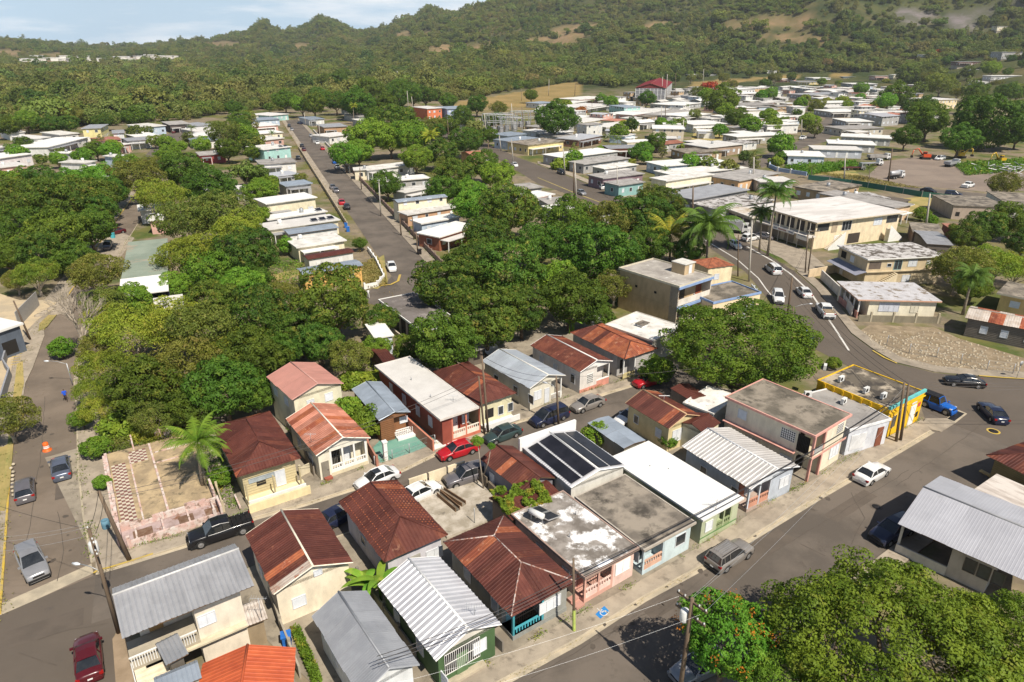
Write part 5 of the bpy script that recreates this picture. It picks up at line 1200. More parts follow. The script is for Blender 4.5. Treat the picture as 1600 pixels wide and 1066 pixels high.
# ---------------------------------------------------------------- third row, facing the side street
H=House([(366,751),(459,716),(427,637),(338,668)],3.3,'tan house with smooth red-brown hip roof next to the roofless pink ruin')
H.walls(P_('#c9b887'),.5,ovs=.5).hip(M['rust'],1.35,axis='y',trim=M['rust'],cap=.05)
H.pane('S',-2.1,.6,1.0,1.8,'louvre');H.pane('S',1.2,1.3,.9,.5,'opening');H.pane('S',.5,1.9,2.5,.5,'louvre',frame=P_('#9aa4a8'))
cl=MB().mat(P_('#b3a274'));[cl.box(H.x0,H.x1,H.y0-.02,H.y0,.4+k*.3,.43+k*.3)for k in range(8)];cl.build('clapboard',H.root)
MB().mat(P_('#e8d8a4')).box(H.x0-.1,H.x1+.5,H.y0-1.5,H.y0,0,.5).build('terrace',H.root)
fw=MB().mat(P_('#ecd9a0'));fw.box(H.x0-.2,H.x1+.6,H.y0-2.3,H.y0-2.1,0,1.0);fw.build('front_wall',H.root);MB().mat(M['white']).box(H.x0,H.x1+.4,H.y0-1.6,H.y0-1.45,.5,.95).build('terrace_rail',H.root)
for k in range(3):x=H.x0+k*H.W/2;MB().mat(P_('#bfae80')).box(x-.07,x+.07,H.y0-1.45,H.y0-1.3,.5,2.9).build('porch_post',H.root)
H20=H
H=House([(451,627),(529,601),(495,561),(427,592)],5.4,'tall cream house with faded pink gable roof at the back of the third row')
H.walls(P_('#ded8b6'),.25,ovs=.25).gable(M['pinkroof'],1.0,width=1.0,pitch=.25,rib=.012,trim=P_('#c08a7c'))
H.pane('S',1.4,3.6,.9,1.0);H.pane('S',-2.1,3.7,1.0,1.0);H.pane('W',1,3.6,1,1);H.pane('W',4,3.6,1,1);H21=H
H=House([(494,713),(574,685),(529,629),(448,656)],3.3,'cream house with striped orange-red corrugated gable roof and white balustrade')
H.walls(P_('#e9e0c6'),.35,ovs=.3,notch=(1.2,5.2,1.3)).gable(M['rustpink'],1.1,width=.95,pitch=.3,rib=.045,trim=P_('#e9e2cf'),gm=P_('#e9e2cf'),alt=M['rustlight'],alts=((1,4,8),(2,5)))
H.porch(1.2,5.2,1.3,P_('#d9cba6'),railm=M['white'],cols=4,wallh=.35,post=M['white']);H.pane('S',1.5,.5,1.2,1.9,'grille',inset=1.3,frame=P_('#8a8a80'));H.pane('S',3.1,.6,.8,1.8,'louvre',inset=1.3);H.pane('S',.2,.1,.8,2.0,'door',frame=P_('#8a8272'))
H.pane('W',2,1,1,1);H.pane('W',5.5,1,1,1);MB().mat(P_('#a8543c')).box(H.x0+.3,H.x0+1.1,H.y0-.5,H.y0,0,.3).build('front_step',H.root);H22=H
antenna(H.world(-2.6,-2.4,3.7),'aerial at the left end of the striped orange-red roof',1.0)
H=House([(591,657),(641,644),(596,596),(551,609)],3.1,'small brown wooden house with blue-grey roof above a green painted yard')
H.walls(P_('#8f5c30'),.2,ovs=.2,notch=(1.6,4.2,.9)).gable(M['galvblue'],.55,width=1.3,pitch=.25,rib=.015,trim=M['galvblue'])
cl=MB().mat(P_('#6f4420'));[cl.box(H.x0,H.x0+1.55,H.y0-.02,H.y0,.4+k*.24,.43+k*.24)for k in range(10)];cl.build('board_wall',H.root)
MB().mat(M['white']).box(H.x0+1.7,H.x1+.6,H.y0-.7,H.y0+.9,0,.35).build('porch_floor',H.root);rb=MB().mat(M['white']);[rb.box(H.x0+1.7+k*.22,H.x0+1.76+k*.22,H.y0-.12,H.y0-.05,.35,1.1)for k in range(11)];rb.box(H.x0+1.7,H.x1,H.y0-.14,H.y0-.03,1.1,1.18);rb.build('porch_rail',H.root)
H.pane('S',2.6,1.3,1.0,.8,'louvre',inset=.9);H23=H
poly('green_yard',[(596,727),(583,700),(606,676),(645,655),(640,635),(655,640),(680,692),(640,710)],.07,mat('green painted concrete',(.13,.3,.24),(.17,.33,.26),.6,.4,.6,.7,0,.1,8,0,(.24,.33,.27),.7,.6,.75))
H=House([(686,659),(743,636),(642,554),(590,572)],3.7,'orange-red house with long off-white flat roof and arched balustrade porch')
H.walls(P_('#a0452e'),.35,ovs=.4,notch=(1.2,5.0,1.5)).flat(M['offwhiteroof'],.2,trim=P_('#d9cfc4'),rim=.04)
H.porch(1.2,5.0,1.5,P_('#cf6a48'),railm=P_('#e8dcc8'),cols=3,post=P_('#dd7a55'),wallh=.5,floor=.5);H.pane('S',1.7,.55,1.1,2.1,'door',inset=1.5,frame=M['white']);H.pane('S',3.4,1.0,.9,1.2,'louvre',inset=1.5)
for u in(3,6.5,10,13):H.pane('W',u,1.3,.9,1.3,'louvre')
MB().mat(P_('#d98260')).box(H.x0-1.5,H.x0-1.3,H.y0-.4,H.y1,0,1.5).build('boundary_wall',H.root);MB().mat(M['white']).box(H.x0-1.2,H.x0+1.1,H.y0-.2,H.y0+1.4,0,.2).build('entry_floor',H.root)
H.vents([(-.8,-3.2),(-.6,2)],.4);H24=H
antenna(H.world(.8,-5.6,3.7),'hooked aerial at the street end of the long off-white roof',.8)
H=House([(748,633),(806,615),(732,564),(677,582)],3.3,'pale yellow house with dark rusted hip roof behind the long off-white roof')
H.walls(P_('#dbd3a6'),.45,ovs=.4).hip(M['rust'],1.2,axis='y',inset=2.2,trim=M['rust'],alt=M['rustpatch'],alts=((3,4,8),(2,5),(),()))
H.pane('S',.7,.9,1.2,1.2,'opening');H.pane('S',2.5,.8,.8,1.2,'glass');H.pane('S',3.9,.8,.8,1.2,'glass');MB().mat(M['white']).box(H.x0-.1,H.x1+.2,H.y0-1.5,H.y0-1.35,.3,1.0).box(H.x0,H.x1,H.y0-1.3,H.y0,0,.35).build('porch_wall',H.root)
H.pane('W',3,1,.9,1.0);H25=H
H=House([(827,607),(883,587),(806,546),(754,565)],3.2,'grey and cream house with spotted blue-grey gable roof on the side street')
H.walls(P_('#d9d2bc'),.3,ovs=.3,notch=(3.4,5.4,1.2)).gable(mat('blotched blue grey iron',(.4,.44,.48),(.34,.37,.41),.6,.4,.6,.5,.3,0,6,.07,(.16,.18,.2),2.4,.62,.68),.95,width=.9,pitch=.3,rib=.03,trim=P_('#dcd8cc'))
H.pane('S',.6,1.1,1.2,1.2,'louvre');H.pane('S',2.3,.2,.8,2.0,'louvre');H.pane('W',2,1,1,1.2,'glass');H.pane('W',6,1,1,1.2,'glass');H.pane('W',9,1,1,1.2,'glass')
rb=MB().mat(M['white']);[rb.box(H.x0+3.4+k*.2,H.x0+3.46+k*.2,H.y0+.03,H.y0+.09,.3,.95)for k in range(10)];rb.box(H.x0+3.4,H.x1,H.y0+.01,H.y0+.11,.95,1.02);rb.build('porch_rail',H.root);MB().mat(M['white']).box(H.x1-.15,H.x1,H.y0+.01,H.y0+.16,0,3.1).build('porch_post',H.root);H26=H
H=House([(906,582),(954,565),(878,523),(832,541)],3.3,'white house with salmon base and rusted gable roof split by a white ridge')
H.walls(P_('#dcd5cc'),.25,ovs=.25,notch=(2.9,5.2,1.1)).gable(M['rustpatch'],.9,width=.85,pitch=.28,rib=.03,trim=M['white'],gm=M['white'])
H.pane('S',1.2,1.1,1.0,1.3,'blocks',frame=M['white']);MB().mat(P_('#d98a72')).box(H.x0,H.x0+2.9,H.y0-.03,H.y0,0,.55).build('painted_base',H.root);MB().mat(P_('#d98a72')).box(H.x0+2.9,H.x1,H.y0,H.y0+.15,0,1.0).build('porch_wall',H.root)
MB().mat(M['white']).box(H.x0+2.9,H.x1,H.y0-.01,H.y0+.16,1.0,1.12).box(H.x1-.15,H.x1,H.y0,H.y0+.15,1.12,3.2).build('porch_post',H.root)
H.pane('W',1.5,1,.9,1.3,'louvre');H.pane('W',4.5,1,.9,1.3,'louvre');H.pane('W',8,1,.9,1.3,'glass');H27=H
H=House([(976,562),(1026,545),(941,504),(892,520)],3.3,'weathered white house with bright orange-rust hip roof near the big round tree')
H.walls(P_('#b8b4b0'),.4,ovs=.3,notch=(0,2.2,1.3)).hip(M['rustlight'],1.1,axis='y',inset=2.2,trim=M['rust'],alt=M['rust'],alts=((1,2,5),(),(),()))
H.pane('S',.6,.3,.8,2.0,'opening',inset=1.3);MB().mat(P_('#c8b878')).box(H.x0,H.x0+2.2,H.y0,H.y0+.12,.2,.9).build('porch_wall',H.root);MB().mat(M['white']).box(H.x0,H.x0+.15,H.y0,H.y0+.15,.9,3.2).box(H.x0+2.05,H.x0+2.2,H.y0,H.y0+.15,.9,3.2).build('porch_post',H.root)
bd=MB().mat(P_('#a4a0a0'));[bd.box(H.x0+2.3,H.x1-.1,H.y0-.03,H.y0,.3+k*.3,.34+k*.3)for k in range(9)];bd.build('board_wall',H.root);H28=H
H=House([(1029,539),(1055,508),(1000,487),(945,505)],3.6,'small building with stained white flat roof below the tall beige block')
H.walls(P_('#b8b2a4'),.15).flat(M['whitedirty'],.2,trim=P_('#c9c2b4'),rim=.08)
def hatch(mb):mb.box(-.9,.5,-.3,.7,3.6,3.95);mb.mat(M['concroof']);mb.box(-1.1,.7,-.45,.9,3.95,4.05)
H.bits('roof_hatch',hatch,M['white']);H29=H
H=House([(1061,449),(1115,432),(1020,404),(968,420)],6.9,'tall beige three-level apartment block with blue-trimmed balconies')
bt=P_('#7f9fd0')
H.walls(P_('#c4a87c'),.2,ovs=.15,notch=(.2,20,1.5)).flat(mat('pale stained terrace roof',(.4,.37,.33),(.27,.245,.22),.4,.4,.6,.9,0,.15,7,0,(.6,.58,.54),.9,.58,.68),.15,trim=P_('#cfc4a8'),rim=.2)
for z0 in(3.2,6.45):MB().mat(bt).box(-H.RW/2,H.RW/2,-H.RD/2-.1,-H.RD/2+.1,z0,z0+.4).build('blue_band',H.root)
for z0 in(.2,3.6):MB().mat(P_('#e0d6c6')).box(H.x0,H.x1,H.y0,H.y0+.14,z0,z0+1.0).build('balcony_wall',H.root)
MB().mat(P_('#cdbb98')).box(H.x0,H.x1,H.y0,H.y0+1.5,3.25,3.5).build('balcony_floor',H.root)
for x in(H.x0,H.x1-.2):MB().mat(P_('#e0d6c6')).box(x,x+.2,H.y0,H.y0+1.5,0,6.7).build('balcony_side',H.root)
for z0 in(.5,3.8):H.pane('S',.8,z0,1.1,2.2,'glass',inset=1.5);H.pane('S',2.4,z0,1.2,2.2,'glass',inset=1.5,frame=P_('#50302c'));H.pane('S',-2.0,z0,1.4,2.2,'louvre',inset=1.5,frame=P_('#a0502c'))
cs=MB().mat(P_('#b8a078'));cs.box(H.x0-.012,H.x0,H.y0,H.y1,3.3,3.36);cs.build('joint_line',H.root);H.pane('W',7.5,4.6,.5,.4,'opening');H.pane('W',3.5,4.6,.5,.4,'opening')
tw=MB().mat(P_('#c4a87c'));tw.box(1.0,3.6,-3.0,-.4,6.9,8.6);tw.build('stair_head',H.root);MB().mat(P_('#cfcbc0')).box(.9,3.7,-3.15,-.3,8.6,8.72).build('stair_head_roof',H.root);MB().mat(P_('#d8d8d8')).box(2.1,2.9,-3.04,-3.0,6.95,8.4).build('white_door',H.root);H30=H
H=House([(1113,481),(1175,455),(1142,437),(1086,455)],3.8,'low cream building with blue roof edge behind the tall beige block')
H.walls(P_('#ead2a4'),.1).flat(M['concdark'],.15,trim=bt,rim=.2);H.pane('S',.6,1.2,.8,1.6,'opening');H.pane('S',-2.0,1.3,1.0,1.2,'louvre',frame=P_('#8a9aa4'))
H=House([(1104,423),(1137,413),(1120,400),(1090,408)],4.0,'cream house with orange-red tiled roof behind the tall beige block')
H.walls(P_('#f0dcae'),.2).hip(mat('weathered clay tile roof',(.36,.12,.06),(.2,.07,.04),1.4,.4,.6,.8,0,.2,6,.1,(.5,.28,.2),1.8,.6,.7),.9,axis='x',width=.6,pitch=.2);H.pane('S',1.5,1.6,1.1,1.1)
# ---------------------------------------------------------------- large buildings across the curved road
H=House([(1277,352),(1400,330),(1311,304),None],6.2,'large two-storey cream building with wide white flat roof and outside stairs beside the royal palms')
cm=P_('#efd9b0')
H.walls(cm,.9,ovs=.9,ovb=.4).flat(mat('streaked white roof',(.66,.63,.6),(.52,.49,.46),.25,.38,.6,.8,0,.1,6,0,(.38,.35,.32),.4,.56,.7,stretch=(.4,1.4,1)),.25,trim=P_('#d9c6a6'))
for u,k in((.4,'opening'),(-4.0,'glass')):H.pane('S',u,3.9,3.4,1.6,k,frame=P_('#3a3a3c')if k=='opening' else P_('#6a6a68'))
H.pane('S',4.6,3.3,1.6,2.4,'door',frame=P_('#b7a284'));H.pane('S',7.6,3.4,2.8,2.1,'glass');H.pane('S',-8.0,3.7,2.6,1.6,'louvre');H.pane('S',10.0,.2,3.6,2.3,'opening',frame=P_('#4a4038'));H.pane('S',5.8,.2,3.4,2.3,'garage',frame=P_('#e4e4e0'))
for u0,dr in((2.4,1),(H.W-5,-1)):
 st=MB().mat(P_('#f0e4cc'));n=14
 for k in range(n):
  u=u0+k*.32 if dr>0 else u0+(n-k)*.32;st.box(H.x0+u,H.x0+u+.32,H.y0-2.0,H.y0-.9,0,.25+k*.21)
 st.build('staircase',H.root)
 w_=MB().mat(M['white']);q=[(H.x0+(u0 if dr>0 else u0+n*.32+.3),.6),(H.x0+(u0+n*.32 if dr>0 else u0+.3),3.9)]
 w_.face([(q[0][0],H.y0-2.05,0),(q[1][0],H.y0-2.05,0),(q[1][0],H.y0-2.05,q[1][1]),(q[0][0],H.y0-2.05,q[0][1])]);w_.build('stair_wall',H.root)
MB().mat(P_('#d8cfc4')).box(H.x0-1.9,H.x0,H.y0-.3,H.y1,2.75,3.05).build('gallery_floor',H.root)
for k in range(7):y=H.y0+k*H.D/6.2;MB().mat(P_('#cfc6b8')).box(H.x0-1.75,H.x0-1.65,y,y+.1,0,6.0).build('gallery_post',H.root)
for k in range(6):H.pane('W',.6+k*H.D/6,3.3,2.2,2.3,'opening',frame=P_('#4b4540'))
for k in range(4):H.pane('W',1+k*H.D/4.3,.1,3.0,2.5,'garage',frame=P_('#b09c84'))
b_=MB().mat(M['white']);b_.box(H.x0-2.02,H.x0-1.92,H.y0+4,H.y0+10.5,2.5,3.3);b_.box(H.x0-2.02,H.x0-1.92,H.y0-.2,H.y0+3.2,2.0,3.1)
for y0,n,cc in((4.3,5,'#5a78a8'),(6.4,9,'#b04a48'),(9.2,4,'#5a78a8'),(.3,9,'#6a7f98')):
 b_.mat(P_(cc));[b_.box(H.x0-2.05,H.x0-2.02,H.y0+y0+k*.27,H.y0+y0+k*.27+.16,2.75,3.02)for k in range(n)]
b_.build('shop_signboard',H.root);K1=H
H=House([(1176,339),(1226,337),(1190,318),(1138,328)],3.8,'low cream shop with flat roof and open front joined to the large two-storey cream building')
H.walls(P_('#d5c9b2'),.3,ovs=.8).flat(mat('ochre stained roof',(.55,.52,.48),(.4,.32,.22),.25,.45,.6,.85,0,.1,6,0),.25,trim=P_('#e2d6bd'))
for k in range(3):H.pane('W',.4+k*3.0,.2,2.4,2.6,'glass',frame=P_('#7a5a48'))
H=House([(1355,408),(1466,398),(1428,376),(1319,385)],5.4,'two-storey beige house with blackened peeling flat roof and side stair')
H.walls(P_('#cfb98f'),.45,ovs=.4,ovb=.2).flat(M['mosaicroof'],.22,trim=M['white'])
H.pane('S',.4,3.3,2.4,1.4,'opening',frame=P_('#6b5c50'));H.pane('S',4.0,3.6,.9,.7,'glass');H.pane('S',5.4,3.0,1.6,1.8,'glass',frame=P_('#8ab0b0'));H.pane('S',8.2,3.5,1.8,1.3,'louvre');H.pane('S',-3.2,3.7,.8,.8);H.pane('S',7.6,.6,1.6,1.3);H.pane('W',1,3.4,1.6,1.3,'opening');H.pane('W',4,3.4,1.2,1.2,'louvre');H.pane('W',1.5,.2,1,2,'door')
st=MB().mat(P_('#e2cfa6'));[st.box(H.x0+1.5+k*.32,H.x0+1.82+k*.32,H.y0-1.2,H.y0-.1,0,.2+k*.2)for k in range(13)];st.build('staircase',H.root)
MB().mat(M['galvdark']).face([(H.x0-2.2,H.y0-.3,2.4),(H.x0,H.y0-.3,2.9),(H.x0,H.y1,2.9),(H.x0-2.2,H.y1,2.4)]);aw=MB().mat(P_('#8d8fa0'));slab_face(aw,[(H.x0-2.2,H.y0-.3,2.4),(H.x0,H.y0-.3,2.95),(H.x0,H.y1,2.95),(H.x0-2.2,H.y1,2.4)]);aw.build('awning',H.root)
MB().mat(P_('#c9b58e')).box(H.x0,H.x1,H.y0-.4,H.y0,2.75,2.9).build('floor_band',H.root);K2=H
H=House([(1338,470),(1463,469),(1432,440),(1314,441)],3.4,'cream bungalow with salmon-edged blotchy flat roof above the gravel lot')
H.walls(P_('#efe4c4'),.5,ovs=.5,notch=(0,1.6,8)).flat(mat('peeling slate coating',(.5,.49,.5),(.42,.41,.42),.6,.4,.6,.85,0,.1,6,0,(.2,.16,.12),.7,.53,.6),.22,trim=P_('#d9a07c'))
H.pane('S',3.2,1.3,3.2,1.5,'louvre',frame=P_('#c9ccd6'));H.pane('S',8.2,1.2,1.3,1.6,'louvre',frame=P_('#d8cfb4'));MB().mat(P_('#c98a78')).box(H.x0,H.x0+.15,H.y0,H.y0+8,0,1.1).build('porch_wall',H.root)
for k in range(5):MB().mat(M['white']).box(H.x0,H.x0+.18,H.y0+k*1.95,H.y0+k*1.95+.18,1.1,3.3).build('porch_post',H.root)
rw=MB().mat(P_('#8a8068'));rw.box(H.x0-.3,H.x1+.5,H.y0-1.6,H.y0-1.35,0,1.1);rw.build('retaining_wall',H.root)
for k in range(4):x=H.x0+1.5+k*3.5;MB().mat(P_('#b7aa8c')).box(x,x+.25,H.y0-1.65,H.y0-1.3,0,1.7).build('wall_post',H.root)
K3=H
H=House([(1503,497),(1625,518),(1640,500),(1521,480)],3.0,'grey plank shack with patchwork rusted and white roof at the right edge')
H.walls(P_('#6f665c'),.25,ovs=.4).gable(mat('bleached roof sheets',(.5,.45,.4),(.4,.33,.27),.8,.4,.6,.7),.7,axis='x',width=1.0,pitch=.33,rib=.03,alt=M['rustlight'],alts=((3,4,7,9,10,13),(0,2,3,6,7,8,11)))
for u in(1.8,4.4,7.4):H.pane('S',u,1.0,1.0,1.2,'louvre')
bd=MB().mat(P_('#857b70'));[bd.box(H.x0,H.x1,H.y0-.025,H.y0,.3+k*.26,.34+k*.26)for k in range(10)];bd.build('plank_siding',H.root)
H=House([(1571,456),(1680,486),(1690,460),(1565,438)],3.4,'yellow ochre house with worn flat roof behind the grey plank shack')
H.walls(P_('#e2bd72'),.5,ovs=.6,notch=(0,0,.1)).flat(M['concroof'],.3,trim=P_('#c9bda4'));H.pane('S',1.5,1.3,1.4,1.1)
H.pane('W',.5,1.2,2.5,1.6,'opening')
H=House([(974,138),(1025,137),(1066,128),None],11,'big sports hall with dark red metal roof and open wire sides beyond the white roofs','sports hall','sports_hall')
H.walls(P_('#8b8a90'),.6).gable(mat('dark red roof sheets',(.2,.03,.035),(.16,.025,.03),.2,.4,.6,.5,.1,0,8,.03),3.4,axis='y',width=4,pitch=1.0,rib=.08,join=True,trim=M['rustpink'],gm=mat('red gable sheets',(.19,.035,.03),None))
for k in range(9):x=H.x0+k*H.W/8;MB().mat(M['tank']).box(x-.2,x+.2,H.y0-.25,H.y0-.05,0,10.6).build('steel_column',H.root)
for k in range(13):y=H.y0+k*H.D/12;MB().mat(M['tank']).box(H.x1+.05,H.x1+.25,y-.2,y+.2,0,10.6).build('steel_column',H.root)
for k in range(3):MB().mat(M['tank']).box(H.x0,H.x1,H.y0-.2,H.y0-.1,2.8+k*3,3.0+k*3).build('steel_rail',H.root)
# ---------------------------------------------------------------- rows of small houses farther away
ORD=['first','second','third','fourth','fifth','sixth','seventh','eighth','ninth','tenth','eleventh','twelfth','thirteenth','fourteenth','fifteenth','sixteenth','seventeenth','eighteenth','nineteenth','twentieth'];ORD+=['twenty-'+o_ for o_ in ORD[:9]]
RD={'W':('whiteroof','white-roofed'),'w':('offwhiteroof','off-white roofed'),'d':('whitedirty','stained white roofed'),'g':('concgrey','grey-roofed'),'c':('concroof','brown concrete roofed'),'m':('galvblue','blue-grey metal roofed'),'G':('galv','grey metal roofed'),
   'R':('rust','rust-roofed'),'p':('rustpink','red-roofed'),'k':('asphaltdark','black-roofed'),'x':('mosaicroof','patchy grey roofed'),'L':('galvlight','bright metal roofed')}
ROWH=[]
def row(desc,items,group):
 for i,it in enumerate(items):
  fl,fr,dep,rf,wl=it[:5];h=(it[5]if len(it)>5 else 3.3)+.013*i+.004*(fl[0]%3);o=it[6]if len(it)>6 else{}
  z0=0.0
  if(fl[1]+fr[1])/2<136:
   m_=ray_ground((fl[0]+fr[0])/2,(fl[1]+fr[1])/2+2);z0=max(0,m_.z-.3);m_.z=z0+h;hw=(fr[0]-fl[0])/2*(m_.y*CS-(m_.z-CH)*SN)/F_;az_=math.atan2(-(fr[1]-fl[1]),fr[0]-fl[0])*1.5
   a,b=m_-Vector((math.cos(az_),math.sin(az_),0))*hw,m_+Vector((math.cos(az_),math.sin(az_),0))*hw
  else:a,b=G(fl[0],fl[1],h),G(fr[0],fr[1],h)
  u=(b-a).normalized();n=Vector((-u.y,u.x,0));dep*=max(1,min(2.3,a.length/210))if dep<12 else 1
  dep=min(dep,22);h+=z0
  q=a+n*dep;r=b+n*dep
  mname,rdesc=RD[rf];cd=o.get('c','')
  lab=o.get('l')or f'{cd + " " if cd else ""}{rdesc} house, {ORD[i]} {desc}'
  Hh=House([a,b,r,q],h,lab,'house','house',group,z=z0);h-=z0;MB().mat(P_('#a89c8a')).box(-Hh.RW/2+1,Hh.RW/2-1,-Hh.RD/2+1,Hh.RD/2-1,-14,.1).build('foundation',Hh.root)if z0>.5 else None
  m=M[mname];ov=min(.5,dep*.08);ROWH.append((Hh,f'the {ORD[i]} house {desc}' if 'l' not in o else 'the '+o['l'].split(' with ')[0]))
  Hh.walls(P_(wl),ov,ovs=ov)
  if o.get('gable'):Hh.gable(m,o['gable'],axis=o.get('ax','x'),width=1.2,pitch=.4,rib=.04,join=True,ridge=False)
  else:Hh.flat(m,.22,trim=P_('#d8d4cc')if rf in 'Wwd' else None,rim=.06 if i%2 else 0)
  sides=o.get('s','SE' if Hh.c.x<0 else 'SW')
  big=b.y<330
  Hh.auto(i*5+len(items),sides,storeys=2 if h>4.8 else 1,z=1.2,wh=1.2)
  rn=random.Random(i*7+len(items))
  if rn.random()<.5 and h<5 and 'l' not in o:MB().mat(M[RD[rn.choice('WwdG')][0]]).box(Hh.x0+.3,Hh.x0+Hh.W*rn.uniform(.4,.9),Hh.y0-2.4,Hh.y0-.02,2.35,2.5).build('porch_roof',Hh.root);[MB().mat(M['white']).box(x_,x_+.15,Hh.y0-2.35,Hh.y0-2.2,0,2.35).build('porch_post',Hh.root)for x_ in(Hh.x0+.4,Hh.x0+Hh.W*.38)]
  if big and not o.get('gable')and rn.random()<.6:water_tank(Hh.world(rn.uniform(-.3,.3)*Hh.W,rn.uniform(-.2,.3)*Hh.D,h),.5,1.1,'water tank on '+ROWH[-1][1],rn.choice([M['tank'],M['metalpole'],M['tank']]))
  for k in range(o.get('pan',0)):
   x=Hh.x1-1.2-k*2.0;y=Hh.y0+1.4;mb=MB().mat(M['solarframe']);slab_face(mb,[(x-.75,y-.8,h+.2),(x+.75,y-.8,h+.2),(x+.75,y+.8,h+.55),(x-.75,y+.8,h+.55)]);s_=mb.build('solar_collector',Hh.root)
   g=MB().mat(M['solar']);g.face([(x-.68,y-.72,h+.235),(x+.68,y-.72,h+.235),(x+.68,y+.72,h+.565),(x-.68,y+.72,h+.565)]);g.build('collector_glass',s_)
cream='#e9dcb8';wh='#dcdad4';gy='#a9a7a4';pk='#d9a594';bl='#b4c6d8';tq='#9fd0c8';tan='#b89a72';br='#8a5238'
row('from near, left of the straight street',[
 ((473,430),(568,415),4.5,'m','#e8b04c',3.2,dict(gable=.3,c='yellow-walled')),((481,406),(554,394),3.6,'R',wh,3.0,dict(gable=.3)),((463,387),(542,375),8,'d',cream),((451,367),(530,356),5,'m',wh,3.2,dict(gable=.3)),((418,359),(532,343),7.0,'w',cream,3.4,dict(pan=3)),
 ((418,344),(512,330),5,'W',wh,3.3,dict(pan=1)),((415,319),(496,308),8.5,'W',cream,4.6,dict(c='tall cream')),((445,291),(489,286),7,'m',gy),((428,276),(468,271),7,'L',gy,2.8),((405,257),(464,253),9,'g',wh,3.6),((411,234),(456,229),10,'d',tq,5.0,dict(c='turquoise',pan=2)),
 ((406,220),(445,215.5),8,'w',pk),((402,209.5),(443,206.5),8,'W',cream),((397,198),(436,195),9,'W',pk),((395,188.5),(438,186),8,'m',bl),((421,181),(452,178),9,'w',tq),((385,181),(412,179),9,'w',wh)],'small houses left of the long straight street')
row('from near, right of the straight street',[
 ((686,371),(748,352),7,'W','#9c5a3c',3.3,dict(s='SW')),((658,350),(721,339),5,'W',bl),((636,336),(718,323),5,'d','#c89a70',3.0),((621,317),(700,308),4,'m',cream,5.0,dict(gable=.4,c='two-storey cream')),((632,301),(678,292),6,'d',gy),((588,285),(673,278),7,'W',gy),((573,266),(650,257),7,'d',wh),((552,266),(577,265),5,'w',cream),
 ((514,214),(553,209),8,'w',wh),((505,199),(544,197),9,'G','#b98d62',4,dict(c='timber-walled')),((482,187),(508,185.5),9,'m',wh),((560,182.5),(583,181),10,'g',gy),((562,189),(580,188),7,'d',gy)],'small houses right of the long straight street')
row('from the black carport along the highway',[
 ((900,339),(958,330),8,'k',gy,3.2,dict(l='black flat carport roof beside the highway above the big dark trees')),((863,329),(909,324),6,'W',bl),((856,319),(897,316),8,'g',gy),((838,309),(868,303),7,'W','#d88a6c'),((805,297),(850,292),8,'g',gy),((737,243.5),(760,241.5),8,'p','#e2b07a',5.5,dict(gable=.8,c='small peach two-storey')),((742,252),(765,250),6,'w','#e2a08a',2.8)],'houses on the left side of the highway')
row('up the highway from the teal shop',[
 ((967,290),(1009,284),7,'g','#7fb0ac',3.6,dict(l='teal fronted shop with flat roof on the highway',s='SW')),((942,279),(1008,271),8,'g','#8d7078',3.6,dict(c='purple-grey')),((944,264),(998,257),6,'d',gy),((912,257),(985,247),7,'g',gy),((880,247),(968,236),10,'W',gy,3.6),((904,219),(942,211.5),8,'L','#8a5f48',3.3),((871,214),(903,211),9,'g',gy),((825,227),(883,220),10,'c','#e6cf86',4,dict(c='long yellow')),((803,222),(848,216),9,'m',bl,3.6,dict(c='pale blue')),((793,213),(827,209),8,'m',bl),
 ((715,193),(751,190),9,'d',gy),((698,170.5),(733,169),9,'m','#9fb0d4',6.0,dict(c='periwinkle blue two-storey')),((667,170),(692,168.5),9,'w','#e0753c',6.5,dict(c='bright orange two-storey')),((650,171),(667,169),9,'g',gy)],'buildings on the right side of the highway')
row('between the highway and the winding street',[
 ((951,233),(1015,231),8,'G','#8e4e34',3.4,dict(gable=.4,c='long brick-brown')),((1019,201),(1071,202),10,'W','#d9c9ac',5.5,dict(c='two-storey cream')),((1038,260),(1138,252),10,'W',bl,3.4,dict(c='long')),((1050,274),(1170,262),9,'d',wh),((1041,283),(1117,272),7,'d',cream,4.4,dict(c='long cream')),((1155,283),(1220,270),12,'g','#e0b078',3.6),((1083,312),(1172,296),11,'G','#8c8a8a',4),((1122,328),(1212,312),9,'x',gy,4),((1187,284),(1243,283),8,'w',gy),((1288,300),(1347,289),10,'c',tan),((1345,312),(1392,310),9,'x',gy),((1398,325),(1428,319),26,'g','#d8b48a',3.8),
 ((1392,322),(1424,312),6,'k','#4a4a58',3.0)],'flat roofed houses between the highway and the truck lot')
row('below the sports hall, from left',[
 ((868,166),(902,162),12,'w',wh),((842,162),(868,160),14,'m',wh),((891,162),(918,158),12,'d',gy),((912,169),(955,163),10,'w',wh),((905,156),(952,152),11,'d',pk),((905,192),(950,186),9,'w',cream),((975,168),(1002,167),9,'m',tq,5.4,dict(c='turquoise two-storey')),((988,180),(1018,176),9,'W',pk),((947,199),(1002,194),9,'w',cream),((1020,176),(1047,171),9,'d',pk),((1046,181),(1092,173),8,'g',gy),((1066,182),(1113,178),9,'W',gy),((1083,195),(1137,193),11,'W',wh,4),((1056,165),(1097,161),10,'W',gy),((1060,153),(1082,151),10,'g',cream)],'white roofed houses below the sports hall')
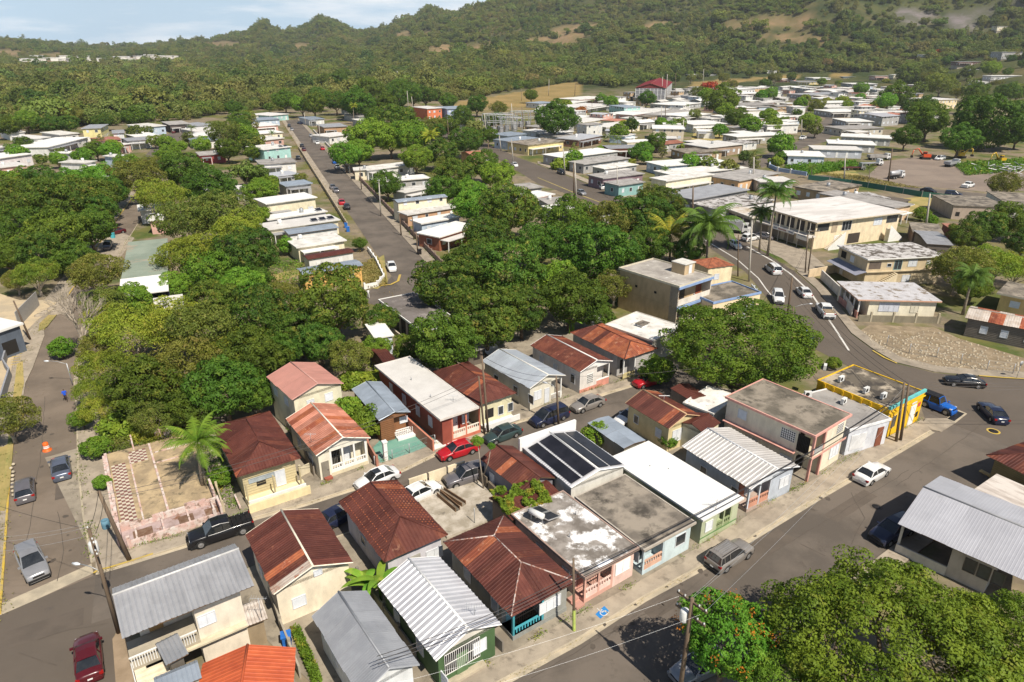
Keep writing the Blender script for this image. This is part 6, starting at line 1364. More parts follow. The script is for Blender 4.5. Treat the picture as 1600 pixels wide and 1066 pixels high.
row('beside the winding upper street, from near',[
 ((1071,239),(1131,236),9,'c',tan),((1107,231),(1163,225),10,'w','#a98d74',4),((1151,214),(1230,210),7,'W','#a8a290',3.6),((1199,196),(1250,194),9,'W',wh,4.5),((1164,202),(1200,199),8,'g',gy),((1184,186),(1245,182),9,'W',pk),((1170,180),(1236,178),9,'d',gy),((1162,165),(1215,163),9,'g',gy),((1158,147),(1196,145),10,'W',cream,5.2),((1148,140),(1181,139),10,'W',wh,6.5),((1180,138),(1202,137),9,'w','#d8b078',5)],'houses beside the winding upper street')
row('behind the truck lot, from near',[
 ((1230,243),(1291,245),11,'W','#c3d0e4',3.5,dict(l='pale blue house with clean white roof inside the curved blue and white wall')),((1271,233),(1350,235),8,'w','#b4b8c0'),((1294,224),(1370,227),9,'W',gy),((1313,213),(1394,217),8,'W',gy),((1316,202),(1383,200),8,'g','#c8bfae',3.4),((1322,190),(1366,190),9,'W',gy),((1380,183),(1408,181),9,'L',gy,5,dict(gable=.8)),((1404,177),(1428,180),8,'p',gy,5,dict(gable=.8)),((1298,175),(1350,174),8,'W',gy),((1293,168),(1345,167),8,'w',wh),((1291,161),(1340,160),8,'W',wh),((1262,149),(1326,146),10,'G',gy),((1328,136),(1372,134),10,'W',gy),((1300,142),(1330,140),9,'w',wh),((1350,150),(1392,152),9,'d',pk),((1345,142),(1388,141),9,'w',pk)],'houses behind the truck lot')
row('of the farthest houses on the right',[
 ((1245,131),(1281,130),10,'G','#e2cc86'),((1269,125),(1299,123),11,'W',wh),((1315,125),(1355,122),12,'m','#4c6468',4),((1364,125),(1406,119),12,'g',pk,4),((1395,121),(1428,119),12,'W',cream,4),((1450,157),(1498,155),10,'w','#e8cfa0',6.2,dict(c='cream and red two-storey')),((1495,101),(1535,99),14,'G','#7a5850',4),((1562,92),(1625,89),20,'L',gy,8),((1515,112),(1545,110),12,'W',wh),((1545,125),(1598,121),12,'W',gy,4),((1525,133),(1552,128),12,'w',wh),((1393,80),(1471,74),14,'W',gy,5),((1440,88),(1466,86),12,'W',wh),((1484,55),(1503,54),12,'W',wh,6),((1556,47),(1588,45),12,'w',cream,6),((1220,128),(1245,125),9,'w','#e07848'),((1075,121),(1120,118),14,'W',gy,4),((1180,115),(1215,112),14,'L',wh,4)],'farthest houses on the right')
row('of the left settlement',[
 ((-12,249),(52,240),9,'W','#e0d6d6',4.2,dict(c='long')),((0,262),(44,257),7,'w',pk),((44,229),(73,225),9,'g',cream),((52,217),(80,214),10,'w',wh),((75,230),(139,214),9,'W',wh),((114,240),(131,237),7,'W',wh),((126,201),(158,200),10,'G','#e6d888',6,dict(c='yellow two-storey')),((92,211),(124,208),10,'d',wh),((150,221),(191,218),9,'p','#d9a090',3.4,dict(gable=.5)),((175,209),(195,208),9,'G',wh,5,dict(gable=.5)),((186,227),(206,224),8,'w',pk),((199,221),(238,218),8,'G',wh,3.4,dict(gable=.4)),((210,214),(249,211),9,'W',wh),((225,199),(260,196),10,'d',bl,4),((264,195),(298,193),10,'g','#5a504c',4),((189,246),(208,243),7,'w',bl,4),((132,255),(152,251),8,'d',wh),((-5,232),(14,228),9,'d',wh),((12,208),(40,206),10,'d',wh)],'houses of the left settlement')
row('around the little left street, from far',[
 ((305,197),(337,194),9,'G',wh,3.6),((301,205),(337,202),8,'w',gy),((300,213),(347,210),9,'W',wh),((299,221),(348,218),8,'m',wh),((311,243),(354,240),8,'g','#b04040'),((338,208),(352,206),8,'w',pk),((385,297),(405,292),9,'w',wh),((310,292),(345,288),8,'W',wh),((168,276),(196,270),8,'w',wh),((215,330),(258,326),8,'W',wh),((230,345),(262,343),6,'d',pk)],'houses by the little left street')
row('from left, scattered in the wood',[
 ((215,123),(305,117),14,'W',gy,5,dict(c='long')),((328,140),(358,138),12,'w',wh,5),((345,150),(368,147),10,'w',wh,5),((386,124),(402,122),12,'W',wh,5),((430,122),(447,120),12,'w',cream,6),((485,132),(505,128),12,'W',pk,5),((500,122),(520,120),12,'w',wh,6),((541,113),(556,111),14,'p','#b06a58',5),((570,133),(592,131),12,'W',wh,5),((620,119),(640,118),12,'W',wh,7,dict(c='two-storey')),((607,126),(650,125),10,'w',cream,4),((305,152),(317,150),12,'w',wh,5),((565,172),(586,170),9,'d',wh)],'scattered houses in the wood')
def inpoly(P,x,y):
 c=False
 for(x1,y1),(x2,y2)in zip(P,P[1:]+P[:1]):
  if(y1>y)!=(y2>y)and x<(x2-x1)*(y-y1)/(y2-y1)+x1:c=not c
 return c
AVOID=[]
for L_,w_ in(([(1700,680),(1500,628),(1330,548),(1222,440),(1120,378),(1020,332),(900,284),(806,248),(697,196),(600,164)],12),([(1165,260),(1200,250),(1240,232),(1275,215),(1300,190),(1270,172),(1235,150)],9),([(1265,278),(1340,281),(1440,300),(1600,314)],9),([(230,260),(275,212),(295,198)],9),([(640,425),(560,310),(500,240),(456,188)],9),([(480,248),(560,240)],7)):
 for a,b in zip(L_,L_[1:]):
  A,B=G(*a),G(*b)
  for k in range(int((B-A).length/5)+1):AVOID.append((A.lerp(B,k*5/max(5,(B-A).length)),w_))
rnh=random.Random(41);used_l=set();FILL=[]
REG=[([(832,170),(1000,152),(1075,142),(1200,122),(1432,121),(1435,150),(1385,236),(1262,232),(1180,300),(1000,262),(832,215)],14.5),([(0,206),(60,206),(300,194),(300,232),(250,250),(150,266),(0,266)],13),([(383,182),(440,180),(470,235),(492,292),(400,292),(388,235)],13),([(1440,128),(1500,110),(1600,112),(1600,150),(1520,150)],15),([(505,184),(600,178),(640,196),(560,205),(520,215)],14),([(790,278),(838,290),(925,333),(870,336),(800,312)],12),([(1180,285),(1240,270),(1330,292),(1310,304),(1230,310)],12),([(715,195),(760,188),(830,212),(800,222)],12),([(630,255),(690,262),(740,330),(700,300)],12)]
for P,st in REG:
 W_=[G(*q)for q in P];x0,x1,y0,y1=min(q.x for q in W_),max(q.x for q in W_),min(q.y for q in W_),max(q.y for q in W_)
 y=y0
 while y<y1:
  x=x0
  while x<x1 and len(FILL)<190:
   cx,cy=x+rnh.uniform(-3,3),y+rnh.uniform(-3,3);x+=st
   px,py=PIX(cx,cy)
   if not inpoly(P,px,py)or px<-20 or px>1620:continue
   if any(abs(q.x-cx)<w_+4 and abs(q.y-cy)<w_+4 and(q.x-cx)**2+(q.y-cy)**2<(w_+2)**2 for q,w_ in AVOID):continue
   if px>1225 and 250<py<262:continue
   bad=False
   for Hq,_ in ROWH:
    dx,dy=cx-Hq.c.x,cy-Hq.c.y;lx=dx*math.cos(Hq.rz)+dy*math.sin(Hq.rz);ly=-dx*math.sin(Hq.rz)+dy*math.cos(Hq.rz)
    if abs(lx)<Hq.RW/2+4.6 and abs(ly)<Hq.RD/2+4.6:bad=True;break
   if bad:continue
   if any((q[0]-cx)**2+(q[1]-cy)**2<11.5**2 for q in FILL):continue
   near=sorted(ROWH,key=lambda h_:(h_[0].c.x-cx)**2+(h_[0].c.y-cy)**2)[:6];rz=near[0][0].rz;w2,d2=rnh.uniform(4.2,6.4),rnh.uniform(3.8,5.2);h=rnh.choice([3,3.1,3.3,3.5,5.4])+rnh.uniform(-.1,.1)
   rf=rnh.choice('WWWwwwdddggxGLcp');wl,wn=rnh.choice([(wh,'white'),(cream,'cream'),(gy,'grey'),(pk,'pink'),(bl,'pale blue'),(tan,'tan'),(wh,'white'),(gy,'grey')])
   lab=None
   for Hn,sh in near:
    a,b=PIX(Hn.c.x,Hn.c.y);side=('behind' if py<b-3 else 'before')if abs(px-a)<22 else('left of' if px<a else 'right of')
    t=f'small {wn} house, {RD[rf][1]}, {side} {sh}'
    if t not in used_l and len(t.split())<=16:lab=t;break
   if not lab:continue
   used_l.add(lab);FILL.append((cx,cy));ca,sa=math.cos(rz),math.sin(rz);C4=[(cx+a*w2*ca-b*d2*sa,cy+a*w2*sa+b*d2*ca)for a,b in((-1,-1),(1,-1),(1,1),(-1,1))]
   z0=max(0,ray_ground(px,py).z-.3)if py<132 else 0.0
   if z0>8:continue
   Hh=House([PIX(a,b,h+z0)for a,b in C4],h+z0,lab,'house','house','small houses packed between the others',z=z0);Hh.walls(P_(wl),.35)
   if rnh.random()<.25:Hh.gable(M[RD[rf][0]],rnh.uniform(.4,1.1),axis=rnh.choice('xy'),width=1.2,pitch=.4,rib=.04,join=True,ridge=False)
   else:Hh.flat(M[RD[rf][0]],.2,rim=.06)
   Hh.auto(len(FILL),'SE' if cx<0 else 'SW',storeys=2 if h>4.8 else 1,z=1.2,wh=1.2)
   if rnh.random()<.5:MB().mat(M[RD[rnh.choice('WwdG')][0]]).box(Hh.x0,Hh.x0+Hh.W*rnh.uniform(.4,.9),Hh.y0-2.6,Hh.y0-.02,2.35,2.5).build('porch_roof',Hh.root);[MB().mat(M['white']).box(x_,x_+.15,Hh.y0-2.5,Hh.y0-2.35,0,2.35).build('porch_post',Hh.root)for x_ in(Hh.x0+.1,Hh.x0+Hh.W*.38)]
  y+=st*.92
print('filler houses',len(FILL))
rn=random.Random(3)
pts=[(40+i*9+rn.uniform(-3,3),96+rn.uniform(-2.5,3))for i in range(14)]+[(186+i*7+rn.uniform(-2,2),94.5-i*.25+rn.uniform(-1.5,1.5))for i in range(13)]+[(236,79),(243,77),(285,84)]
first=None
for i,(px,py)in enumerate(pts):
 p=ray_ground(px,py);z=p.z
 if first is None:
  r=empty('far_house',(p.x,p.y,z),.4,'tiny white house at the foot of the far left hills','house','tiny white houses at the foot of the far hills')
  MB().mat(P_('#e4e0d8')).box(-8,8,-5,5,-3,6).build('wall',r);MB().mat(M['whiteroof']).box(-8.5,8.5,-5.5,5.5,6,6.6).build('roof',r);first=r;continue
 c=copy_tree(first);c.location=(p.x,p.y,z);c.rotation_euler=(0,0,rn.uniform(-.8,.8));k=rn.uniform(.8,1.5);c.scale=(k,k,k)
# ---------------------------------------------------------------- big shed and school gym left of centre, behind the bare tree
H=House([(240,452),(264,445),(262,395),(182,410)],4.6,'temp')
bpy.data.objects.remove(H.root)
H=House([(182,442),(262,430),(262,372),(205,378)],4.8,'big hall with mossy green and white metal roof among the trees on the left','hall','hall')
H.walls(P_('#46403c'),.5).flat(mat('mossy green roof',(.26,.3,.24),(.2,.24,.19),.2,.4,.6,.8,0,.1,5,0,(.36,.27,.2),.15,.55,.66),.3,trim=M['galv'])
w_=MB().mat(M['whiteroof']);slab_face(w_,[(-H.RW/2,-H.RD/2-6.5,4.2),(H.RW/2,-H.RD/2-6.5,4.2),(H.RW/2,-H.RD/2+.4,5.1),(-H.RW/2,-H.RD/2+.4,5.1)],.15);w_.build('white_canopy',H.root)
w_=MB().mat(P_('#28283c')).box(-H.RW/2+6,H.RW/2,-H.RD/2-5.5,-H.RD/2-5.2,0,4.2);w_.build('end_wall',H.root)
MB().mat(M['white']).box(1,5.5,-H.RD/2-5.7,-H.RD/2-5.5,.4,3.0).build('white_shutter',H.root)
H=House([(660,528),(700,500),(660,455),(598,467)],3.0,'open sided building with dark stained white-edged flat roof beside the dark mango trees','carport','carport')
H.walls(P_('#5a5048'),1.2,ovs=.9).flat(mat('dark stained carport roof',(.17,.15,.14),(.12,.105,.095),.3,.4,.6,.9,0,.1,6,0,(.3,.27,.25),.5,.56,.68),.2,trim=M['white'],rim=.1)
for k in range(7):
 y=-H.RD/2+.4+k*(H.RD-.8)/6;MB().mat(P_('#b8aca0')).box(-H.RW/2+.1,-H.RW/2+.35,y,y+.25,0,2.9).build('post',H.root)
MB().mat(P_('#c8b8a4')).box(-H.RW/2-.9,-H.RW/2-.7,-H.RD/2,H.RD/2,0,.7).build('low_wall',H.root)
for px4,h_,rf,wl,lab in(
 ([(604,572),(611,567),(602,536),(576,545)],2.6,'R','#6a4a3a','little brown rusted shed behind the long off-white roof'),
 ([(580,532),(610,522),(602,500),(577,507)],3.0,'W','#c9d2dc','pale house corner showing between the mango trees'),
 ([(727,553),(756,543),(746,536),(726,543)],2.4,'g','#6a5f54','tiny grey slab shed beside the satellite dish'),
 ([(923,505),(945,500),(940,489),(920,492)],2.6,'W','#c4c8c8','small white shed between the trees and the tall beige block'),
 ([(1438,383),(1481,381),(1470,361),(1440,362)],3.0,'G','#6b6258','grey ribbed shed roof right of the two-storey beige house'),
 ([(1424,362),(1474,366),(1468,350),(1422,347)],3.0,'c','#7a5f4c','brown flat roof with dark posts behind the large cream building'),
 ([(1478,325),(1556,319),(1545,305),(1478,306)],3.6,'c','#b09c88','brown flat roofed house with white awning beside the truck lot road'),
 ([(1556,322),(1620,318),(1615,300),(1568,302)],3.6,'c','#c9c6c0','brown roofed white-walled house at the right edge near the round bush'),
 ([(1480,358),(1500,356),(1498,349),(1479,350)],2.6,'p','#8a5040','tiny red roofed hut beside the dark tree on the right')):
 H=House(px4,h_,lab,'shed' if h_<=3 else 'house','shed' if h_<=3 else 'house');H.walls(P_(wl),.25)
 if rf in 'RG':H.gable(M[RD[rf][0]],.35,axis='x',join=True,ridge=False)
 else:H.flat(M[RD[rf][0]],.18)
 H.pane('S',.8,.8,1.0,1.1,'opening')
dish(G(769,556)+Vector((0,0,0)),'large mesh satellite dish behind the dark rusted hip roof',1.0,R_(-20))
def wall_run(pts,h,t,m,label,cat='wall',name='garden_wall',posts=0,pm=None,cap=None,gap=0):
 P=[G(*p)for p in pts];root=empty(name,P[0],0,label,cat)
 for i in range(len(P)-1):
  a,b=P[i]-P[0],P[i+1]-P[0];u=(b-a);L=u.length;u.normalize();mb=MB().mat(m);mb.obox(((a.x+b.x)/2,(a.y+b.y)/2),(u.x,u.y),L/2,t/2,gap,h);mb.build('wall_panel',root)
  if posts:
   k=max(1,round(L/posts))
   for j in range(k):c=a.lerp(b,j/k);q=MB().mat(pm or m);q.obox((c.x,c.y),(u.x,u.y),t*.8,t*.8,0,h+(cap or.3));q.build('wall_post',root)
 return root
# ---------------------------------------------------------------- roofless ruin on the corner
a0,b0,c0_,d0=G(196,858),G(345,800),G(300,690),G(168,718)
H=House([(196,862),(350,803),(296,688),(163,712)],.01,'roofless pink ruin with tiled floors on the street corner','ruin','ruin')
W2_,D2_=H.RW/2,H.RD/2;pkw=mat('flaking pink plaster',(.55,.37,.32),(.6,.53,.48),1.3,.42,.58,.9,0,.3,9,0,(.22,.15,.11),1.8,.53,.62)
fl=MB().mat(mat('bare tan floor slab',(.46,.35,.21),(.3,.23,.145),.6,.4,.58,.95,0,.3,8,0,(.13,.11,.07),.9,.54,.66)).box(-W2_,W2_,-D2_+2.4,D2_,.1,.55);fl.build('floor_slab',H.root)
tl_r,tl_w=P_('#84554c'),P_('#c8bca6');n=0
def tiles(x0,x1,y0,y1,s=.33):
 global n
 nx,ny=int((x1-x0)/s),int((y1-y0)/s);big=[];
 mr,mw=MB().mat(tl_r),MB().mat(tl_w)
 for i in range(nx):
  for j in range(ny):(mr if(i+j)%2 else mw).box(x0+i*s+.01,x0+(i+1)*s-.01,y0+j*s+.01,y0+(j+1)*s-.01,.55,.575,'d')
 for q,nm in((mr,'red_floor_tiles'),(mw,'white_floor_tiles')):o_=q.build(nm,H.root);o_['kind']='stuff'
tiles(-W2_+.3,-W2_+1.9,-D2_+2.8,D2_-2.8);tiles(-W2_+2.1,-.2,D2_-3.6,D2_-.8)
def rw_(x0,x1,y0,y1,z0,z1,nm='ruined_wall',m=None):MB().mat(m or pkw).box(x0,x1,y0,y1,z0,z1).build(nm,H.root)
rnr=random.Random(6)
def broken(x0,x1,y0,y1,h,n_=7):
 for k in range(n_):
  a,b=k/n_,(k+1)/n_;hh=h*rnr.uniform(.62,1.12)
  if x1-x0>y1-y0:rw_(x0+(x1-x0)*a,x0+(x1-x0)*b,y0+rnr.uniform(0,.02),y1,0,hh)
  else:rw_(x0,x1+rnr.uniform(0,.02),y0+(y1-y0)*a,y0+(y1-y0)*b,0,hh)
broken(-W2_,W2_,-D2_+2.2,-D2_+2.45,1.2,9);broken(-W2_-.1,-W2_+.15,-D2_+.2,D2_-1.5,1.35,8)
for k,(x,y,w_,d_)in enumerate(((-3.2,-D2_+.5,1.6,1.2),(.6,-D2_+.4,1.3,1.3),(2.9,-D2_+.5,1.5,1.1))):MB().mat(mat('burnt brown earth floor',(.14,.075,.045),(.2,.13,.09),2,.4,.6,.95)).box(x,x+w_,y,y+d_,.35,.365).build('bare_floor_patch',H.root)
rw_(-W2_+.5,W2_-.4,-D2_-.3,-D2_-.05,0,.75)
rw_(-W2_+2.0,-W2_+2.15,-D2_+2.6,D2_-2,.55,.7);rw_(-.1,.1,-D2_+2.6,D2_-.5,.55,.78);rw_(W2_-.2,W2_,-D2_+2.4,-D2_+4.6,0,1.7);rw_(W2_-.1,W2_+.1,-D2_-.3,-D2_+1.6,0,1.5)
rw_(.2,W2_-.2,D2_-4.9,D2_-4.8,.55,.66);rw_(.2,W2_-.2,D2_-2.6,D2_-2.5,.55,.66);rw_(.8,2.6,D2_+.6,D2_+.8,0,1.6);rw_(-1.6,-1.45,D2_-.6,D2_+1.6,0,1.3);rw_(-3.9,-3.75,D2_+.2,D2_+2.2,0,1.5)
MB().mat(P_('#c9604c')).box(.8,3.6,D2_+.9,D2_+2.6,.1,.6).build('red_floor_slab',H.root)
ff=MB().mat(mat('mauve flaking floor',(.42,.33,.32),(.3,.22,.2),.8,.42,.6,.9,0,.2,8,0,(.2,.1,.06),.9,.55,.65)).box(-W2_,W2_,-D2_,-D2_+2.2,.05,.35);ff.build('porch_floor',H.root)
for k in range(5):x=-W2_+1.2+k*2.2;rw_(x,x+.15,-D2_-.05,-D2_+2.2,.35,.9 if k%2 else.6)
rl=MB().mat(pkw);[rl.box(-W2_-.28,-W2_-.14,-D2_+.4+k*.38,-D2_+.54+k*.38,.1,1.0)for k in range(22)];rl.box(-W2_-.3,-W2_-.12,-D2_+.2,D2_-1.3,1.0,1.14);rl.build('balustrade',H.root)
for x in(-W2_+.6,W2_-.6):rw_(x-.15,x+.15,-D2_-.35,-D2_-.05,0,1.3,'gate_post')
RU=H
for(pts,h,c,l)in(([(440,655),(462,690),(492,745)],1.3,'#8a7f70','weathered board fence left of the striped orange-red roof'),([(470,745),(500,730)],1.1,'#d8cba8','cream gate wall left of the striped orange-red roof'),([(676,905),(720,960),(786,1020)],1.1,'#7c7468','grey block wall between the bright ribbed roof and the rust hipped roof'),
 ([(590,730),(576,705),(560,680)],1.2,'#b9765c','salmon wall on the left of the green painted yard'),([(560,905),(600,960),(650,1030)],1.0,'#8d8676','low block wall left of the bright ribbed roof'),([(1088,812),(1050,785),(1010,760)],1.0,'#5f6a58','dark green wall between the pale blue and the green houses'),
 ([(820,610),(800,590),(780,573)],1.2,'#8c7d6c','worn fence left of the spotted blue-grey roof'),([(350,800),(340,770),(325,735)],1.0,'#c0b08c','tan wall between the ruin and the smooth red-brown roof'),([(425,940),(440,985),(470,1060)],1.2,'#a79c88','concrete wall right of the orange-red roof'),([(1175,770),(1130,735),(1090,708)],1.0,'#7a746c','grey wall between the clean white roof and the pale ribbed roof')):
 wall_run(pts,h,.14,P_(c),l,posts=2.5)
H=House([(700,850),(790,800),(740,735),(642,768)],.01,'walled open concrete lot with old boards beside the purple-brown hip roof','walled lot','walled_lot')
W2_,D2_=H.RW/2,H.RD/2
MB().mat(mat('crumbling pale slab',(.47,.42,.35),(.3,.26,.2),.7,.4,.6,.95,0,.3,8,0,(.16,.14,.11),.8,.56,.68)).box(-W2_,W2_,-D2_,D2_,.05,.3).build('slab',H.root)
cw_=P_('#e2cfa8')
for k in range(3):MB().mat(cw_).box(-W2_+k*W2_*.62,-W2_+k*W2_*.62+W2_*.56,D2_-.2,D2_,0,1.6).build('street_wall',H.root)
bb=MB().mat(M['black']);[bb.box(-W2_+.4+k*.22,-W2_+.5+k*.22,D2_-.215,D2_-.2,.5,1.0)for k in range(8)];bb.build('wall_openings',H.root)
for k in range(4):MB().mat(P_('#7a6c58')).box(W2_-.2,W2_,-D2_+.4+k*2.1,-D2_+2.2+k*2.1,0,1.5-.25*(k%2)).build('side_wall',H.root)
MB().mat(M['metalpole']).tube([(-.4,-D2_+.4,0),(-.4,-D2_+.4,2.0)],.04,6).build('pipe_post',H.root)
for k,(x,y,r_)in enumerate(((-1.1,.2,.5),(-.4,.6,.62))):
 o_=empty('timber_stack',H.world(x,y,.3),H.rz+r_+1.2,'long rotting timber trough lying in the walled lot, '+('nearer the purple-brown roof' if k==0 else 'farther from the purple-brown roof'),'timber')
 MB().mat(M['wood']).box(-1.6,1.6,-.28,-.2,0,.42).build('board',o_);MB().mat(M['wood']).box(-1.6,1.6,.2,.28,0,.42).build('board',o_);MB().mat(M['concdark']).box(-1.6,1.6,-.2,.2,0,.1).build('board',o_)
wall_run([(1220,251),(1203,256),(1202,262),(1215,268),(1235,271),(1260,275)],1.3,.35,P_('#8ea6cc'),'curved blue and white garden wall before the pale blue house',posts=8,pm=M['white'])
wall_run([(570,452),(590,448),(600,436),(588,410),(575,392)],.9,.2,M['white'],'white curved garden wall at the corner of the yellow-walled house',posts=3)
wall_run([(1282,436),(1310,463),(1330,494)],1.8,.2,P_('#d6cfc4'),'grey-white roadside wall with faded lettering left of the cream bungalow')
wall_run([(1262,434),(1282,430),(1310,425)],1.6,.25,P_('#dcc196'),'peach wall at the end of the forecourt')
wall_run([(1143,492),(1160,500),(1184,478),(1172,462)],2.2,.12,P_('#cfd6dc'),'pale metal fence around the low cream building with blue roof edge','fence','metal_fence',posts=2)
wall_run([(1262,281),(1330,289),(1440,308),(1530,318)],1.6,.1,mat('green mesh',(.035,.13,.1),None,rough=.8),'green screen fence along the truck lot road','fence','screen_fence',posts=6,pm=M['metalpole'])
wall_run([(595,428),(640,462),(682,500)],.01,.1,M['white'],'temp')
bpy.data.objects.remove([o for o in COL.objects if o.get('label')=='temp'][0])
sr,sl=off(SR,-2.5),off(SL,2.5)
wall_run([PIX(*q)for q in sr[0:3]],1.2,.18,P_('#957a6c'),'low brown-red wall along the right side of the long straight street',posts=3)
wall_run([PIX(*q)for q in sr[2:5]],1.1,.18,P_('#cfc8c0'),'low white wall along the right side of the long straight street',posts=3)
wall_run([PIX(*q)for q in(sl[1].lerp(sl[0],.3),sl[1],sl[2],sl[3])],1.2,.15,P_('#b9a98e'),'low tan wall along the left side of the long straight street',posts=3)
def chain_fence(pts,label,h=1.6,sp=3.2):
 P=[G(*p)for p in pts];root=empty('wire_fence',P[0],0,label,'fence')
 for i in range(len(P)-1):
  a,b=P[i]-P[0],P[i+1]-P[0];L=(b-a).length;k=max(1,round(L/sp))
  for j in range(k+(1 if i==len(P)-2 else 0)):c=a.lerp(b,j/k);MB().mat(M['metalpole']).tube([c,c+Vector((0,0,h))],.05,5).build('fence_post',root)
  w_=MB().mat(M['galvmesh'])
  for z in(.1,h*.5,h):w_.tube([a+Vector((0,0,z)),b+Vector((0,0,z))],.015,3,False)
  n_=int(L/.6)
  for j in range(n_):
   c=a.lerp(b,j/n_);d=a.lerp(b,min(1,(j+1.6)/n_));w_.tube([c,d+Vector((0,0,h))],.008,3,False);w_.tube([d,c+Vector((0,0,h))],.008,3,False)
  w_.build('fence_wire',root)
chain_fence([(1385,540),(1420,553),(1463,559),(1500,569),(1541,580),(1582,585)],'chain link fence along the front of the gravel lot')
chain_fence([(720,700),(640,712),(590,727)],'wire fence with gate in front of the green painted yard',1.2,2.5)if False else chain_fence([(586,729),(640,709),(680,695)],'wire fence with gate in front of the green painted yard',1.3,2.6)
o_=empty('white_pillar',G(603,720),R_(33),'stubby white gate pillar in front of the green painted yard','pillar');MB().mat(M['white']).box(-.2,.2,-.2,.2,0,2.3).build('shaft',o_);MB().mat(M['white']).box(-.27,.27,-.27,.27,2.3,2.45).build('cap',o_)
chain_fence([(575,560),(640,575)],'temp')if False else None
poly('plaza',[(0,640),(14,600),(22,560),(40,520),(60,500),(95,476),(75,470),(30,470),(0,460),(-80,470),(-80,700)],.14,mat('tan plaza paving',(.5,.4,.26),(.4,.33,.23),.25,.42,.58,.9,0,.2,8,0,(.3,.25,.18),.5,.58,.7),hh=.14)
poly('pavement',[(14,600),(24,560),(44,520),(66,500),(70,525),(52,575),(40,600),(34,640),(20,700),(8,700)],.15,M['sidewalk'],hh=.15)
poly('grass_strip',[(62,507),(80,490),(94,480),(90,492),(74,512),(60,520)],.17,M['drygrass'])
poly('grass_strip',[(27,570),(36,566),(38,600),(22,680),(8,760),(6,760),(14,680)],.17,M['drygrass'])
wall_run([(30,512),(62,478)],2.6,.1,mat('grey perforated screen',(.36,.35,.33),(.3,.29,.28),3,rough=.7),'tall grey mesh screen standing on the plaza at the left edge','fence','mesh_screen')
H=House([(-75,560),(-12,505),(-24,480),(-100,510)],4.5,'dark blue-grey building with white roof cut by the left edge','building','building');H.walls(P_('#56606e'),.4).flat(M['whiteroof'],.3);H.pane('S',-3,.5,2,2,'opening');H.pane('E',1,.5,2,2,'opening')
wall_run([(12,560),(8,575),(18,590),(0,650)],1.4,.2,P_('#8f9299'),'grey curving ramp wall on the plaza at the left edge')
yl_=MB().mat(M['yellowline']);a,b=G(24,545),G(40,545);
for k in range(9):
 p1,p2=G(22-k*.6,538+k*4.2),G(38-k*.8,537+k*4.2);d=(p2-p1).normalized();n_=Vector((-d.y,d.x,0))*.09;yl_.face([p1-n_+Vector((0,0,.156)),p2-n_+Vector((0,0,.156)),p2+n_+Vector((0,0,.156)),p1+n_+Vector((0,0,.156))])
yl_.build('yellow_paving_stripes')['kind']='structure'
# ---------------------------------------------------------------- cars
SPEC['jeep']=dict(L=3.9,W=1.65,H=1.8,wb=2.4,body=[(-1.95,.70,.7),(-1.93,.74,1.08),(-1.2,.76,1.1),(-.6,.76,1.1),(0,.76,1.1),(.55,.75,1.1),(1.2,.68,1.06),(1.8,.6,1.02),(1.95,.58,.65)],cab=[(-1.9,1.08),(-1.8,1.7),(-.2,1.78),(.2,1.74),(.5,1.08)],wr=.4)
def sunroof(r):MB().mat(M['cglass']).box(-.35,.35,-.42,.42,1.5,1.512).build('sunroof',r)
def rails(r):
 for s_ in(1,-1):MB().mat(M['black']).tube([(-1.9,s_*.62,1.8),(.1,s_*.62,1.84)],.03,5).build('roof_rail',r)
 q=MB().mat(M['galvdark']);[q.box(-1.7,-.1,-.42+k*.2,-.38+k*.2,1.8,1.82)for k in range(5)];q.build('roof_ribs',r)
def bedcover(r):
 q=MB().mat(M['black']);[q.box(-2.68+k*.41,-2.68+k*.41+.38,-.8,.8,1.2,1.24)for k in range(4)];q.build('bed_cover',r)
def soft(r):MB().mat(M['black']).box(-1.85,.1,-.6,.6,1.78,1.86).build('soft_top',r);MB().mat(M['tyre']).tube([(-2.0,0,.95),(-2.18,0,.95)],.38,14).build('spare_wheel',r)
AVD=124
car('sedan',(97,737),AVD,'slate','slate blue sedan driving up the avenue below the orange cone')
car('hatch',(41,772),AVD,'grey','dark grey hatchback near the yellow-lined kerb of the avenue')
car('suv',(54,889),(66,915),'silver','silver-blue suv coming down the avenue at the lower left')
car('sedan',(141,1035),(137,990),'maroon','dark maroon sedan in the lower left corner')
car('pickup',(346,838),(300,853),'black','black pickup truck parked before the pink ruin',extra=bedcover)
car('sedan',(590,755),(560,767),'white','white sedan with a dark sunroof parked in front of the cream house',extra=sunroof)
car('sedan',(716,710),(690,718),'red','bright red sedan parked in front of the orange-red house')
car('sedan',(785,685),(760,694),'teal','dark green-grey sedan parked behind the bright red sedan')
car('minivan',(858,658),(830,668),'navy','dark navy minivan parked before the spotted blue-grey roof')
car('sedan',(918,637),(895,645),'beige','taupe silver sedan parked above the dark navy minivan')
car('hatch',(1012,601),(990,607),'red','red hatchback in the shade of the big round tree')
car('sedan',(985,658),(968,665),'white','white car half hidden behind the pale yellow house')
car('sedan',(528,815),(550,803),'navy','dark blue car half hidden between the two rusted roofs')
car('suv',(728,752),(712,757),'grey','grey-roofed suv parked beside the small rusted gable roof')
car('sedan',(656,777),(668,771),'white','white car behind the peach wall of the walled lot')
car('sedan',(1361,746),(1390,729),'white','white sedan parked alone on the main street',extra=None)
car('suv',(1139,876),(1165,860),'beige','taupe suv with roof rails parked on the main street',extra=rails)
car('sedan',(1092,1050),(1068,1062),'silver','pale car nose showing from under the flowering tree')
car('suv',(1392,838),(1372,848),'navy','dark blue suv under the carport of the pale metal roof')
car('coupe',(1505,602),(1472,599),'black','long black coupe crossing the junction')
car('coupe',(1549,651),(1530,632),'navy','navy blue sedan turning in the junction below the black coupe')
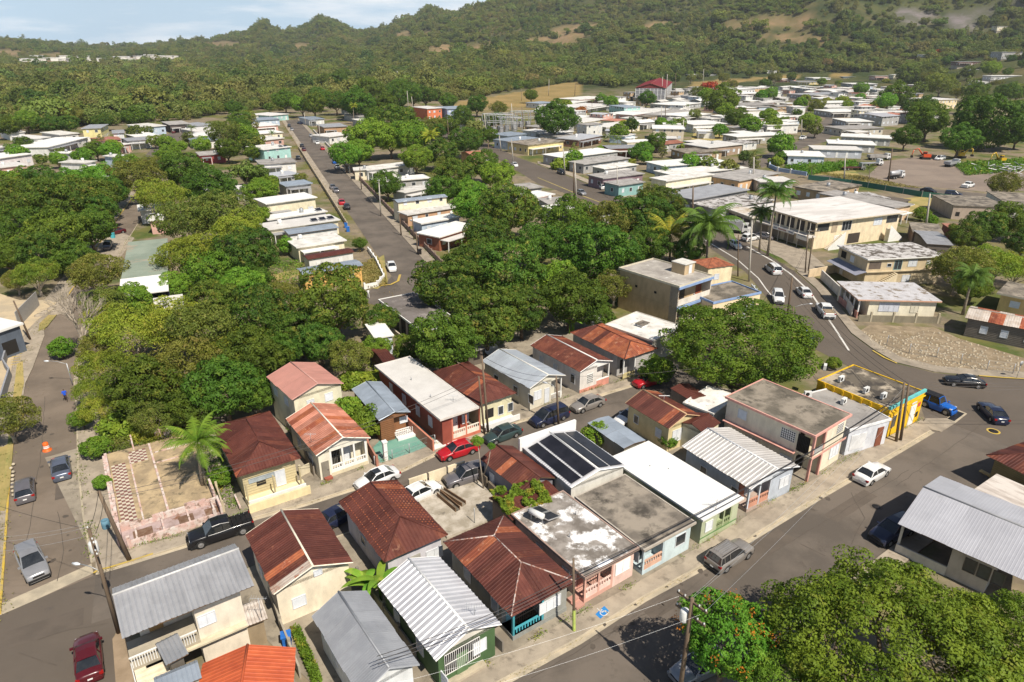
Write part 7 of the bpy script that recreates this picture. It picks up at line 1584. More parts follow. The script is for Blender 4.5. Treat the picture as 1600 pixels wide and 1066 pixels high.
car('jeep',(1464,640),(1484,648),'blue','bright blue open jeep beside the yellow shop',name='jeep',cat='jeep',extra=soft)
car('sedan',(1257,533),(1270,547),'teal','dark green sedan by the edge of the big round tree on the curved road')
def loadbed(r):
 q=MB().mat(M['dirt']).box(-2.6,-1.1,-.75,.75,1.15,1.3);q.build('load',r);MB().mat(M['metalpole']).tube([(-2.5,-.8,1.2),(-2.5,-.8,1.8),(-1.1,-.8,1.8),(-1.1,.8,1.8),(-2.5,.8,1.8),(-2.5,.8,1.2)],.03,4).build('bed_rack',r)
car('pickup',(1288,491),(1278,478),'white','white pickup with loaded rack driving away on the curved road',extra=loadbed)
car('sedan',(1255,461),(1243,449),'white','white sedan driving away ahead of the white pickup')
car('suv',(1215,470),(1219,485),'white','white suv coming down the curved road')
car('minivan',(1207,425),(1193,414),'white','white minivan driving away beside the forecourt')
car('sedan',(1148,386),(1158,393),'white','white car coming down the road behind the dark thin pole')
car('suv',(1172,376),(1195,371),'white','white suv parked on the forecourt before the open shop front')
truck((1150,364),-25,'white','white box truck parked in front of the open shop','box',6.5)
car('sedan',(1193,373),(1215,377),'grey','grey car parked beside the white suv on the forecourt',small=True)
SM=[('sedan',(908,304),(915,307),'silver','silver car on the highway beside the tall concrete pole'),('suv',(940,295),(934,291),'white','white suv parked on the far kerb of the highway'),('minivan',(877,272),(884,276),'black','black van parked by the highway near the round clipped tree'),
 ('sedan',(804,260),(810,263),'white','white car on the highway under the dark tree'),('sedan',(612,421),(617,433),'white','white sedan at the near end of the long straight street'),('sedan',(534,319),(531,312),'red','dark red car parked nose to tail with a black car on the straight street'),('sedan',(542,326),(539,319),'black','black car parked behind the dark red car on the straight street'),
 ('sedan',(520,295),(517,289),'grey','dark grey car parked on the left of the straight street, farther of a pair'),('sedan',(525,300),(522,294),'grey','dark grey car parked on the left of the straight street, nearer of a pair'),('sedan',(523,255),(520,250),'blue','blue car parked under the bright green trees of the straight street'),('hatch',(527,263),(524,257),'silver','silver car parked just below the blue car under the bright green trees'),
 ('sedan',(504,234),(501,230),'red','red car parked on the right of the straight street in the distance'),('sedan',(472,230),(470,225),'black','black car parked on the left of the far straight street'),('sedan',(475,236),(473,231),'maroon','maroon car parked below the far black car'),('sedan',(466,249),(464,245),'black','black car in the side road left of the straight street'),
 ('suv',(452,199),(450,195),'black','black car at the far left end of the straight street'),('sedan',(456,204),(454,200),'silver','silver car at the far left end of the straight street'),('sedan',(486,214),(484,210),'silver','silver car on the right of the far straight street'),('sedan',(490,219),(488,215),'grey','grey car on the right of the far straight street'),('sedan',(496,225),(494,221),'white','white car on the right of the far straight street'),
 ('sedan',(468,194),(460,192),'navy','dark car parked across the top end of the straight street'),('sedan',(1450,301),(1461,303),'black','black car, left of two on the truck lot road'),('suv',(1489,307),(1501,308),'navy','dark green-blue car, right of two on the truck lot road'),('pickup',(1512,293),(1524,290),'white','white pickup standing on the right of the truck lot'),('minivan',(1468,250),(1460,251),'white','white van beside the red machine in the truck lot'),
 ('sedan',(181,366),(172,368),'maroon','red car parked among the trees on the left'),('hatch',(169,388),(166,394),'grey','grey car parked below the red car among the trees on the left'),('pickup',(1254,218),(1247,220),'white','white pickup on the winding upper street'),('sedan',(1261,180),(1259,176),'navy','dark blue car on the far part of the winding street'),('sedan',(1228,155),(1231,158),'black','black car at the top of the winding street, lower of two'),('sedan',(1222,150),(1225,153),'silver','silver car at the top of the winding street, upper of two'),
 ('sedan',(687,199),(692,202),'white','white car parked on the far highway before the orange building'),('sedan',(694,203),(699,206),'white','second white car parked on the far highway before the orange building'),('suv',(710,206),(714,208),'black','black suv parked on the far highway'),('sedan',(618,165),(623,167),'white','white car far up the highway'),('sedan',(652,181),(657,183),'white','white car on the highway beyond the orange building'),
 ('sedan',(272,208),(275,204),'maroon','red car on the little left street'),('minivan',(290,208),(292,204),'white','white van on the little left street'),('sedan',(286,229),(289,224),'black','black car on the little left street, nearer'),('sedan',(267,218),(270,214),'black','black car on the little left street, farther'),('sedan',(487,232),(483,231),'white','white car in a driveway left of the red car')]
SM=SM[:-1]
for it in SM:car(*it,small=True)
truck((1487,260),33,'white','white dump truck facing right in the truck lot','dump',8)
truck((1399,279),28,'white','white tank truck alone in the middle of the truck lot','tank',7)
truck((1373,250),5,'white','grey dump truck at the back of the parked trucks','dump',9,bodymat=M['concgrey'])
truck((1362,259),8,'white','white flatbed truck in the middle of the parked trucks','flat',8)
truck((1332,266),5,'silver','rusty flatbed trailer truck at the front of the parked trucks','flat',9,bodymat=M['rust'])
def digger(p,rz,c,label):
 r=empty('excavator',G(*p),R_(rz),label,'excavator');pm=CP[c]
 for s_ in(1,-1):MB().mat(M['tyre']).prism([(-1.6,s_*1.1-.3),(1.6,s_*1.1-.3),(1.6,s_*1.1+.3),(-1.6,s_*1.1+.3)],0,.8).build('track',r)
 MB().mat(pm).box(-1.7,1.0,-1.1,1.1,.9,2.0).build('engine_house',r);MB().mat(pm).box(-.1,1.2,.2,1.1,2.0,3.0).build('cab',r);MB().mat(M['cglass']).box(0,1.22,.18,1.12,2.2,2.8).build('cab_window',r)
 MB().mat(pm).tube([(1.0,-.4,1.6),(3.0,-.4,4.0),(4.6,-.4,3.4)],[.28,.24,.16],6).build('boom',r);MB().mat(pm).tube([(4.6,-.4,3.4),(4.9,-.4,1.3)],.15,6).build('arm',r);MB().mat(M['black']).prism([(4.5,-.9),(5.2,-.9),(5.2,.1),(4.5,.1)],.5,1.3).build('bucket',r)
digger((1445,249),170,'orange','orange-red excavator at the back of the truck lot');digger((1500,247),10,'yellow','yellow excavator behind the white dump truck');digger((1562,255),200,'yellow','yellow excavator boom near the scrap heap')
r=empty('scrap_heap',G(1578,270),0,'heap of grey scrap metal at the right of the truck lot','scrap heap');rn=random.Random(5);mb=MB().mat(M['galv'])
for k in range(60):x,y,z=rn.gauss(0,7),rn.gauss(0,4),rn.uniform(0,2.2);a=rn.uniform(0,3);mb.tube([(x,y,z),(x+2.5*math.cos(a),y+2.5*math.sin(a),z+rn.uniform(-.5,.8))],.12,4)
o_=mb.build('scrap',r);o_['kind']='stuff'
# ---------------------------------------------------------------- trees
tree_protos()
PROTO['big']=[(crown_mesh('broad big crown',91,M['leaf_bright'],5,3.7,640,.52,84,.14,gap=.02,lump=.34,wid=.6,low=-.45,sub=34,fill=.3,pw=22,jit=.42),trunk_mesh('broad big trunk',91,M['bark'],nb=9)),
    (crown_mesh('broad big crown',92,M['leaf_bright'],5,3.7,560,.54,78,.15,gap=.04,lump=.34,wid=.6,low=-.5,sub=26,fill=.25,pw=18,jit=.42),trunk_mesh('broad big trunk',92,M['bark'],nb=9))]
TN['big']='spreading_tree'
ADJ={'mango':'dark dense tree','deep':'deep green layered tree','bright':'bright green round tree','feather':'yellow-green feathery tree','olive':'olive open-crowned tree','small':'small green tree','shrub':'leafy shrub','far':'green tree','flame':'orange-red flowering tree','dry':'dry brownish tree','farpalm':'palm'}
M['leaf_lush']=leafmat('lush mid green leaves',(.13,.2,.018),(.075,.14,.013),(.18,.22,.024),rnd=.05)
M['leaf_lime']=leafmat('lime tinged leaves',(.165,.225,.02),(.1,.16,.015),(.21,.235,.03),rnd=.05)
tree('big',1400,1035,420,'huge spreading green tree filling the bottom right corner',H=5.6,squash=.8,var=0,matl=M['leaf_lime'])
tree('big',1580,1020,220,'green tree at the very right of the bottom corner, beside the pale metal roof',H=5.0,var=1,matl=M['leaf_bright'])
tree('big',1235,1075,170,'green tree at the bottom edge right of the flowering tree',H=4.5,var=1,matl=M['leaf_bright'])
tree('big',1156,545,262,'big round glossy green tree beside the curved road',H=5.4,var=1,squash=.72,matl=M['leaf_lush'])
ft=tree('bright',1135,1000,165,'green tree dotted with orange flowers over the pale car at the bottom',H=5.2,var=0)
rs=np.random.RandomState(4);q=rs.normal(0,1,(26,3));q[:,2]=np.abs(q[:,2]);q/=np.linalg.norm(q,axis=1)[:,None];C_=(q*np.array([5,5,3.9]))[:,None,:]+rs.normal(0,.28,(26,22,3))
V,F=leaves(rs,C_.reshape(-1,3),np.tile(np.array([0,0,1.0]),(26*22,1)),.22,.6,.8);bl_=link('blossom',np_mesh('blossom',V,F,[M['blossom']]),ft,(0,0,5.2));bl_.scale=[c.scale for c in ft.children if c.name.startswith('crown')][0]
def treg(desc,items,group=None):
 for i,it in enumerate(items):
  k,x,y,w_=it[:4];o=it[4]if len(it)>4 else{}
  lab=o.get('l')or f'{ADJ[k]}, {ORD[i]} {desc}'
  if k=='farpalm':palm(x,y,x,y+w_*1.6,lab,'farpalm',.16,.9*w_/14,group)
  else:tree(k,x,y,w_,lab,H=o.get('H'),group=group,squash=o.get('s',1.0),var=o.get('v'))
treg('in the big clump right of the straight street',[('mango',700,450,115),('mango',790,430,130),('deep',692,540,125),('mango',760,500,130),('mango',815,490,95),('deep',890,470,110),('deep',925,400,130),('deep',890,350,100),('bright',870,440,80),('mango',760,370,80),('mango',795,330,105),('bright',745,325,80),('deep',845,385,85),('mango',740,415,90),('olive',960,450,70),('deep',935,495,60),('deep',640,545,60)])
treg('from left, behind the tall beige block',[('olive',950,350,95),('mango',1000,345,100),('mango',1040,330,80),('deep',1015,385,75),('deep',1075,395,60),('mango',985,395,65),('olive',1020,310,60)])
treg('from left, in the grove beside the pink ruin',[('feather',165,575,95),('feather',205,520,120),('feather',265,510,125),('deep',225,610,125),('feather',160,640,70),('olive',285,580,130),('olive',320,520,130),('deep',350,610,125),('mango',330,470,90),('deep',395,560,115),('mango',410,500,120),('deep',300,640,90),('mango',470,520,95),('mango',525,475,140),('deep',430,555,80),('olive',545,560,80),('mango',500,540,80),('deep',400,620,75),('olive',240,655,80),('feather',140,612,62),('olive',152,545,72),('feather',160,495,66),('bright',128,655,40),('feather',350,545,90),('olive',440,470,80),('bright',590,545,50),('mango',595,500,60)])
treg('around the mossy green hall on the left',[('olive',150,430,90),('olive',165,480,80),('bright',200,470,70),('olive',290,350,100),('feather',300,400,110),('olive',350,340,110),('mango',385,400,105),('feather',370,360,90),('bright',330,420,85),('bright',375,450,75),('deep',395,440,60),('bright',270,450,60),('feather',250,310,90),('olive',215,280,85),('deep',330,300,85),('deep',285,270,75),('bright',405,300,55),('bright',400,340,50)])
treg('in the dark grove at the left edge',[('bright',20,290,70),('mango',70,292,72),('bright',120,288,70),('mango',25,315,95),('mango',80,320,100),('mango',135,310,90),('mango',175,300,60),('deep',30,365,100),('deep',90,370,100),('deep',140,360,80),('mango',60,400,85),('deep',10,400,70),('deep',120,405,70),('feather',55,430,75),('olive',25,440,50),('mango',155,330,60),('bright',160,280,60)])
treg('from left, among the nearest gardens',[('olive',12,655,95,dict(l='leafy roadside tree cut by the left edge beside the avenue')),('small',150,700,40),('small',95,545,36,dict(l='low green sapling leaning over the avenue')),('small',545,645,55,dict(l='compact green tree between the striped roof and the blue-grey roof')),('small',575,662,55,dict(l='compact green tree beside the brown wooden house')),('small',935,680,48,dict(l='round bright tree behind the black solar mats')),('small',1045,688,30,dict(l='small bush beside the clean white roof and the pale yellow house')),('small',1112,640,20,dict(l='slender papaya-like tree by the two-storey cream house')),('small',345,745,36,dict(l='bushy shrub below the palm of the pink ruin')),('shrub',190,668,60),('shrub',235,680,45),('small',160,755,26),('shrub',590,600,50),('shrub',555,598,45),('shrub',610,590,38),('small',1245,590,1.0)if False else('small',1302,568,22,dict(l='young palm-like tree behind the yellow shop')),('small',1028,580,50,dict(l='small tree over the red hatchback'))])
treg('along the straight street, from near',[('deep',562,382,24),('small',450,385,30),('small',520,375,20),('deep',605,290,55),('mango',710,275,70),('deep',755,260,60),('bright',775,275,60),('deep',690,300,60),('bright',735,300,55),('bright',540,245,55),('bright',575,215,75),('bright',610,220,60),('bright',640,215,70),('bright',650,250,55),('mango',615,195,75),('bright',560,240,50),('mango',690,240,60),('mango',730,222,55),('olive',700,265,50),('olive',676,200,45)])
treg('from left, by the top of the straight street',[('bright',472,165,40),('mango',500,155,40),('mango',525,160,42),('deep',548,165,40),('olive',560,150,36),('olive',350,210,60),('mango',375,190,40),('deep',355,235,45),('deep',390,275,40),('bright',420,290,40),('deep',395,240,30),('olive',470,280,26),('deep',365,170,30),('bright',316,228,36)])
treg('from left, among the white roofed houses',[('deep',868,190,72,dict(l='large dark green tree in the middle of the white roofed town')),('small',897,248,28,dict(l='round clipped tree beside the highway')),('deep',1010,155,30),('deep',1027,222,36),('deep',993,240,26),('small',1010,247,22),('deep',1130,160,62),('deep',1150,185,40),('small',1105,150,26),('small',1220,228,40),('bright',1265,190,34),('bright',1205,147,26),('small',1192,150,20),('olive',1277,165,28),('small',1125,205,24),('small',966,208,30)])
treg('around the truck lot',[('deep',1415,215,45),('deep',1450,190,70),('mango',1440,170,50),('deep',1540,200,120,dict(l='largest dark tree behind the truck lot')),('deep',1500,220,60),('bright',1345,140,26),('deep',1400,150,50),('bright',1385,160,34),('olive',1445,120,60),('olive',1470,135,55),('mango',1420,120,44),('deep',1590,210,50),('olive',1570,290,56,dict(l='round olive bush beside the truck lot road')),('olive',1590,170,40),('mango',1575,145,40),('bright',1545,110,30),('deep',1525,160,40)])
treg('at the right edge above the plank shack',[('mango',1510,370,60),('mango',1540,355,65),('deep',1580,345,70),('olive',1500,420,95),('feather',1550,415,90),('feather',1590,420,70),('deep',1520,450,60),('small',1440,335,24),('small',1455,345,20),('mango',1600,380,60)])
treg('of the orange and dry trees, from left',[('flame',178,178,24),('flame',235,172,22),('olive',110,180,40),('dry',130,182,26),('dry',830,125,24),('dry',868,115,26),('flame',908,175,22),('flame',1108,138,26),('olive',1090,146,30),('flame',1467,82,12),('dry',1290,100,20)])
treg('from left, by the far highway',[('mango',590,165,30),('mango',625,140,40),('mango',645,150,44),('mango',665,150,40),('deep',700,160,30),('deep',745,165,38),('olive',780,170,30),('deep',830,150,24),('mango',720,185,36),('deep',765,190,30)])
treg('beside the houses of the left settlement',[('bright',25,240,30),('deep',35,225,28),('deep',150,235,36),('bright',172,237,34),('bright',200,255,40),('olive',240,260,45),('deep',12,200,40),('bright',40,190,40),('mango',80,195,40),('mango',105,195,36),('deep',210,185,40),('mango',160,190,32),('bright',280,230,26),('bright',262,245,40),('olive',230,205,22),('bright',90,250,30)])
rnf=random.Random(77)
def scatter(n,x0,x1,y0,y1,kinds,w0,w1,desc,grp,slope=0):
 for i in range(n):
  x=x0+(x1-x0)*(i+rnf.uniform(.05,.95))/n;y=rnf.uniform(y0,y1)+slope*(x-x0);k=rnf.choice(kinds);s_=(y-60)/100
  tree(k,x,y,rnf.uniform(w0,w1)*s_,f'{ADJ[k]}, {ORD[i]} from left {desc}',group=grp)
scatter(26,850,1290,150,205,['small','far','small','far','shrub'],11,24,'between white roofed houses below the sports hall','little trees between the white roofed houses')
scatter(16,860,1240,215,262,['small','far','shrub'],9,17,'between houses right of the highway','little trees between houses right of the highway')
scatter(16,1240,1430,122,180,['small','far','shrub'],12,22,'between houses behind the truck lot','little trees between houses behind the truck lot')
scatter(11,0,300,203,255,['small','far','small','far'],10,20,'between houses of the left settlement','little trees between houses of the left settlement',-.05)
scatter(9,378,402,180,300,['far','deep','small'],16,26,'behind houses left of the straight street','trees behind houses left of the straight street')
scatter(16,560,780,172,215,['far','mango','deep'],18,34,'in the belt beside the highway','trees in the green belt between street and highway')
scatter(22,1420,1600,85,150,['far','mango','olive'],26,50,'on the upper right town edge','trees at the wooded upper right edge of town')
scatter(14,1000,1240,112,135,['far','mango','olive'],20,38,'beyond and right of the sports hall','trees at the open edge right of the sports hall')
scatter(12,440,660,118,165,['far','mango','deep'],40,60,'on the central wood edge','trees at the near edge of the central wood')
palm(1047,365,1046,412,'yellowing coconut palm behind the tall beige block','coco',.2,1.7)
palm(1107,352,1102,428,'large royal palm with drooping fronds beside the tall beige block','palm',.24,1.95)
palm(1092,358,1090,422,'royal palm just left of the largest one','palm',.22,1.2)
palm(1213,300,1199,400,'tall royal palm standing before the large cream building','palm',.22,1.35)
palm(1190,332,1186,394,'lower royal palm beside the tall one before the large cream building','palm',.2,.85)
palm(308,690,318,765,'feathery palm rising beside the pink ruin','coco',.15,.95,shaft=False)
bpy.data.objects[[o.name for o in COL.objects if o.get('label','').startswith('feathery palm')][0]].children[1].material_slots[0].link='OBJECT'
for ch in bpy.data.objects[[o.name for o in COL.objects if o.get('label','').startswith('feathery palm')][0]].children:
 if ch.name.startswith('crown'):ch.material_slots[0].link='OBJECT';ch.material_slots[0].material=M['leaf_bright']
palm(672,212,674,255,'coconut palm among the bright trees left of the highway','coco',.2,1.2)
palm(552,165,553,195,'thin palm near the top of the straight street','coco',.2,.8)
palm(1520,430,1504,492,'palm with a brown hanging skirt behind the plank shack','palm',.2,.9)
for i,(x,y,L_)in enumerate(((815,137,.9),(1262,178,.7),(1360,248,.8)if False else(1358,262,.8),(950,215,.9),(965,218,.9),(425,208,.7),(1075,165,.6),(925,158,.7),(300,200,.9),(378,205,.9),(1160,105,.6),(243,180,.8),(515,130,.8),(1268,262,.7),(1118,240,.6),(1040,265,.7))):
 palm(x,y,x,y+16*L_+6,f'small distant palm, {ORD[i]} of those scattered through the town','farpalm',.15,L_,'small palms scattered through the town')
sp_=empty('sapling',G(756,767),0,'pair of thin tall stems with leafy tops beside the small rusted gable roof','tree')
MB().mat(M['barkpale']).tube([(0,0,0),(-.3,0,3.2),(-.5,.1,5.6)],[.09,.07,.04],6).tube([(0,0,1.8),(.5,0,3.4),(.8,0,5.2)],[.06,.05,.03],6).build('trunk',sp_)
for q in((-.5,.1,5.7,.11),(.85,0,5.2,.07)):c=link('crown',PROTO['small'][0][0],sp_,q[:3]);c.scale=(q[3],)*3
br=empty('bare_tree',G(138,560),0,'leafless pale tree with many upright twigs beside the avenue','tree');mb=MB().mat(M['barkpale']);rn=random.Random(9)
def branch(p,d,l,r,k):
 q=p+d*l;mb.tube([p,p.lerp(q,.5)+Vector((rn.uniform(-1,1),rn.uniform(-1,1),0))*l*.06,q],[r,r*.8,r*.55],5 if k>1 else 3,False)
 if k<=0:return
 for i in range(4 if k<4 else 5):
  a=rn.uniform(0,6.28);s_=rn.uniform(.3,.75);branch(p.lerp(q,rn.uniform(.55,1)),(d+Vector((math.cos(a)*s_,math.sin(a)*s_,rn.uniform(.0,.4)))).normalized(),l*rn.uniform(.55,.85),r*.5,k-1)
branch(Vector((0,0,0)),Vector((-.05,0,1)),4.2,.34,4);mb.build('branches',br)
def banana(px,py,label,n=11,L=2.6,h=1.6,seed=1):
 r=empty('banana_plant',G(px,py),0,label,'banana plant');rn=random.Random(seed)
 for j in range(3):
  x,y=rn.uniform(-.5,.5),rn.uniform(-.5,.5);MB().mat(M['leaf_banana']).tube([(x,y,0),(x,y,h)],[.14,.09],7).build('stem',r)
  for i in range(n//3+1):
   a=rn.uniform(0,6.28);e=rn.uniform(.4,1.2);m_=MB().mat(M['leaf_banana']);p=Vector((x,y,h));l=L*rn.uniform(.7,1.1);prev=None
   for k in range(9):
    t=k/8;w_=.34*math.sin(math.pi*min(1,t*.93+.1));d=Vector((math.cos(a)*math.cos(e),math.sin(a)*math.cos(e),math.sin(e)));s_=Vector((-math.sin(a),math.cos(a),0))
    cur=(p-s_*w_-Vector((0,0,.1*w_)),p,p+s_*w_-Vector((0,0,.1*w_)))
    if prev:m_.face([prev[0],cur[0],cur[1],prev[1]]);m_.face([prev[1],cur[1],cur[2],prev[2]])
    prev=cur;p=p+d*l/8;e-=.22
   m_.build('leaf',r)
banana(585,946,'banana plant between the cream gable and the bright ribbed roof',17,3.0,2.0,1);banana(892,520,'banana plants at the foot of the dark trees above the rusted roofs',11,2.6,1.6,2);banana(1075,292,'banana plants before the long cream building',9,3,2,3);banana(870,548,'low banana clump left of the orange-rust hip roof',9,2.4,1.0,5)
rs=np.random.RandomState(8);n_=9000;U=rs.uniform(0,1,(n_,2));Pq=[np.array(G(*p))for p in((765,772,2.9),(842,752,3.0),(862,790,2.6),(790,808,2.6),(770,795,2.4))]
A_,B_,C2,D2v=Pq[0],Pq[1],Pq[2],Pq[3];Pt=(A_*(1-U[:,:1])+B_*U[:,:1])*(1-U[:,1:])+(D2v*(1-U[:,:1])+C2*U[:,:1])*U[:,1:]
keep=np.array([mno.noise(Vector((p[0]*.8,p[1]*.8,0)))>-.12 for p in Pt]);Pt=Pt[keep];Pt[:,2]+=np.array([abs(mno.noise(Vector((p[0]*1.2,p[1]*1.2,5))))for p in Pt])*.9+rs.uniform(0,.25,len(Pt))+.1
V,F=leaves(rs,Pt,np.tile(np.array([0,0,1.0]),(len(Pt),1)),.3,.7,.6);o_=link('vine',np_mesh('vine',V,F,[M['leaf_vine']]));tag(o_,'green vine mat spreading over the low rusted roof','vine',None,'stuff')
def weeds(name,poly_,n,h,m,label,size=.3):
 rs=np.random.RandomState(len(label));P=[G(*p)for p in poly_];x0,x1=min(p.x for p in P),max(p.x for p in P);y0,y1=min(p.y for p in P),max(p.y for p in P);pts=[]
 while len(pts)<n:
  x,y=rs.uniform(x0,x1),rs.uniform(y0,y1);ins=False
  for a,b in zip(P,P[1:]+P[:1]):
   if(a.y>y)!=(b.y>y)and x<(b.x-a.x)*(y-a.y)/(b.y-a.y)+a.x:ins=not ins
  if ins:pts.append((x,y,rs.uniform(.05,h)*(.6+.8*abs(mno.noise(Vector((x*.7,y*.7,1)))))))
  elif rs.rand()<.0001:break
 C=np.array(pts);V,F=leaves(rs,C,rs.normal(0,1,C.shape)*.6+np.array([0,0,.5]),size,.35,.6);o=link(name,np_mesh(name,V,F,[m]));tag(o,label,'weeds',None,'stuff')
weeds('weeds',[(415,455),(480,437),(472,405),(415,415)],5000,.9,M['leaf_vine'],'tall dry weeds left of the yellow-walled house',.5)
weeds('weeds',[(555,420),(590,402),(606,445),(575,452)],4000,.7,M['leaf_dry'],'dry weeds inside the white corner wall',.4)
weeds('weeds',[(440,660),(450,655),(500,735),(490,740)],2200,.6,M['leaf_vine'],'weeds in the gap left of the striped orange-red roof',.22)
weeds('weeds',[(300,700),(345,690),(375,800),(340,790)],3500,.8,M['leaf_vine'],'weeds between the ruin and the smooth red-brown roof',.25)
weeds('weeds',[(540,590),(600,560),(600,600),(560,612)],4000,1.2,M['leaf_olive'],'scrub behind the blue-grey roof',.3)
weeds('weeds',[(165,680),(300,660),(300,690),(175,712)],5000,1.0,M['leaf_olive'],'scrub growing behind the tiled ruin floor',.28)
weeds('weeds',[(560,1000),(545,940),(560,930),(600,990)],1600,.5,M['leaf_banana'],'green weeds under the banana plant',.25)
weeds('weeds',[(455,990),(470,985),(505,1066),(490,1075)],2500,.9,M['leaf_vine'],'green plants in the gap left of the smooth light grey roof',.25)
weeds('weeds',[(1225,262),(1330,255),(1350,262),(1260,275)],5000,1.8,M['leaf_bright'],'green scrub behind the curved blue and white wall',1.0)
weeds('weeds',[(1490,258),(1600,250),(1600,268),(1510,275)],5000,1.6,M['leaf_vine'],'green scrub behind the truck lot',1.0)
def tufts(P,n,h,m,label,size=.16,spread=.18):
 rs=np.random.RandomState(n);pts=[]
 for i in range(n):
  k=rs.randint(len(P)-1);t=rs.rand();q=P[k].lerp(P[k+1],t)
  if mno.noise(Vector((q.x*.5,q.y*.5,3)))<.02:continue
  pts.append((q.x+rs.normal(0,spread),q.y+rs.normal(0,spread),.13+rs.uniform(0,h)))
 C=np.array(pts);V,F=leaves(rs,C,rs.normal(0,1,C.shape)*.6+np.array([0,0,.5]),size,.35,.6);tag(link('weeds',np_mesh('weeds',V,F,[m])),label,'weeds',None,'stuff')
tufts(off(MAINW,.05),2600,.22,M['leaf_vine'],'weeds at the foot of the house fronts on the main street');tufts(off(MIDW,.1),2600,.25,M['leaf_vine'],'weeds at the foot of the house fronts on the side street')
tufts(off(MIDK,-.3),900,.05,M['leaf_dry'],'leaf litter in the gutter of the side street',.12);tufts(off(MAINK,-.3),900,.02,M['leaf_dry'],'leaf litter in the gutter of the main street',.12);tufts(off(AVR[1:],-.3),2500,.15,M['leaf_olive'],'weeds and litter along the right kerb of the avenue',.2,.35);tufts(off(AVL,.6),3000,.2,M['leaf_dry'],'dry weeds along the left kerb of the avenue',.2,.5)
tufts(off(SR,-2.4),3500,.5,M['leaf_vine'],'weeds along the right wall of the straight street',.3,.4);tufts(off(SL,2.6),4500,.5,M['leaf_dry'],'dry weeds along the left side of the straight street',.3,.7)
weeds('grass',[(1275,270),(1345,275),(1440,295),(1340,287)],4000,.4,M['leaf_dry'],'dry grass verge along the truck lot',.5)
# ---------------------------------------------------------------- forest beyond the town
YB=([-400,0,60,120,170,230,300,350,400,440,500,555,580,600,640,690,720,800,900,960,1010,1070,1120,1200,1300,1400,1440,1500,1560,1640,2000],[212,204,206,198,198,192,188,180,176,172,162,156,150,146,150,160,158,142,130,137,130,120,117,115,113,112,110,96,82,76,76])
rs=np.random.RandomState(12);pts=[]
az0,az1=R_(-43),R_(43);r=300.0
while r<3300:
 sp=7.6 if r<900 else 7.6+(r-900)*.0022
 n_=int((az1-az0)*r/sp);a=az0+(np.arange(n_)+rs.uniform(0,1))*sp/r+rs.normal(0,.35*sp/r,n_);rr=r+rs.normal(0,.35*sp,n_)
 for ai,ri in zip(a,rr):
  x,y=ri*math.sin(ai),ri*math.cos(ai);z=terrain_h(x,y)if ri>560 else 0;px,py=PIX(x,y,z)
  if px<-60 or px>1660 or py<-60:continue
  jit=3*mno.noise(Vector((x/25,y/25,2)))
  if ri<1500 and z<25 and py>np.interp(px,YB[0],YB[1])+jit:continue
  b,g=bare(px,py)
  if max(b,g)>.3+.4*rs.rand()-.9*mno.noise(Vector((x/40,y/40,8))):continue
  if field(px,py)and z<20:continue
  dn=mno.noise(Vector((x/160,y/160,9)))+.5*mno.noise(Vector((x/50,y/50,4)))
  if z>30 and dn>.32 and rs.rand()<.75:continue
  tone2=mno.noise(Vector((x/70,y/70,6)))
  tone=mno.noise(Vector((x/120,y/120,1)))+.5*rs.normal()
  idx=0 if tone<-.4 else(3 if tone<-.05 else(1 if tone<.35 else(2 if tone<.6 else(5 if tone<.8 else 4))))
  pts.append((x,y,z,idx,sp*min(2.3,math.exp(rs.normal(.0,.34)))/10.0*(1.1 if ri<1500 else.9)*(1.35 if tone2>.15 else.85),rs.uniform(0,6.28)))
 r+=sp*.88
pts=np.array(pts);print('forest',len(pts))
me=bpy.data.meshes.new('forest points');me.vertices.add(len(pts));co=pts[:,:3].copy();co[:,2]+=pts[:,4]*3.2;me.vertices.foreach_set('co',co.astype(np.float32).ravel())
for nm,c_,ty in(('idx',3,'INT'),('scl',4,'FLOAT'),('rz',5,'FLOAT')):
 at=me.attributes.new(nm,ty,'POINT');at.data.foreach_set('value',pts[:,c_].astype(np.int32 if ty=='INT' else np.float32))
forest=link('forest',me);tag(forest,'wooded hills and valley woodland behind the whole town','forest',None,'stuff')
srcs=[]
for i,(x,y)in enumerate(((330,172),(420,168),(700,150),(960,128),(560,150),(760,142))):
 t_=tree('far',x,y,16,('dark','bright','olive','deep green','tall olive','flat-topped bright')[i]+' tree at the near edge of the wood, '+('left of town','above the left settlement','behind the orange building','left of the sports hall','above the straight street','left of the dry field')[i],var=i)
 srcs.append([c for c in t_.children if c.name.startswith('crown')][0])
ng=bpy.data.node_groups.new('forest','GeometryNodeTree');ng.interface.new_socket('Geometry',in_out='INPUT',socket_type='NodeSocketGeometry');ng.interface.new_socket('Geometry',in_out='OUTPUT',socket_type='NodeSocketGeometry')
N=ng.nodes.new;gi,go=N('NodeGroupInput'),N('NodeGroupOutput');m2p=N('GeometryNodeMeshToPoints');iop=N('GeometryNodeInstanceOnPoints');g2i=N('GeometryNodeGeometryToInstance')
ng.links.new(gi.outputs[0],m2p.inputs['Mesh']);ng.links.new(m2p.outputs[0],iop.inputs['Points'])
for s_ in reversed(srcs):
 oi=N('GeometryNodeObjectInfo');oi.inputs['Object'].default_value=s_;oi.inputs['As Instance'].default_value=True;ng.links.new(oi.outputs['Geometry'],g2i.inputs[0])
ng.links.new(g2i.outputs[0],iop.inputs['Instance'])if False else None
jn=N('GeometryNodeJoinGeometry')
for l in list(g2i.inputs[0].links):ng.links.new(l.from_socket,jn.inputs[0])
ng.nodes.remove(g2i);ng.links.new(jn.outputs[0],iop.inputs['Instance'])
iop.inputs['Pick Instance'].default_value=True
def na_(nm,ty):a=N('GeometryNodeInputNamedAttribute');a.data_type=ty;a.inputs['Name'].default_value=nm;return a.outputs['Attribute']
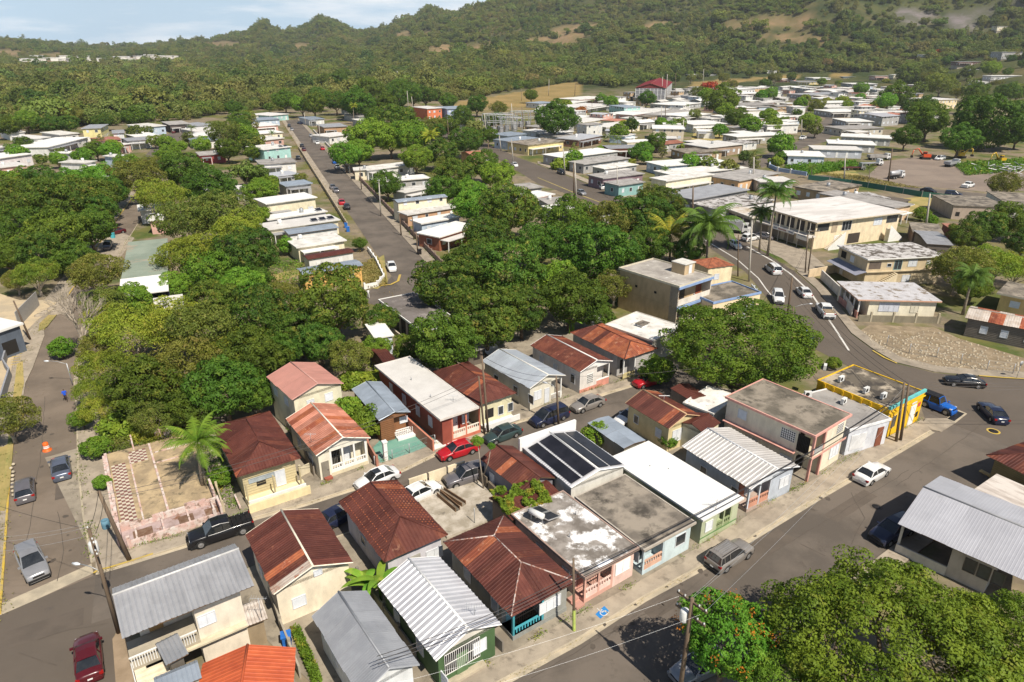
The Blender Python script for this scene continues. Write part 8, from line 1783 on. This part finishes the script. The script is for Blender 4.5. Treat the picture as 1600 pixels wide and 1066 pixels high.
ng.links.new(na_('idx','INT'),iop.inputs['Instance Index']);ng.links.new(na_('scl','FLOAT'),iop.inputs['Scale'])
cx_=N('ShaderNodeCombineXYZ');ng.links.new(na_('rz','FLOAT'),cx_.inputs[2]);ng.links.new(cx_.outputs[0],iop.inputs['Rotation'])
ng.links.new(iop.outputs[0],go.inputs[0]);md=forest.modifiers.new('scatter','NODES');md.node_group=ng
# ---------------------------------------------------------------- poles and wires
T={}
def pl(k,*a,**b):T[k]=pole(*a,**b)[0]
pl('a',186,990,139,827,'dark timber pole with white transformer at the lower left crossing',r=.14,cross=(9.2,8.2),tank=1,lamp=(170,1.6,6.0),rz=-50)
pl('b',203,876,153,768,'bare timber pole on the corner before the pink ruin',r=.17)
pl('c',897,987,896,873,'slim pole with yellow-green painted foot before the pink house',r=.1,m=M['woodpole'],base=(2.2,mat('yellow green paint',(.45,.55,.12),(.35,.42,.12),2)))
pl('d',1060,1098,1082,935,'tall pole with crossarms and white transformer rising from the flowering tree',r=.15,cross=(9.1,8.0),tank=1,rz=-52,h=9.4)
pl('e',1400,691,1413,598,'left of the twin timber poles before the yellow shop',r=.14);pl('f',1407,689,1420,600,'right of the twin timber poles before the yellow shop',r=.14)
pl('g',757,679,748,588,'shorter of the two poles before the pale yellow hipped house',r=.11);pl('h',763,677,753,556,'taller of the two poles before the pale yellow hipped house',r=.12)
pl('i',873,667,869,588,'timber pole behind the dark navy minivan',r=.12,lamp=(150,1.2,5.0))
pl('j',114,602,104,568,'leaning street lamp over the avenue',r=.07,m=M['metalpole'],lamp=(180,2.2,hgt(114,602,569)),cat='street lamp')
pl('k',48,532,21,470,'wooden pole with white box on the plaza',r=.13)
pl('l',1230,496,1238,433,'thick timber pole in the middle of the curved road traffic',r=.17,cross=());pl('m',1236,504,1240,479,'short post with arched lamp beside the thick timber pole',r=.12,lamp=(10,2.6,2.6),cat='street lamp')
pl('n',1258,427,1262,367,'left of the two poles at the end of the forecourt',r=.12);pl('o',1263,423,1270,369,'right of the two poles at the end of the forecourt',r=.12,cross=(8,))
pl('p',1170,440,1172,345,'tall pale concrete pole by the curved road',r=.17,m=M['concpole']);pl('q',1153,432,1148,367,'dark thin pole by the curved road',r=.12)
pl('r',901,317,898,252,'tall concrete pole beside the highway',r=.2,m=M['concpole']);pl('s',897,311,896,256,'dark timber pole next to the tall concrete one',r=.2);pl('t',965,306,964,259,'pale pole before the teal fronted shop',r=.14,m=M['concpole'])
for k,(bx,by,ty,c)in enumerate(((883,274,232,1),(639,179,142,1),(646,175,151,1),(702,225,188,0),(707,218,179,1),(760,222,177,1),(753,208,185,1),(748,235,208,1),(802,256,218,1),(802,205,162,1),(818,202,167,0),(765,247,219,0),(783,236,212,1))):
 pl('hw%d'%k,bx,by,bx-3,ty,('pale concrete' if c else 'dark timber')+f' pole, {ORD[k]} of the highway poles',r=.2,m=M['concpole']if c else None,group='poles along the highway')
for k,(bx,by,ty,c)in enumerate(((653,397,362,0),(647,375,339,0),(627,368,337,0),(595,338,284,1),(547,272,240,1),(501,224,193,1),(565,297,262,0),(478,196,176,1))):
 pl('ss%d'%k,bx,by,bx-3,ty,('pale' if c else 'dark')+f' pole, {ORD[k]} from the near end of the straight street',r=.14,m=M['concpole']if c else None,group='poles along the straight street')
for k,(bx,by,ty)in enumerate(((1388,284,232),(1319,280,246),(1446,360,303),(1165,196,168),(1067,217,187),(1033,192,166),(1039,192,165),(1252,213,187),(1177,290,246),(1082,345,290),(1034,160,120),(1041,160,116),(1054,158,114),(1098,138,108),(857,150,124),(898,150,130),(1374,77,50),(1362,116,94),(1275,119,97),(1540,95,68))):
 pole(bx,by,bx+1,ty,f'pole, {ORD[k]} of those scattered through the right half of the town',r=.22,m=M['concpole']if k%3 else M['woodpole'],group='poles scattered through the town')
wi='power lines'
MT=M['metalpole']
L2_=Vector((-20,12,8.5))
wire(T['d'],T['f'],.9,'pale power line running above the main street',.008,offs=((-.9,-.5),(.3,-.4)),m=MT);wire(T['d'],G(560,1270)+Vector((0,0,9)),.5,'power lines running off the bottom edge',.005,offs=((-.9,-.5),(.9,-.5)),m=MT)
wire(T['c']-Vector((0,0,1.4)),T['e']-Vector((0,0,1.6)),.9,'dark cable bundle along the main street house fronts',.035,offs=((0,0),(.15,-.3),(0,-.7)))
wire(T['c']-Vector((0,0,1.4)),G(600,1130)+Vector((0,0,6)),.5,'dark cable bundle before the dark green house',.03,offs=((0,0),(0,-.35),(0,-.7)))
wire(T['b'],T['a'],.3,'cables between the two lower left poles',.02,offs=((0,0),(.3,-.5)));wire(T['b']-Vector((0,0,.4)),T['g'],1.4,'long cables along the side street',.02,offs=((0,0),(.2,-.6)),n=20)
wire(T['a'],G(-60,1000)+Vector((0,0,9)),.6,'power lines crossing the lower left junction',.008,offs=((-.8,0),(.8,0),(0,.2)),m=MT);wire(T['a'],G(-80,860)+Vector((0,0,8)),.6,'cable over the avenue',.016,m=M['black'])
wire(T['h'],T['i'],.8,'cables from the hipped house pole to the navy minivan pole',.02,offs=((0,0),(.2,-.8)));wire(T['i'],T['e']+Vector((-12,9,-1)),.8,'cable passing the big round tree',.018)
wire(T['f'],T['l'],1.2,'cables over the curved road from the yellow shop',.022,offs=((0,0),(.4,-.3),(.8,-.9)),n=16);wire(T['f'],G(1750,700)+Vector((0,0,9)),.8,'power lines crossing the junction to the right',.02,offs=((0,0),(.8,0),(.4,-.6)))
wire(T['l'],T['o'],.6,'cables from the thick pole to the forecourt poles',.022,offs=((0,0),(.4,-.5)));wire(T['l'],T['p'],.6,'cables along the curved road',.022,offs=((0,0),(.4,-.5)));wire(T['p'],T['t'],1.6,'cables above the teal shop',.022,offs=((0,0),(.3,-.6)))
wire(T['d'],T['e']+Vector((.3,0,-2)),1.0,'second pale line above the main street',.008,m=MT)
for k_,(a,b)in enumerate((('hw0','t'),('hw8','hw0'),('hw5','hw8'),('hw3','hw5'),('hw1','hw4'),('ss0','ss2'),('ss2','ss3'),('ss3','ss4'),('ss4','ss5'))):wire(T[a],T[b],.8,ORD[k_ if k_<5 else k_-5]+' distant cable span from near between the '+{'h':'highway','s':'straight street'}[a[0]]+' poles',.02,'distant cables between poles')
r=empty('street_sign',G(1588,592),R_(200),'round street sign on a post at the far corner of the junction','sign');MB().mat(M['metalpole']).tube([(0,0,0),(0,0,2.3)],.035,6).build('post',r);o_=link('plate',MB().mat(M['galv']).lathe([(0,0),(.36,0),(.36,.02),(0,.02)],n=8).mesh('plate'),r,(0,.05,2.3));o_.rotation_euler=(R_(90),0,0)
r=empty('traffic_drum',G(74,704),0,'orange and white traffic drum standing in the avenue','traffic drum')
d_=MB().mat(M['orangeplastic']).lathe([(.46,0),(.46,.12),(.32,.14),(.31,.38)],n=16);d_.mat(M['white']).lathe([(.31,.38),(.29,.66)],n=16);d_.mat(M['orangeplastic']).lathe([(.29,.66),(.27,.95),(.2,1.02),(0,1.04)],n=16);d_.build('body',r)
for z in(.52,):MB().mat(M['orangeplastic']).lathe([(.303,z),(.3,z+.05)],n=16).build('stripe',r)
r=empty('blue_barrel',G(167,826),0,'blue-grey plastic barrel on the corner pavement','barrel');MB().mat(mat('grey blue plastic',(.1,.22,.3),(.14,.27,.35),2)).lathe([(.32,0),(.36,.3),(.36,.6),(.33,.95),(.26,.95),(.26,.6)],n=16).build('body',r)
r=empty('wheelie_bin',G(449,1008),R_(20),'blue bin in the yard left of the smooth light grey roof','bin');MB().mat(M['bluebin']).prism([(-.3,-.3),(.3,-.3),(.34,.34),(-.34,.34)],.08,1.0).build('body',r);MB().mat(M['bluebin']).box(-.37,.37,-.36,.4,1.0,1.08).build('lid',r)
for s_ in(-1,1):MB().mat(M['tyre']).tube([(s_*.3,.32,.1),(s_*.36,.32,.1)],.1,10).build('wheel',r)
for(x,y,l,c)in((656,398,'black bin on the right pavement of the straight street',M['black']),(541,356,'blue bin on the left pavement of the straight street',M['bluebin']),(544,362,'second blue bin on the left pavement, nearer',M['bluebin']),(177,372,'turquoise dumpster among the trees on the left',mat('turquoise metal',(.06,.35,.4),None))):
 r=empty('wheelie_bin',G(x,y),R_(15),l,'bin');MB().mat(c).prism([(-.35,-.35),(.35,-.35),(.4,.4),(-.4,.4)],0,1.1).build('body',r);MB().mat(c).box(-.42,.42,-.42,.45,1.1,1.18).build('lid',r)
tag(MB().mat(M['metalpole']).lathe([(.4,0),(.4,1.3),(.15,1.45),(0,1.5)],tuple(G(120,860)),12).build('temp'),'temp');bpy.data.objects.remove([o for o in COL.objects if o.get('label')=='temp'][0])
r=empty('elevated_water_tank',G(1541,104),0,'bright blue water tank on legs near the far right edge','water tank');MB().mat(mat('bright blue metal',(.04,.3,.6),None)).lathe([(0,9),(5,9.6),(5,16.5),(0,18)],n=18).build('tank_body',r)
for a in range(4):MB().mat(M['metalpole']).tube([(3.6*math.cos(a*1.57),3.6*math.sin(a*1.57),0),(3.6*math.cos(a*1.57),3.6*math.sin(a*1.57),9.6)],.3,6).build('leg',r)
for k,(x,y,w_,h_)in enumerate(((778,207,14,9),(795,205,12,7),(822,198,16,8))):
 r=empty('substation_frame',G(x,y),R_(18),'grey steel lattice frame of the substation, '+('left','middle','right')[k]+' one of three','steel frame');f_=MB().mat(M['metalpole'])
 for i in range(5):
  X_=-w_/2+i*w_/4
  for Y_ in(-4,4):
   f_.tube([(X_,Y_,0),(X_,Y_,h_)],.16,4);f_.tube([(X_-.8,Y_,0),(X_+.8,Y_,h_*.5)],.07,3);f_.tube([(X_+.8,Y_,h_*.5),(X_-.8,Y_,h_)],.07,3)
  f_.tube([(X_,-4,h_),(X_,4,h_)],.14,4)
 for Y_ in(-4,4):f_.tube([(-w_/2,Y_,h_),(w_/2,Y_,h_)],.16,4);f_.tube([(-w_/2,Y_,h_*.6),(w_/2,Y_,h_*.6)],.1,4)
 f_.build('frame',r);q=MB().mat(M['galv']);[q.box(-w_/2+i*4,-w_/2+i*4+1.8,-1.5,1.5,0,2.8)for i in range(3)];q.build('transformer_box',r)
# ---------------------------------------------------------------- people
def person(px,py,rz,shirt,trousers,label,hair=(.015,.012,.01),skin=(.2,.1,.06),stride=.22,H=1.72,name='person'):
 root=empty(name,G(px,py),R_(rz),label,'person');s_=H/1.72
 J=[((0,0,.93),.13),((0,0,1.12),.125),((0,0,1.33),.15),((0,0,1.45),.075),((.01,0,1.52),.055),((.015,0,1.6),.09),((.02,0,1.68),.085)]
 E_=[(0,1),(1,2),(2,3),(3,4),(4,5),(5,6)]
 for sd_ in(1,-1):
  b=len(J);st=stride*sd_
  J+=[((0,sd_*.09,.88),.1),((st*.55,sd_*.1,.5),.07),((st*.9-(.08 if st<0 else 0),sd_*.1,.1),.045),((st+.1-(.08 if st<0 else 0),sd_*.11,.045),.04)];E_+=[(0,b),(b,b+1),(b+1,b+2),(b+2,b+3)]
  b=len(J);J+=[((0,sd_*.19,1.39),.06),((-st*.3,sd_*.24,1.12),.045),((-st*.7+.06,sd_*.25,.88),.035),((-st*.8+.09,sd_*.25,.79),.035)];E_+=[(2,b),(b,b+1),(b+1,b+2),(b+2,b+3)]
 me=bpy.data.meshes.new('body');me.from_pydata([tuple(c*s_ for c in j[0])for j in J],E_,[]);
 ms=[mat('shirt %s'%label[:12],shirt,None,rnd=0),mat('trousers %s'%label[:12],trousers,None,rnd=0),mat('skin tone',skin,None,rnd=0),mat('hair',hair,None,rnd=0)]
 o=link('body',me,root);m1=o.modifiers.new('skin','SKIN')
 for v,j in zip(me.skin_vertices[0].data,J):v.radius=(j[1]*s_,j[1]*s_)
 me.skin_vertices[0].data[0].use_root=True
 m2=o.modifiers.new('sub','SUBSURF');m2.levels=m2.render_levels=1
 dg=bpy.context.evaluated_depsgraph_get();dg.update();ev=o.evaluated_get(dg);nm=bpy.data.meshes.new_from_object(ev);o.modifiers.clear();o.data=nm
 for m_ in ms:nm.materials.append(m_)
 for p in nm.polygons:
  c=sum((nm.vertices[i].co for i in p.vertices),Vector())/len(p.vertices)/s_
  p.material_index=3 if(c.z>1.63 or(c.z>1.56 and c.x<0))else(2 if c.z>1.46 or(abs(c.y)>.2 and c.z<1.1)else(0 if c.z>.92 else(1 if c.z>.09 else 3)));p.use_smooth=True
 return root
person(104,627,300,(.015,.09,.6),(.05,.03,.025),'man in bright blue shirt and dark trousers walking by the right kerb of the avenue')
person(576,466,110,(.7,.7,.7),(.5,.5,.5),'small figure in white clothes at the end of the cross street')
person(1301,424,200,(.03,.03,.035),(.02,.02,.03),'figure in dark clothes by the low wall of the beige house')
rn=random.Random(2)
for k in range(9):
 p=G(20+rn.uniform(-2,2),728+k*6);mb=MB().mat(M['kerb']).lathe([(0,0),(.2,.02),(.17,.16),(.05,.24),(0,.24)],n=6);o=mb.build('kerb_stone',None,(p.x,p.y,.12),rn.uniform(0,3));tag(o,ORD[k]+' pale stone from the top in the row on the avenue kerb','stone','row of pale stones along the avenue kerb')
def stones(poly_,n,label,size,m):
 rs=random.Random(n);P=[G(*p)for p in poly_];mb=MB().mat(m);k=0
 while k<n:
  i,j=rs.randrange(len(P)),rs.randrange(len(P));l=rs.randrange(len(P));a,b,c=rs.random(),rs.random(),rs.random();t=a+b+c;p=(P[i]*a+P[j]*b+P[l]*c)/t;s_=size*rs.uniform(.4,1.3)
  mb.lathe([(s_,0),(s_*.8,s_*.5),(s_*.2,s_*.75)],(p.x,p.y,.05),5);k+=1
 tag(mb.build('rubble'),label,'stones',None,'stuff')
stones([(1350,520),(1460,518),(1590,560),(1590,585),(1440,570),(1370,545)],600,'scattered stones on the gravel lot',.16,M['kerb'])
stones([(700,750),(745,740),(775,790),(700,830)],160,'rubble on the slab of the walled lot',.14,M['kerb'])
stones([(225,700),(345,690),(350,790),(190,850)],200,'broken masonry among the ruin walls',.13,pkw)
stones([(60,495),(95,475),(110,470),(100,490)],90,'pale boulders at the end of the grass strip',.6,M['sidewalk'])
stones([(235,690),(330,700),(340,780),(200,840),(180,730)],260,'rubble scattered over the tiled floor of the ruin',.1,M['sidewalk'])
poly('verge',[(6,700),(22,690),(16,760),(8,800),(0,800),(-60,800),(-60,700)],.16,M['drygrass'],hh=.16)
# ---------------------------------------------------------------- the air between here and the hills
hz=MB();hz.box(-3300,3300,-400,6200,-1.5,560);ho=hz.build('haze');tag(ho,'thin daylight haze over the valley',None,None,'stuff')
hm=bpy.data.materials.new('haze');hm.use_nodes=True;t=hm.node_tree;t.nodes.clear();o=t.nodes.new('ShaderNodeOutputMaterial');pv=t.nodes.new('ShaderNodeVolumePrincipled')
pv.inputs['Color'].default_value=(.9,.94,1,1);pv.inputs['Density'].default_value=.00009;pv.inputs['Anisotropy'].default_value=.2;t.links.new(pv.outputs[0],o.inputs['Volume']);ho.data.materials.append(hm)
